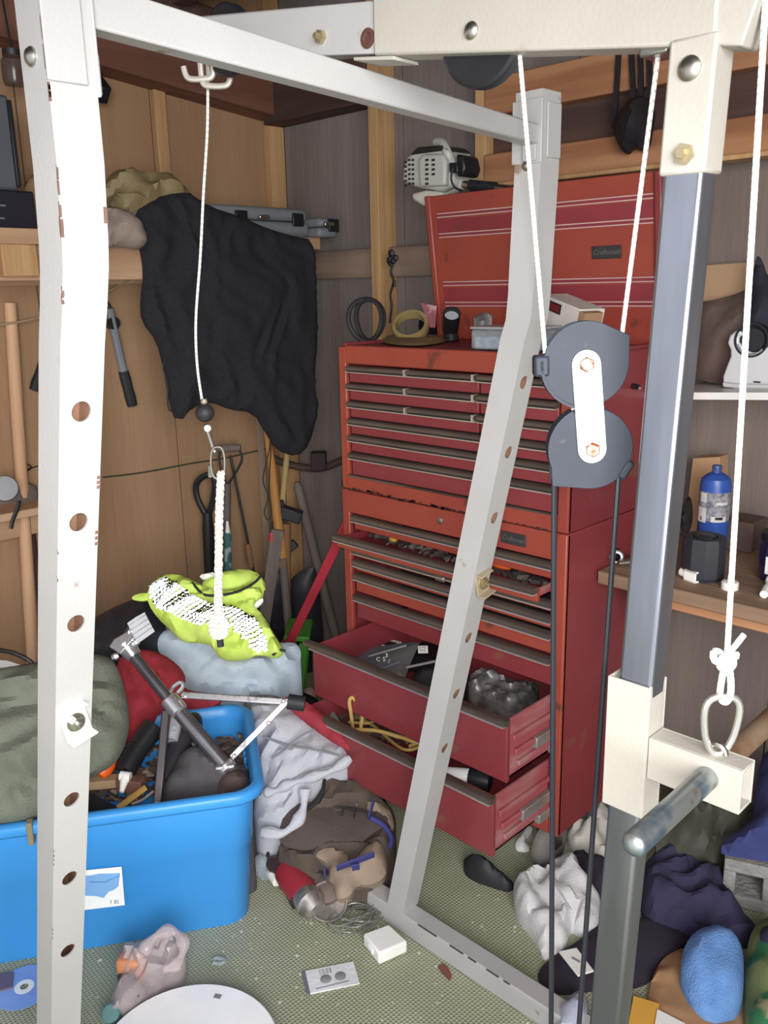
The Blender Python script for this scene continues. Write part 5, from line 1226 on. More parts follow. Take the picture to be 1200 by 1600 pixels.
cloth_band([(310, 899), (330, 893), (338, 897), (318, 906)], .004); cloth_band([(396, 944), (410, 933), (412, 940), (400, 950)], .03)
pip = [(300, 910), (312, 924), (322, 930), (345, 930), (372, 924), (398, 910), (410, 896)]
obj('neck_piping', MB().tube(spline([PP(x, y, vp0 + vn * .03, vn) for x, y in pip], 5), .0035, 8), black_rub, vt)
obj('hem_piping', MB().tube(spline([PP(x, y, vp0 + vn * .016, vn) for x, y in ((426, 1024), (436, 1016), (446, 1017))], 4), .0035, 8), black_rub, vt)
# quilted moving pad with red side
qm = mat('quilted_grey_white', '#b8bac2', .9, var=.06, scale=8, bump=.15, bscale=140)
qn = Vector((.42, -.62, .66)).normalized(); qp0 = Vector(PZ(440, 1308, .10)) + Vector((-.05, .06, .10))
qt = thing('quilted_jacket', 'quilted pale grey jacket with red lining lying between bin and open drawers', 'jacket', PZ(440, 1310, .05))
obj('quilted_shell', cloth(PPs([(384, 1098), (420, 1092), (446, 1100), (480, 1126), (550, 1172), (544, 1192), (505, 1222), (482, 1240), (474, 1282), (448, 1308), (412, 1306), (396, 1280), (396, 1240), (408, 1200)], qp0, qn), qn, s=.012, edge=.04, bulge=.03, fold=.026, L=.055, ang=.7, str_=4, seed=31, ground=0), qm, qt)
for pts in ([(410, 1150), (450, 1165), (485, 1170), (530, 1180)], [(412, 1238), (440, 1228), (480, 1208), (530, 1196)], [(425, 1185), (445, 1172), (470, 1150), (492, 1140)]):
    obj('stitch_seam', MB().tube(spline([PP(x, y, qp0 + qn * .066, qn) for x, y in pts], 4), .0028, 6), mat('seam_grey', '#85868d', .9) if 'seam_grey' not in bpy.data.materials else bpy.data.materials['seam_grey'], qt)
obj('red_lining', cloth(PPs([(440, 1092), (455, 1086), (482, 1097), (520, 1130), (553, 1164), (550, 1176), (520, 1160), (480, 1132), (450, 1106)], qp0 + qn * .03, qn), qn, s=.012, edge=.012, bulge=.012, fold=.006, L=.05, seed=32, back=.03), mat('crimson_lining', '#98303c', .8), qt)
obj('folded_edge', MB().tube(spline([PP(x, y, qp0 + qn * .065, qn) for x, y in ((414, 1238), (430, 1236), (452, 1225), (485, 1215), (520, 1203), (548, 1184))], 5), [.010 + .004 * math.sin(i * .9) for i in range(26)], 10), qm, qt)
obj('hanging_fold', MB().tube(spline([PP(x, y, qp0 + qn * .055, qn) for x, y in ((410, 1300), (440, 1302), (463, 1285), (474, 1262), (476, 1235))], 5), [.012 + .004 * math.sin(i * .7) for i in range(21)], 10), qm, qt)
# grey rag behind the jacket, green plastic stool legs and a pale ball beyond the vest
heap('grey_shirt', [(378, 1088), (420, 1084), (446, 1092), (425, 1112), (400, 1130), (385, 1120)], qp0 + qn * .0 - Vector((.06, -.06, 0)), qn, mat('grey_jersey', '#8a8890', .95, bump=.2), 'small grey jersey wedged behind the bin\'s right rear corner', 'shirt', s=.012, edge=.02, bulge=.03, fold=.02, L=.05, seed=33, ground=0)
grn = mat('bright_green_plastic', '#4f9a3a', .45)
gs = thing('green_stool', 'low green plastic step stool standing in the corner left of the drawers', 'stool', PP(475, 1075, (-2.0, 1.66, 0), KN) * 1.0)
G0 = Vector((-2.0, 1.68, 0)); gk = lambda x, y: PP(x, y, G0, KN)
gt = gk(455, 1002).z
pz = [gk(444, 1002), gk(484, 1004)]
obj('seat', MB().prism([pz[0] + Vector((0, 0, 0)), pz[1], pz[1] - KN * .16, pz[0] - KN * .16], (0, 0, .018)), grn, gs, bevel=.004)
for x in (474, ):
    for o_ in (0, -.14):
        a = gk(480, 1006) + KN * o_ - KX * .012; b = gk(468, 1075) + KN * o_
        b = a + (b - a) * (a.z / (a.z - b.z))
        obj('leg', MB().bar(a, b, .030, .02, up=KN), grn, gs, bevel=.003)
a = gk(447, 1005) + KX * .01
for o_ in (0, -.14): obj('leg', MB().bar(a + KN * o_, Vector((a.x, a.y, 0)) + KN * o_ - KX * .03, .030, .02, up=KN), grn, gs, bevel=.003)
bl_ = PZ(484, 1092, .035)
one('pale_ball', MB().ball(PZ(484, 1085, .05), .026, 18), mat('pinkish_ball', '#b59a92', .6, col2='#8d5d5a', thr=(.55, .7), scale=24), 'scuffed pinkish ball lying on the dark floor left of the lower drawer', 'ball')
heap('dark_coat', [(425, 1060), (445, 1050), (470, 1080), (495, 1090), (520, 1120), (470, 1110), (440, 1095)], PZ(470, 1090, .06), Vector((.2, -.3, .9)), mat('dark_navy_cloth', '#24232b', .9), 'dark navy cloth on the floor between pale jeans and lower drawer', 'cloth', s=.014, edge=.02, bulge=.03, fold=.02, L=.05, seed=35, ground=0)
heap('white_paper', [(-30, 1030), (10, 1032), (36, 1040), (20, 1050), (-30, 1060)], PP(10, 1040, olp - Vector((.12, 0, -.02)), up_n), up_n, white_pl, 'white paper sheet sticking out behind the olive blanket at the left edge', 'paper', s=.015, edge=.003, bulge=.003, fold=.002, L=.1, round_=0, back=.003)
one('grey_hose', MB().tube(spline([PP(x, y, PU(20, 1030, -2.2), KN) for x, y in ((-30, 1016), (0, 1016), (25, 1022), (50, 1036), (62, 1060))], 5), .006, 8), steel_d, 'thin grey hose curving behind the olive blanket at the left edge', 'hose')
# ---- folding chrome stand leaning in the bin
ch2 = mat('stand_chrome', '#d0cfd2', .28, .8, col2='#8f8a86', thr=(.55, .7), scale=60)
blk_c = mat('black_chrome_tube', '#7d7b80', .3, .8, var=.2, scale=20)
S0 = Vector((RC.x, RC.y, .44)) + e1 * .10 + e2 * .16; SN = Vector((.62, -.55, .56)).normalized()
def S(x, y, o=0.): return PP(x, y, S0 + SN * o, SN)
st_ = thing('folding_stand', 'folding chrome tripod stand lying upside down across the blue bin', 'tripod stand', S(350, 1200))
obj('main_tube', MB().tube([S(206, 1022), S(270, 1100)], .0125, 14), blk_c, st_)
obj('main_tube', MB().tube([S(272, 1103), S(352, 1196)], .0165, 14), blk_c, st_)
obj('tube_collar', MB().lathe([(.017, -.022), (.021, -.018), (.021, .018), (.017, .022)], S(272, 1102), S(352, 1196) - S(206, 1022), 18), ch2, st_)
obj('top_plate', MB().prism([S(172, 1012, .01), S(190, 1024, .01), S(212, 1000, .01), S(222, 982, .01), S(207, 984, .01), S(180, 1000, .01)], SN * .012), ch2, st_, bevel=.003)
obj('plate_neck', MB().tube([S(196, 1008), S(210, 1026)], [.024, .017], 14), ch2, st_)
for x, y in ((180, 1026), (212, 1004), (206, 986)): obj('wing_nut', MB().tube([S(x - 5, y + 2, .02), S(x + 5, y - 2, .02)], .007, 8).ball(S(x, y, .02), .009, 8), ch2, st_)
lbc = obj('wrapped_label', MB().prism([S(199, 974, .035), (S(199, 974, .035) + S(226, 957, .035)) * .5 + SN * .004, S(226, 957, .035), S(242, 987, .035), S(215, 1006, .035)], SN * .002), mat('silver_label', '#c9ccd0', .35, .3), st_)
for i in range(4):
    f0 = i * .22 + .12; a = S(199 + 16 * f0, 974 + 32 * f0, .0385); b = S(226 + 16 * f0, 957 + 30 * f0, .0385)
    obj('label_line', MB().bar(a, b, .001, .003, up=SN), m_grey, lbc)
obj('upper_arm', MB().bar(S(284, 1086, .01), S(452, 1097, .02), .014, .013, up=SN), ch2, st_, bevel=.002)
obj('rubber_tip', MB().tube([S(450, 1096, .02), S(476, 1100, .02)], .017, 14), black_rub, st_)
obj('lower_arm', MB().bar(S(362, 1184, .012), S(448, 1096, .03), .013, .004, up=SN), ch2, st_, bevel=.001)
for x, y, o_ in ((366, 1182, .016), (443, 1096, .034), (420, 1130, .024), (286, 1086, .02)): obj('rivet', MB().lathe([(.005, 0), (.005, .003), (.003, .005)], S(x, y, o_), SN, 12), ch2, st_)
obj('release_lever', MB().tube(spline([S(266, 1080, .02), S(272, 1072, .03), S(282, 1066, .03), S(286, 1072, .03), S(278, 1082, .025)], 4), .0045, 8), ch2, st_)
obj('end_bracket', MB().lathe([(.019, 0), (.022, .004), (.022, .014), (.019, .018)], S(350, 1194), S(352, 1196) - S(206, 1022), 18), ch2, st_)
obj('end_nut', MB().tube([S(338, 1200, .015), S(366, 1196, .015)], .007, 8), ch2, st_)
obj('third_leg', MB().bar(S(260, 1110, -.02), S(246, 1262, -.015), .018, .018, up=SN), mat('dark_tube_leg', '#5a5557', .4, .6), st_, bevel=.003)
obj('third_leg_tip', MB().ball(S(246, 1256, .0), .008, 10), ch2, st_)
# ---- things inside the bin
I0 = Vector((RC.x, RC.y, .30)) + e1 * .25 + e2 * .16; IN = Vector((.45, -.38, .81)).normalized()
def Ip(x, y, o=0.): return PP(x, y, I0 + IN * o, IN)
fl1 = thing('flashlight', 'thick black flashlight lying in the bin left of the stand\'s tube', 'flashlight', Ip(200, 1200))
obj('body', MB().tube([Ip(194, 1205, .01), Ip(216, 1168, .01)], [.026, .025], 18), black_pl, fl1); obj('head', MB().tube([Ip(216, 1168, .01), Ip(240, 1136, .01)], [.024, .028], 18), mat('black_gloss', '#26262a', .25), fl1)
fl2 = thing('black_tube', 'dark tube with a crumpled silver label standing in the bin under the stand', 'tube', Ip(262, 1230))
obj('body', MB().tube([Ip(256, 1222), Ip(296, 1128)], .026, 18), mat('dark_tube', '#2f2c33', .35), fl2)
obj('silver_label', MB().tube([Ip(266, 1158, .024), Ip(276, 1122, .024)], .018, 14), mat('crumpled_silver', '#c5c8d0', .3, .4, bump=.5, bscale=80), fl2)
oh = thing('orange_screwdriver', 'screwdriver with a bright orange handle at the bin\'s left inside', 'screwdriver', Ip(165, 1212))
obj('handle', MB().tube(line(Ip(156, 1212, .02), Ip(176, 1184, .02), 4), [.012, .018, .0185, .017, .012], 14), mat('neon_orange', '#f0641e', .35), oh); obj('shank', MB().tube([Ip(176, 1184, .02), Ip(192, 1160, .02)], .004, 8), steel, oh)
one('white_nozzle', MB().tube([Ip(190, 1238, .02), Ip(196, 1212, .02)], [.005, .012], 12).tube([Ip(188, 1212, .02), Ip(204, 1214, .02)], .011, 12), white_pl, 'white plastic nozzle standing in the bin beside the black flashlight', 'nozzle')
one('wooden_stick', MB().bar(Ip(184, 1263, .02), Ip(228, 1230, .02), .008, .010), mat('pale_stick', '#c39a54', .7), 'pale wooden stick lying near the bin\'s front rim', 'stick')
one('bright_wire', MB().tube(spline([Ip(206, 1256, .02), Ip(222, 1250, .02), Ip(240, 1236, .02)], 4), .003, 6), trim_c, 'short bright wire lying beside the wooden stick in the bin', 'wire')
one('chisel', MB().bar(Ip(186, 1224), Ip(214, 1158, .0), .004, .016, up=IN), steel_d, 'grey flat chisel blade leaning beside the orange screwdriver', 'chisel')
one('brown_block', MB().box(Ip(205, 1225), (.06, .03, .03), Matrix.Rotation(.6, 3, 'Z')), rust_m if False else mat('brown_rust_block', '#6d4a3c', .8), 'rusty brown block lying under the white nozzle in the bin', 'block', bevel=.003)
one('wood_offcut', MB().box(Ip(160, 1222, -.01), (.08, .03, .02), Matrix.Rotation(.9, 3, 'Z')), mat('pale_offcut', '#a5896b', .8), 'pale wooden offcut lying at the bin\'s left inside under the orange handle', 'wood offcut', bevel=.002)
one('black_tray', MB().prism([Ip(140, 1240), Ip(195, 1268), Ip(185, 1275), Ip(140, 1275)], IN * .012), black_pl, 'black plastic tray edge inside the bin\'s front rim by the upright', 'tray', bevel=.002)
heap('dark_backpack', [(255, 1215), (285, 1170), (320, 1165), (350, 1185), (388, 1195), (392, 1232), (370, 1240), (290, 1262), (250, 1262)], Ip(310, 1220), IN, mat('charcoal_canvas', '#4a464a', .9, bump=.2, col2='#5a5558'), 'charcoal canvas backpack crammed in the bin\'s right front', 'backpack', s=.013, edge=.04, bulge=.05, fold=.02, L=.07, seed=41, ground=.02)
heap('brown_cloth_ball', [(338, 1225), (345, 1205), (368, 1198), (388, 1210), (390, 1235), (345, 1245)], Ip(365, 1222, .035), IN, mat('dark_brown_cloth', '#4b3c3a', .9, bump=.3), 'dark brown cloth bundle under the stand\'s lower end in the bin', 'cloth', s=.012, edge=.03, bulge=.03, fold=.015, L=.05, seed=42, back=.03)
heap('black_plastic_bag', [(275, 1130), (300, 1110), (318, 1118), (312, 1150), (330, 1175), (300, 1185), (282, 1165)], Ip(300, 1150, -.02), IN, black_pl, 'black plastic sheet crumpled in the bin behind the stand\'s tube', 'plastic sheet', s=.012, edge=.02, bulge=.03, fold=.02, L=.05, seed=43, ground=.02)
bits('bin_litter', (150, 1175, 385, 1262), .24, .05, 150, mat('bin_bits', '#5d4c44', .7, col2='#9a8b7d', thr=(.55, .6), scale=30), 'small mixed tools and scraps filling the blue bin between the larger things', 'scraps', .01, .03)

# ================================================================ things on the floor
def fh(name, pxs, base, n, m, label, cat, par=None, **k):
    """soft heap on the floor whose outline lies on a plane through photo point `base`=(x,y,z)"""
    return heap(name, pxs, PZ(*base), Vector(n), m, label, cat, par, ground=k.pop('ground', 0), **k)
FN = Vector((.13, -.14, .98))
# brown tool bag with tan pouch and blue straps
tb_ = thing('tool_bag', 'dark brown tool bag with tan pouch and blue straps slumped before the drawers', 'tool bag', PZ(530, 1390, 0))
tbn = Vector((.36, -.36, .86)).normalized(); T0 = PZ(510, 1405, .03)
obj('bag_body', cloth(PPs([(440, 1312), (452, 1262), (475, 1225), (520, 1212), (580, 1228), (618, 1262), (622, 1300), (612, 1345), (600, 1392), (560, 1408), (500, 1400), (455, 1370), (425, 1345)], T0, tbn), tbn, s=.012, edge=.035, bulge=.02, fold=.03, L=.05, ang=.2, seed=51, rough_edge=.012, ground=0), mat('brown_bag_canvas', '#51463f', .9, bump=.25, col2='#5f534a'), tb_)
obj('bag_flap', cloth(PPs([(430, 1318), (448, 1258), (470, 1250), (600, 1270), (610, 1285), (570, 1310), (545, 1340), (500, 1325), (470, 1330)], T0 + tbn * .045, tbn), tbn, s=.014, edge=.012, bulge=.01, fold=.006, L=.09, seed=52, back=.02), mat('dark_flap', '#4f4440', .85, bump=.2), tb_)
tan = mat('tan_canvas', '#8f7d6c', .9, bump=.25, col2='#9c8978')
obj('tan_pouch', cloth(PPs([(487, 1335), (500, 1325), (535, 1324), (552, 1345), (560, 1332), (592, 1308), (604, 1330), (606, 1370), (575, 1385), (555, 1378), (548, 1402), (525, 1405), (522, 1380), (512, 1375), (515, 1350)], T0 + tbn * .045, tbn), tbn, s=.011, edge=.02, bulge=.022, fold=.014, L=.05, seed=53, back=.03), tan, tb_)
obj('tan_panel', cloth(PPs([(532, 1255), (545, 1243), (575, 1245), (610, 1260), (618, 1300), (600, 1290), (575, 1272)], T0 + tbn * .03, tbn), tbn, s=.012, edge=.015, bulge=.015, fold=.01, L=.05, seed=54, back=.03), tan, tb_)
bls = mat('blue_webbing', '#3d3f7d', .7)
def strap(a, b, w, nm, m, off=.092): obj(nm, MB().bar(PP(*a, T0 + tbn * off, tbn), PP(*b, T0 + tbn * off, tbn), .004, w, up=tbn), m, tb_, bevel=.0008)
strap((526, 1357), (585, 1335), .024, 'blue_strap', bls, .115); strap((550, 1356), (562, 1354), .026, 'blue_strap', bls, .113)
strap((576, 1278), (584, 1250), .020, 'blue_strap', bls, .085); strap((507, 1355), (508, 1372), .02, 'blue_strap', bls, .06)
for a, b in (((536, 1262), (570, 1268)), ((536, 1262), (534, 1274)), ((556, 1264), (553, 1278))): strap(a, b, .006, 'dark_seam', black_rub, .085)
obj('bag_pipe', MB().tube(spline([PP(x, y, T0 + tbn * .08, tbn) for x, y in ((580, 1278), (600, 1290), (612, 1310), (608, 1325))], 4), .006, 8), bls, tb_)
one('black_hose', MB().tube(spline([PP(x, y, T0 + tbn * .06, tbn) for x, y in ((507, 1218), (503, 1240), (490, 1258), (470, 1270))], 5), .0045, 8), black_rub, 'short black cable arching over the back of the brown tool bag', 'cable')
# red angle grinder
gr = thing('angle_grinder', 'red angle grinder with scuffed metal head lying in front of the tool bag', 'angle grinder', PZ(470, 1420, 0))
rg = mat('grinder_red', '#9c2f38', .4, var=.1); g0, g1, g2, g3 = PZ(432, 1362, .05), PZ(452, 1362, .05), PZ(478, 1400, .05), PZ(490, 1418, .045)
obj('rear_handle', MB().tube([PZ(425, 1352, .04), PZ(440, 1352, .05), PZ(452, 1364, .05)], [.022, .026, .031], 16), mat('grinder_dark', '#4b3a3d', .5), gr)
obj('motor_body', MB().tube(line(PZ(450, 1362, .05), PZ(480, 1402, .05), 4), [.033, .035, .035, .034, .031], 20), rg, gr)
obj('switch_plate', MB().bar(PZ(452, 1378, .04) + Vector((.02, -.02, 0)), PZ(462, 1398, .04) + Vector((.02, -.02, 0)), .012, .03), mat('grinder_black', '#2d2b2e', .5), gr, bevel=.002)
gh = mat('scuffed_alloy', '#b5b1ab', .4, .7, col2='#8d8680', thr=(.45, .6), scale=30)
obj('gear_head', MB().tube([PZ(478, 1400, .05), PZ(486, 1412, .05), PZ(496, 1424, .045)], [.031, .034, .022], 16).lathe([(.024, -.01), (.030, 0), (.030, .02), (.018, .035)], PZ(486, 1412, .02), (.2, -.2, .9), 18), gh, gr)
obj('disc_guard', MB().lathe([(.030, 0), (.042, .001), (.044, .018), (.041, .018), (.038, .004), (.030, .003)], PZ(512, 1412, .035), (.45, -.35, .8), 28), gh, gr)
obj('spindle', MB().lathe([(.034, 0), (.034, .012), (.012, .02)], PZ(510, 1392, .05), (.3, -.3, .9), 20), mat('rust_spindle', '#7a6862', .6, .4), gr)
obj('power_cord', MB().tube(spline([PZ(424, 1352, .04), PZ(418, 1340, .05), PZ(424, 1325, .06), PZ(440, 1318, .05), PZ(470, 1330, .04)], 5), .0045, 8), black_rub, gr)
fh('red_rag', [(402, 1312), (420, 1308), (432, 1318), (420, 1330), (404, 1330)], (415, 1330, .01), FN, red_f, 'small red rag on the floor under the pale quilted jacket', 'rag', s=.012, edge=.015, bulge=.02, fold=.012, L=.04, seed=55)
wb_ = thing('clear_bottle', 'clear plastic bottle lying against the blue bin\'s right corner', 'bottle', PZ(415, 1372, 0))
obj('bottle_body', MB().tube([PZ(404, 1350, .03), PZ(420, 1360, .03), PZ(428, 1368, .03), PZ(432, 1376, .028)], [.026, .026, .012, .012], 16), clear_m, wb_); obj('cap', MB().tube([PZ(424, 1364, .03), PZ(434, 1377, .028)], .0135, 12), white_pl, wb_)
one('steel_clamp', MB().tube(spline([PZ(432, 1340, .04), PZ(440, 1322, .05), PZ(452, 1326, .05), PZ(444, 1345, .04)], 4), .006, 8), steel, 'bent bright steel clamp near the blue bin\'s right corner', 'clamp')
# tangle of grey wire
random.seed(9); wm = MB()
wc_ = PZ(557, 1428, .012)
for i in range(16):
    r1, r2 = random.uniform(.035, .075), random.uniform(.02, .05); a0 = random.uniform(0, 6.3); c = wc_ + Vector((random.uniform(-.015, .015), random.uniform(-.015, .015), random.uniform(0, .014)))
    ex_, ey_ = Vector((math.cos(a0), math.sin(a0), random.uniform(-.1, .1))), Vector((-math.sin(a0), math.cos(a0), random.uniform(-.1, .1)))
    wm.tube([c + ex_ * math.cos(t) * r1 + ey_ * math.sin(t) * r2 for t in [k * math.pi / 10 for k in range(20)]], .0013, 5, closed=True)
o_ = one('wire_tangle', wm, mat('grey_wire', '#8f918a', .4, .5), 'tangle of thin grey wire lying at the foot of the far upright', 'wire'); o_['kind'] = 'stuff'
# white box and plastic card pack
wq = [(567, 1462), (610, 1442), (637, 1475), (592, 1505)]
Pt = [PZ(x, y, .032) for x, y in ((567, 1458), (608, 1443), (637, 1470), (592, 1490))]
t = thing('small_white_box', 'small white plastic box lying on the carpet at the upright\'s foot', 'box', (sum(Pt, Vector()) / 4) * Vector((1, 1, 0)) if False else Vector(((Pt[0].x + Pt[2].x) / 2, (Pt[0].y + Pt[2].y) / 2, 0)))
obj('box_body', MB().prism([Vector((p.x, p.y, .002)) for p in Pt], (0, 0, .030)), white_pl, t, bevel=.005, seg=3)
cmid = (Pt[0] + Pt[3]) / 2
obj('box_catch', MB().box((cmid.x, cmid.y, .018), (.006, .02, .012), Matrix.Rotation(math.atan2(Pt[3].y - Pt[0].y, Pt[3].x - Pt[0].x) + 1.57, 3, 'Z')), white_pl, t, bevel=.001)
cq = [PZ(x, y, .004) for x, y in ((477, 1517), (552, 1502), (562, 1536), (485, 1552))]
cp = thing('card_pack', 'white packaged card with barcode and two grey dots lying on the carpet', 'package', Vector(((cq[0].x + cq[2].x) / 2, (cq[0].y + cq[2].y) / 2, 0)))
obj('card', MB().prism([p - Vector((0, 0, .003)) for p in cq], (0, 0, .003)), mat('white_blister_card', '#dfe0e2', .3, bump=.2, bscale=60), cp)
uu_, vv_ = cq[1] - cq[0], cq[3] - cq[0]
def onc(a, b, z=.0005): return cq[0] + uu_ * a + vv_ * b + Vector((0, 0, z))
cg = mat('grey_print', '#8c8c90', .5)
for a in (.36, .66): obj('battery_dot', MB().lathe([(.0115, 0), (.0115, .0012), (.010, .002)], onc(a, .55, 0), (0, 0, 1), 20), cg, cp)
for i, w in enumerate((.02, .01, .025, .01, .03, .012, .04)): obj('barcode_bar', MB().prism([onc(.27 + i * .035, .08), onc(.27 + i * .035 + w * .7, .08), onc(.27 + i * .035 + w * .7, .32), onc(.27 + i * .035, .32)], (0, 0, .0003)), cg, cp)
obj('print_line', MB().prism([onc(.12, .86), onc(.8, .80), onc(.8, .84), onc(.12, .9)], (0, 0, .0003)), cg, cp)
obj('clear_sleeve', MB().prism([p - Vector((0, 0, .0035)) for p in [cq[0] - uu_ * .09, cq[0], cq[3], cq[3] - uu_ * .07]], (0, 0, .003)), mat('sleeve_grey_film', '#9a9aa8', .2, trans=.5), cp)
# white bucket lid at the bottom edge
dz = .035
def circ(p, q, r):
    ax_, ay, bx, by, cx, cy = p.x, p.y, q.x, q.y, r.x, r.y; d = 2 * (ax_ * (by - cy) + bx * (cy - ay) + cx * (ay - by))
    ux_ = ((ax_ * ax_ + ay * ay) * (by - cy) + (bx * bx + by * by) * (cy - ay) + (cx * cx + cy * cy) * (ay - by)) / d
    uy_ = ((ax_ * ax_ + ay * ay) * (cx - bx) + (bx * bx + by * by) * (ax_ - cx) + (cx * cx + cy * cy) * (bx - ax_)) / d
    return Vector((ux_, uy_, 0)), math.hypot(ax_ - ux_, ay - uy_)
cc_, cr_ = circ(*[PZ(x, y, dz) for x, y in ((178, 1600), (300, 1537), (432, 1600))])
pt_ = thing('bucket_lid', 'large round white bucket lid lying on the carpet at the bottom edge', 'lid', cc_)
obj('lid_top', MB().lathe([(cr_ - .006, 0), (cr_ - .002, .002), (cr_, .012), (cr_, dz - .005), (cr_ - .004, dz), (.01, dz)], cc_, (0, 0, 1), 64), mat('glossy_white_top', '#fbfbfa', .3), pt_)
chp = PZ(340, 1557, dz)
obj('grey_chip', MB().box(chp + Vector((0, 0, .0006)), (.014, .010, .0008), Matrix.Rotation(.5, 3, 'Z')), m_grey, pt_)
# clear plastic bag with orange and green things
cbm = mat('clear_bag_film', '#cbbcbd', .22, alpha=.5, var=.1, bump=.4, bscale=30)
pbg = thing('plastic_bag', 'clear crumpled plastic bag holding orange and green things in front of the bin', 'plastic bag', PZ(215, 1560, 0))
gn_ = Vector((.4, -.38, .8)).normalized(); G0_ = PZ(215, 1560, .02)
obj('bag_film', cloth(PPs([(165, 1590), (172, 1560), (188, 1530), (190, 1480), (200, 1470), (215, 1475), (245, 1455), (270, 1450), (288, 1465), (290, 1490), (278, 1515), (258, 1528), (245, 1545), (220, 1575), (195, 1600)], G0_, gn_), gn_, s=.009, edge=.02, bulge=.02, fold=.035, L=.03, ang=.9, seed=61, ground=0), cbm, pbg)
obj('bag_handle', MB().tube(spline([PP(x, y, G0_ + gn_ * .06, gn_) for x, y in ((222, 1490), (245, 1462), (272, 1456), (287, 1478), (276, 1505), (255, 1515))], 5), [.011 + .004 * math.sin(i) for i in range(26)], 9), cbm, pbg)
obj('orange_pack', MB().box(PP(206, 1510, G0_ + gn_ * .012, gn_), (.055, .035, .05), Matrix.Rotation(.7, 3, 'Z')), mat('orange_pack', '#c9855f', .5, col2='#b5664a'), pbg, bevel=.008)
obj('green_block', MB().box(PP(200, 1540, G0_ + gn_ * .025, gn_), (.06, .035, .02), Matrix.Rotation(-.4, 3, 'Z')), mat('dark_green_bits', '#3d4a42', .7), pbg, bevel=.004)
obj('teal_jar', MB().lathe([(.018, 0), (.018, .03), (.014, .034)], PP(178, 1588, G0_ + gn_ * .01, gn_), gn_, 16), mat('teal_jar', '#5a7d7d', .4), pbg)
# compact disc and small bits at the left bottom
cdp = PZ(38, 1542, .003)
cd = thing('compact_disc', 'pale blue compact disc lying on the carpet behind the near upright', 'disc', (cdp.x, cdp.y, 0))
obj('disc', MB().lathe([(.008, 0), (.060, 0), (.060, .0014), (.008, .0014)], (cdp.x, cdp.y, .002), (0, 0, 1), 40, cap=False), mat('disc_blue', '#9fb2dc', .18, .4), cd)
obj('hub_ring', MB().lathe([(.008, 0), (.019, 0), (.019, .0006), (.008, .0006)], (cdp.x, cdp.y, .0035), (0, 0, 1), 28, cap=False), white_pl, cd)
one('mauve_tray', MB().prism([PZ(x, y, .001) for x, y in ((-30, 1530), (22, 1522), (20, 1545), (-30, 1560))], (0, 0, .006)), mat('mauve_panel', '#6a5f70', .5), 'mauve grey flat tray lying under the bin\'s left bottom edge', 'tray')
one('clear_clip', MB().tube(spline([PZ(332, 1500, .006), PZ(340, 1497, .006), PZ(351, 1501, .006), PZ(344, 1506, .006), PZ(333, 1505, .006)], 4), .004, 6), clear_m, 'tiny clear plastic clip lying on the carpet right of the plastic bag', 'clip')
one('dead_leaf', MB().prism([PZ(x, y, .0015) for x, y in ((684, 1512), (692, 1506), (700, 1512), (706, 1526), (702, 1533), (692, 1522))], (0, 0, .002)), mat('leaf_brown', '#7a4a42', .8), 'small reddish brown leaf lying beside the floor tube', 'leaf')
random.seed(15); lm = MB()
for i in range(230):
    x, y = random.uniform(140, 860), random.uniform(1395, 1600)
    p = PZ(x, y, .0); sz = random.choice((.0012, .0015, .002, .002, .0025, .005))
    if p.z == 0: lm.box(p + Vector((0, 0, .001)), (sz, sz * random.uniform(.5, 2), .0015), Matrix.Rotation(random.uniform(0, 3), 3, 'Z'))
o_ = one('carpet_crumbs', lm, mat('crumb_white', '#c9c5b5', .9), 'pale crumbs and wood chips scattered over the green carpet', 'crumbs'); o_['kind'] = 'stuff'
# dark shoe / glove right of the upright
fh('black_glove', [(722, 1342), (742, 1334), (760, 1345), (790, 1368), (806, 1382), (795, 1392), (770, 1382), (745, 1372), (728, 1360)], (765, 1388, .008), FN, black_rub, 'black glove lying on the carpet in front of the lowest drawer', 'glove', s=.01, edge=.02, bulge=.025, fold=.01, L=.04, seed=62)
# ---- clothes in front of and beside the cabinet
whc = mat('white_cotton', '#c9c7c8', .95, var=.05, bump=.2, bscale=200)
nav = mat('navy_cotton', '#34304a', .95, var=.12, bump=.2, bscale=160); nav2 = mat('dark_plum_cloth', '#2c2431', .95, var=.1)
fh('white_tshirt', [(802, 1375), (815, 1366), (840, 1358), (868, 1350), (866, 1340), (888, 1337), (904, 1345), (906, 1362), (922, 1382), (940, 1398), (936, 1450), (908, 1455), (890, 1440), (886, 1480), (850, 1502), (842, 1478), (830, 1452), (812, 1428), (803, 1405)], (865, 1500, .006), FN, whc, 'white T-shirt crumpled on the floor in front of the cabinet\'s caster', 'T-shirt', s=.010, edge=.012, bulge=.012, fold=.026, L=.055, ang=1.1, str_=4, seed=63)
fh('dark_mat_cloth', [(836, 1520), (870, 1490), (905, 1470), (940, 1440), (1020, 1430), (1080, 1462), (1062, 1480), (1030, 1500), (1012, 1545), (930, 1548), (870, 1560), (850, 1545)], (930, 1550, .0), Vector((.1, -.1, 1)), nav2, 'dark plum cloth spread flat under the white card and tower post', 'cloth', s=.016, edge=.01, bulge=.01, fold=.006, L=.07, seed=64)
wcd = [PZ(x, y, .030) for x, y in ((873, 1485), (901, 1479), (928, 1515), (903, 1523))]
wk = thing('white_tag_card', 'white plastic card with a small slot lying on the dark plum cloth', 'card', Vector(((wcd[0].x + wcd[2].x) / 2, (wcd[0].y + wcd[2].y) / 2, .02)))
obj('card', MB().prism([p - Vector((0, 0, .006)) for p in wcd], (0, 0, .004)), white_pl, wk, bevel=.001)
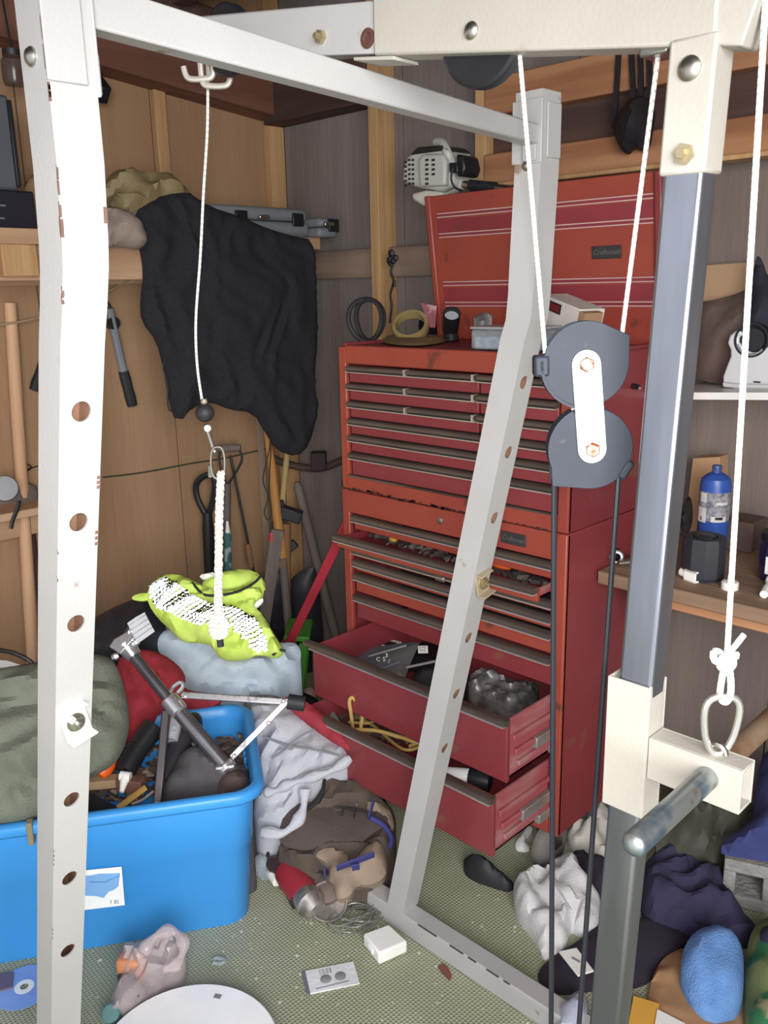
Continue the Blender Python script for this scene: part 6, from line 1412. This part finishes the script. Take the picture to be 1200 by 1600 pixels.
a_ = (wcd[0] + wcd[1] + wcd[2] + wcd[3]) / 4; obj('slot', MB().bar(a_ + (wcd[0] - a_) * .25 - Vector((0, 0, .002)), a_ + (wcd[2] - a_) * .2 - Vector((0, 0, .002)), .003, .006), m_grey, wk)
fh('white_rag', [(884, 1300), (900, 1282), (930, 1262), (950, 1262), (956, 1300), (950, 1345), (930, 1342), (915, 1320), (895, 1325)], (930, 1345, .01), FN, mat('cream_rag', '#bfbab0', .95, bump=.2), 'cream white rag by the cabinet\'s front right bottom corner', 'rag', s=.010, edge=.015, bulge=.02, fold=.035, L=.04, ang=.9, seed=65)
fh('navy_trousers', [(890, 1335), (905, 1325), (930, 1345), (960, 1345), (960, 1420), (930, 1400), (905, 1370)], (940, 1405, .006), FN, nav2, 'dark navy trousers behind the white T-shirt by the cabinet', 'trousers', s=.014, edge=.03, bulge=.03, fold=.02, L=.06, seed=66)
fh('small_white_wrapper', [(803, 1320), (815, 1300), (826, 1288), (834, 1296), (822, 1312), (830, 1330), (810, 1330)], (818, 1330, .003), FN, white_pl, 'white crumpled wrapper beside the cabinet\'s front caster', 'wrapper', s=.01, edge=.01, bulge=.012, fold=.01, L=.03, seed=67)
fh('navy_sweater', [(1005, 1345), (1040, 1330), (1070, 1342), (1105, 1345), (1130, 1360), (1140, 1390), (1150, 1420), (1180, 1440), (1186, 1470), (1165, 1480), (1120, 1460), (1080, 1462), (1045, 1455), (1010, 1440), (1000, 1400)], (1080, 1475, .01), FN, nav, 'navy blue sweater heaped on the floor right of the tower post', 'sweater', s=.011, edge=.03, bulge=.035, fold=.035, L=.065, ang=.5, str_=4, seed=68)
olv2 = mat('dark_olive_nylon', '#45453a', .7, bump=.15, col2='#515045')
fh('olive_jacket', [(1020, 1335), (1030, 1290), (1040, 1235), (1080, 1215), (1140, 1240), (1165, 1250), (1186, 1272), (1160, 1305), (1130, 1320), (1118, 1345), (1070, 1345)], (1080, 1350, .07), Vector((.35, -.5, .8)), olv2, 'dark olive jacket heaped under the weight carriage\'s arm', 'jacket', s=.012, edge=.04, bulge=.04, fold=.036, L=.07, ang=.9, str_=4, seed=69)
fh('blue_coverall', [(1124, 1335), (1132, 1312), (1165, 1290), (1186, 1270), (1180, 1230), (1190, 1180), (1205, 1170), (1270, 1180), (1270, 1345), (1200, 1338)], (1190, 1340, .175), Vector((.2, -.55, .8)), mat('royal_navy', '#3a4173', .9, bump=.2), 'dark blue coverall piled at the right edge above the concrete block', 'coverall', s=.015, edge=.04, bulge=.06, fold=.035, L=.08, ang=-.5, seed=70, ground=.165)
# concrete block
cbk = mat('concrete', '#8a8784', .95, col2='#9d9a97', thr=(.35, .65), scale=25, bump=.6, bscale=90)
kb = thing('concrete_block', 'grey hollow concrete block standing on the floor under the dark blue coverall', 'concrete block', PZ(1160, 1425, 0))
bo_, bx_ = PZ(1126, 1412, 0), PZ(1200, 1430, 0); bx_ = (bx_ - bo_).normalized(); by_ = Vector((-bx_.y, bx_.x, 0))
if by_.dot(Vector((-.7, .7, 0))) < 0: by_ = -by_
bh = PP(1126, 1340, bo_, -by_).z
Lb, Db, wt = .272, .19, .03
bm_ = [((0, 0), (Lb, wt)), ((0, Db - wt), (Lb, Db)), ((0, wt), (wt, Db - wt)), ((Lb / 2 - wt / 2, wt), (Lb / 2 + wt / 2, Db - wt)), ((Lb - wt, wt), (Lb, Db - wt))]
BR = Matrix((bx_, by_, (0, 0, 1))).transposed()
# lies on its side: the hollow cores face the viewer
for (a0_, b0_), (a1_, b1_) in [((0, 0), (Lb, wt)), ((0, bh - wt), (Lb, bh))] + [((k * .082, wt), (k * .082 + .026, bh - wt)) for k in range(4)]:
    obj('block_wall', MB().box(bo_ + bx_ * (a0_ + a1_) / 2 + by_ * Db / 2 + Vector((0, 0, (b0_ + b1_) / 2)), (a1_ - a0_, Db, b1_ - b0_), BR), cbk, kb, bevel=.003)
obj('core_back', MB().box(bo_ + bx_ * Lb / 2 + by_ * (Db - .05) + Vector((0, 0, bh / 2)), (Lb - .02, .02, bh - .02), BR), cbk, kb)
# light blue fleece hat, leather-brown paper, envelopes, camouflage
fh('blue_fleece_hat', [(1062, 1515), (1068, 1480), (1085, 1455), (1110, 1445), (1140, 1448), (1160, 1475), (1163, 1520), (1160, 1570), (1130, 1590), (1098, 1588), (1075, 1560)], (1110, 1592, .035), Vector((.18, -.24, .94)), mat('sky_blue_fleece', '#5f89c4', .98, col2='#6d96cf', thr=(.35, .65), scale=30, bump=.5, bscale=260), 'sky blue fleece hat lying on brown paper at the lower right', 'hat', s=.012, edge=.03, bulge=.012, fold=.014, L=.07, seed=71, ground=.014)
fh('brown_paper_sheet', [(1012, 1560), (1020, 1520), (1042, 1490), (1075, 1478), (1180, 1500), (1185, 1560), (1175, 1640), (1010, 1640)], (1090, 1600, .012), Vector((.03, -.04, 1)), mat('kraft_paper', '#a8825f', .75, col2='#8d6a4c', thr=(.4, .7), scale=9), 'creased brown kraft paper lying under the sky blue hat', 'paper', s=.014, edge=.006, bulge=.006, fold=.012, L=.06, seed=72)
one('orange_envelope', MB().prism([PZ(x, y, .030) for x, y in ((990, 1558), (1030, 1570), (1020, 1640), (975, 1640))], (0, 0, .003)), mat('manila_orange', '#d9a345', .7), 'orange manila envelope at the bottom edge right of the tower post', 'envelope')
one('white_envelope', MB().prism([PZ(x, y, .034) for x, y in ((1027, 1578), (1070, 1600), (1070, 1650), (1015, 1650))], (0, 0, .002)), white_pl, 'white paper sheet at the bottom edge beside the orange envelope', 'paper')
fh('camouflage_cloth', [(1163, 1560), (1165, 1490), (1175, 1450), (1200, 1430), (1260, 1440), (1260, 1640), (1165, 1640)], (1190, 1640, .02), Vector((.1, -.2, .95)), mat('camouflage', '#6f7a4e', .9, col2='#2f6b45', thr=(.48, .52), scale=9, col3='#8d8768', thr3=(.58, .62), scale3=12), 'green camouflage cloth at the right edge beside the sky blue hat', 'cloth', s=.015, edge=.03, bulge=.03, fold=.02, L=.07, seed=73)
fh('purple_sock', [(1186, 1462), (1192, 1445), (1240, 1440), (1240, 1490), (1196, 1484)], (1200, 1490, .09), Vector((.1, -.3, .9)), nav, 'dark purple sock at the right edge on the camouflage cloth', 'sock', s=.012, edge=.02, bulge=.02, fold=.01, L=.05, seed=74)
fh('clear_wrap', [(862, 1590), (872, 1568), (900, 1552), (920, 1555), (925, 1640), (850, 1640)], (890, 1640, .01), FN, mat('clear_wrap_film', '#c3c9e0', .15, alpha=.55, bump=.5, bscale=30), 'clear crinkled plastic wrap at the bottom edge between the black cables', 'plastic wrap', s=.012, edge=.02, bulge=.04, fold=.03, L=.04, seed=75)

# ================================================================ right side: workbench, white shelf and what stands there
zb_ = .762
bench = thing('workbench', 'rough wooden workbench top at the right of the red chest', 'workbench', (-.3, 1.83, 0))
BX0 = A1 + .006
obj('bench_top', MB().bb((BX0, 1.60, zb_ - .030), (.75, VB - .012, zb_)), bench_wood, bench, bevel=.003)
obj('front_rail', MB().bb((BX0 + .14, 1.62, zb_ - .055), (.75, 1.658, zb_ - .030)), beam_x, bench, bevel=.003)
obj('end_block', MB().bb((BX0 + .09, 1.62, zb_ - .075), (BX0 + .138, 1.70, zb_ - .030)), stud_wood, bench, bevel=.003)
obj('wall_ledger', MB().bb((BX0 + .02, VB - .05, zb_ - .12), (.75, VB - .012, zb_ - .03)), bench_wood, bench, bevel=.003)
obj('leg', MB().bb((.62, 1.66, 0), (.71, 1.70, zb_ - .030)), stud_wood, bench, bevel=.003)
def bt(x, y): return PZ(x, y, zb_)
# blue gas cylinder
gb = bt(1112, 872)
gb = Vector((PZ(1110, 868, zb_).x, PZ(1110, 868, zb_).y, zb_))
top_z = PP(1116, 727, gb, KN).z; rad = (PP(1136, 780, gb, KN) - PP(1090, 780, gb, KN)).length / 2; H_ = top_z - zb_
gc_ = thing('gas_cylinder', 'blue gas bottle with worn white label standing on the workbench', 'gas bottle', gb)
blu = mat('gas_blue', '#2f4f9a', .35, var=.15, scale=14)
obj('body', MB().lathe([(rad * .9, 0), (rad, .006), (rad, H_ * .80), (rad * .92, H_ * .86), (rad * .6, H_ * .905), (rad * .42, H_ * .92)], gb, (0, 0, 1), 28), blu, gc_)
obj('valve', MB().lathe([(rad * .30, H_ * .90), (rad * .30, H_ * .97), (rad * .34, H_ * .975), (rad * .30, H_ * 1.0)], gb, (0, 0, 1), 18), mat('valve_blue', '#3b4f86', .4), gc_)
lm_ = mat('gas_label', '#98949a', .6, col2='#5d606e', thr=(.4, .65), scale=110)
obj('label', MB().lathe([(rad + .0006, H_ * .42), (rad + .0006, H_ * .73)], gb, (0, 0, 1), 28, cap=False), lm_, gc_)
va_ = (Vector((0, 0, 0)) - gb); a0_ = math.atan2(va_.y, va_.x)
def patch(z0, z1, da, w, m, nm):
    mbp = MB(); pts = []
    for i in range(5):
        a = a0_ + da + (i / 4 - .5) * w
        pts.append((math.cos(a), math.sin(a)))
    r = rad + .0014
    mbp.add([gb + Vector((x * r, y * r, z0)) for x, y in pts] + [gb + Vector((x * r, y * r, z1)) for x, y in pts], [(i, i + 1, 6 + i, 5 + i) for i in range(4)])
    obj(nm, mbp, m, gc_)
lw = mat('label_pale', '#c5c0bc', .6, var=.1, scale=60)
patch(H_ * .40, H_ * .56, -.85, .75, lw, 'label_patch'); patch(H_ * .62, H_ * .72, -.75, .5, lw, 'label_patch'); patch(H_ * .415, H_ * .475, .35, 1.0, lw, 'label_patch'); patch(H_ * .60, H_ * .63, .5, .8, lw, 'label_patch'); patch(H_ * .44, H_ * .47, .35, .5, black_pl, 'label_print'); patch(H_ * .42, H_ * .46, -.85, .12, mat('label_red', '#7d3434', .6), 'label_print')
# black faceted pot in front of it
pb_ = bt(1097, 902); ph = PP(1097, 838, pb_, KN).z - zb_; pr_ = (PP(1130, 860, pb_, KN) - PP(1064, 860, pb_, KN)).length / 2
t = thing('black_pot', 'black ten-sided plastic pot standing in front of the blue gas bottle', 'pot', pb_)
obj('pot_body', MB().lathe([(pr_ * .92, 0), (pr_, ph * .1), (pr_, ph * .92), (pr_ * .94, ph), (pr_ * .6, ph), (pr_ * .55, ph * .9), (.001, ph * .9)], pb_, (0, 0, 1), 10), mat('matt_black_plastic', '#2a2c33', .5), t, ang=20)
obj('pot_knob', MB().lathe([(pr_ * .5, 0), (pr_ * .5, .01), (pr_ * .2, .012)], pb_ + Vector((0, 0, ph * .9)), (0, 0, 1), 10), black_pl, t)
# white connector and cap
cpn = bt(1084, 908)
cn = thing('white_connector', 'white plastic connector with square socket lying at the bench\'s front edge', 'connector', cpn)
cR = Matrix((Vector((.93, -.25, 0)).normalized(), Vector((.25, .93, 0)).normalized(), (0, 0, 1))).transposed()
sh = MB(); L_, q_, e_ = .030, .024, .004
c_ = cpn + Vector((-.002, 0, q_ / 2))
for dy, dz_, sy, sz in ((0, q_ / 2 - e_ / 2, q_, e_), (0, -q_ / 2 + e_ / 2, q_, e_), (q_ / 2 - e_ / 2, 0, e_, q_), (-q_ / 2 + e_ / 2, 0, e_, q_)):
    sh.box(c_ + cR @ Vector((0, dy, dz_)), (L_, sy, sz), cR)
obj('socket_shell', sh, white_pl, cn, bevel=.0008)
obj('socket_core', MB().box(c_ - cR @ Vector((.004, 0, 0)), (L_ - .008, q_ - .004, q_ - .004), cR), steel_d, cn)
obj('plug_neck', MB().tube([c_ - cR @ Vector((L_ / 2, 0, 0)), c_ - cR @ Vector((L_ / 2 + .016, 0, 0))], [.011, .009], 14), white_pl, cn)
cpp = bt(1140, 920)
one('white_bottle_cap', MB().lathe([(.0165, 0), (.017, .001), (.017, .014), (.015, .016), (.006, .0165), (.005, .029), (.002, .030)], cpp, (0, 0, 1), 24), white_pl, 'small white nozzle cap standing on the bench beside the white cable', 'cap')
# dark purple jar with label
jb = bt(1192, 905); jh = PP(1192, 845, jb, KN).z - zb_; jr = (PP(1225, 870, jb, KN) - PP(1166, 870, jb, KN)).length / 2; jb = jb + KX * (jr * .75)
jt_ = thing('purple_jar', 'dark purple glass jar with white text label at the bench\'s right', 'jar', jb)
obj('jar_body', MB().lathe([(jr * .9, 0), (jr, .006), (jr, jh * .86), (jr * .9, jh * .94), (jr * .9, jh)], jb, (0, 0, 1), 28), mat('purple_glass', '#221d38', .12, coat=.5), jt_)
obj('jar_lid', MB().lathe([(jr * .95, jh), (jr * .97, jh + .002), (jr * .97, jh + .016), (jr * .93, jh + .018)], jb, (0, 0, 1), 28), black_pl, jt_)
aj = math.atan2(-jb.y, -jb.x); mbl = MB(); n_ = 8; rj = jr + .0008
pts = [(math.cos(aj + (i / n_ - .5) * 1.3), math.sin(aj + (i / n_ - .5) * 1.3)) for i in range(n_ + 1)]
mbl.add([jb + Vector((x * rj, y * rj, jh * .22)) for x, y in pts] + [jb + Vector((x * rj, y * rj, jh * .66)) for x, y in pts], [(i, i + 1, n_ + 2 + i, n_ + 1 + i) for i in range(n_)])
jl = obj('label', mbl, white_pl, jt_)
for i in range(8):
    z_ = jh * (.30 + i * .04); r_ = rj + .0006
    mm = MB(); mm.add([jb + Vector((x * r_, y * r_, z_)) for x, y in pts[1:8]] + [jb + Vector((x * r_, y * r_, z_ + .0012)) for x, y in pts[1:8]], [(k, k + 1, 8 + k, 7 + k) for k in range(6)]); obj('label_line', mm, cg, jl)
one('white_spigot', MB().tube(spline([bt(1193, 935) + Vector((0, 0, .008)), bt(1200, 925) + Vector((0, 0, .012)), bt(1212, 918) + Vector((0, 0, .012))], 4), .008, 10).ball(bt(1206, 918) + Vector((0, 0, .014)), .014, 12), white_pl, 'white plastic tap lying at the bench edge at the right border', 'tap')
# bearing tool and bright handle beside the chest
bg = bt(962, 880)
tk = thing('socket_wrench', 'dark socket with bright steel handle on the bench next to the chest', 'wrench', bg)
obj('socket_ring', MB().lathe([(.009, -.012), (.009, .012), (.016, .012), (.016, -.012), (.009, -.012)], bg + Vector((0, .0, .017)), (.55, -.8, .1), 22, cap=False), steel_d, tk)
obj('socket_rim', MB().lathe([(.009, 0), (.013, 0), (.013, .002), (.009, .002)], bg + Vector((0, .0, .017)) + Vector((.55, -.8, .1)).normalized() * .012, (.55, -.8, .1), 22, cap=False), trim_c, tk)
obj('handle', MB().tube([bt(966, 887) + Vector((0, 0, .010)), bt(1000, 884) + Vector((0, 0, .012))], [.006, .009], 12), steel, tk)
obj('rear_knob', MB().tube([bg + Vector((-.02, .02, .014)), bg + Vector((-.005, .01, .014))], .012, 10), black_pl, tk)
# brown cardboard box behind the bottle
qv = 1.97
cbd = [PV(x, y, qv) for x, y in ((1072, 768), (1082, 716), (1124, 714), (1128, 765))]
zc_ = min(p.z for p in cbd)
one('cardboard_piece', MB().prism([Vector((cbd[0].x, qv, zb_)), cbd[1], cbd[2], Vector((cbd[3].x, qv, zb_))], (0, .05, 0)), mat('cardboard', '#b08a68', .85, var=.06), 'upright brown cardboard box behind the blue gas bottle', 'cardboard box', bevel=.002)
heap('dark_bench_cloth', [(1062, 830), (1066, 790), (1078, 770), (1084, 800), (1078, 836)], PV(1070, 800, 1.93), Vector((.2, -.9, .3)), mat('dark_grey_rag', '#3a3335', .9), 'dark grey rag hanging beside the cardboard behind the black pot', 'rag', s=.012, edge=.015, bulge=.02, fold=.01, L=.04, ground=None, seed=81)
one('brown_clutter_box', MB().bb((bt(1148, 860).x - .03, 1.93, zb_), (bt(1165, 860).x + .02, 2.02, zb_ + .07)), mat('brown_clutter', '#5b4a42', .8), 'small dark brown box behind the white cable at the bench\'s back', 'box', bevel=.004)
# white melamine shelf, slightly out of level
wl0, wl1 = PV(1004, 613, 1.80), PV(1200, 613, 1.80); dd = (wl1 - wl0) / (wl1.x - wl0.x)
u0_ = A1 + .004; p0_ = wl0 + dd * (u0_ - wl0.x); p1_ = wl0 + dd * (.10 - wl0.x); th = .016
ws = thing('white_shelf', 'white melamine shelf board fixed to the brown rear wall', 'shelf', (-.45, 1.93, p0_.z - .2))
obj('board', MB().hexa([Vector((p.x, y, p.z + z)) for z in (-th, 0) for p, y in ((p0_, 1.80), (p1_, 1.80), (p1_, VB - .013), (p0_, VB - .013))]), mat('melamine_white', '#dedbd8', .35, var=.03), ws, bevel=.001)
for u in (-.62, -.1):
    zz_ = p0_.z + dd.z * (u - p0_.x)
    obj('bracket', MB().prism([(u, VB - .013, zz_ - th), (u, 1.86, zz_ - th), (u, VB - .013, zz_ - th - .16)], (.012, 0, 0)), steel, ws)
def shz(u): return p0_.z + dd.z * (u - p0_.x)
W0 = PV(1160, 600, 1.90)
# white moulded housing with round black socket
def wsh(x, y, v=1.90): return PV(x, y, v)
hs = thing('white_appliance', 'white moulded plastic appliance with round black opening on the white shelf', 'appliance', Vector((W0.x, 1.93, shz(W0.x))))
wm_ = mat('white_moulded', '#c9c9cb', .28, var=.03)
body = [(1140, 524), (1136, 536), (1141, 547), (1141, 557), (1135, 572), (1129, 588), (1129, 600), (1151, 603), (1250, 604), (1250, 545), (1199, 541), (1188, 549), (1175, 551), (1163, 547), (1154, 535), (1154, 526), (1160, 524), (1155.7, 512)]
obj('housing', MB().prism([wsh(*q) for q in body], (0, .11, 0)), wm_, hs, bevel=.007, seg=3)
obj('foot_flange', MB().prism([wsh(*q, 1.885) for q in ((1128, 597), (1150, 600), (1250, 602), (1250, 608), (1150, 607), (1129, 605))], (0, .12, 0)), wm_, hs, bevel=.003)
sc_ = wsh(1177, 531, 1.91)
obj('round_socket', MB().lathe([(.001, 0), (.024, 0), (.034, -.012), (.037, -.012), (.037, .03), (.001, .03)], sc_, (0, 1, 0), 32), mat('socket_black', '#23252c', .4), hs)
for k, (aa, bb_) in enumerate(((200, 255), (262, 300), (306, 330))):
    obj('print_arc', MB().tube([sc_ + Vector((math.cos(math.radians(a)) * .031, -.010, math.sin(math.radians(a)) * .031)) for a in range(aa, bb_, 6)], .0028, 6), m_grey, hs)
obj('vent_slit', MB().box(wsh(1183, 597, 1.899), (.014, .003, .003)), black_pl, hs)
# brown leather apron behind it, black cloth, board
heap('leather_apron', [(1085, 500), (1095, 474), (1110, 470), (1160, 457), (1182, 440), (1250, 430), (1250, 600), (1129, 601), (1100, 596), (1080, 590)], PV(1140, 540, 1.99), Vector((.1, -1, .15)), mat('brown_leather', '#5b4a43', .75, col2='#6a5850', thr=(.35, .65), scale=8, bump=.2), 'worn brown leather apron bunched behind the white appliance', 'apron', s=.016, edge=.03, bulge=.03, fold=.012, L=.12, ang=.4, seed=82, back=.03)
heap('black_strap_cloth', [(1172, 470), (1180, 400), (1188, 400), (1200, 440), (1250, 440), (1250, 520), (1200, 520), (1176, 525), (1160, 510)], PV(1190, 470, 1.945), Vector((.1, -1, .2)), mat('blue_black_cloth', '#2b2a35', .85), 'blue black cloth strap hanging over the leather apron at the right edge', 'cloth', s=.014, edge=.03, bulge=.02, fold=.015, L=.06, seed=83, back=.01)
pbq = [PV(x, y, 2.03) for x, y in ((1098, 414), (1180, 409), (1180, 462), (1098, 472))]
struct_b = obj('wall_board', MB().prism(pbq, (0, .035, 0)), mat('tan_board', '#a98a6c', .7, var=.06), wb, bevel=.002)
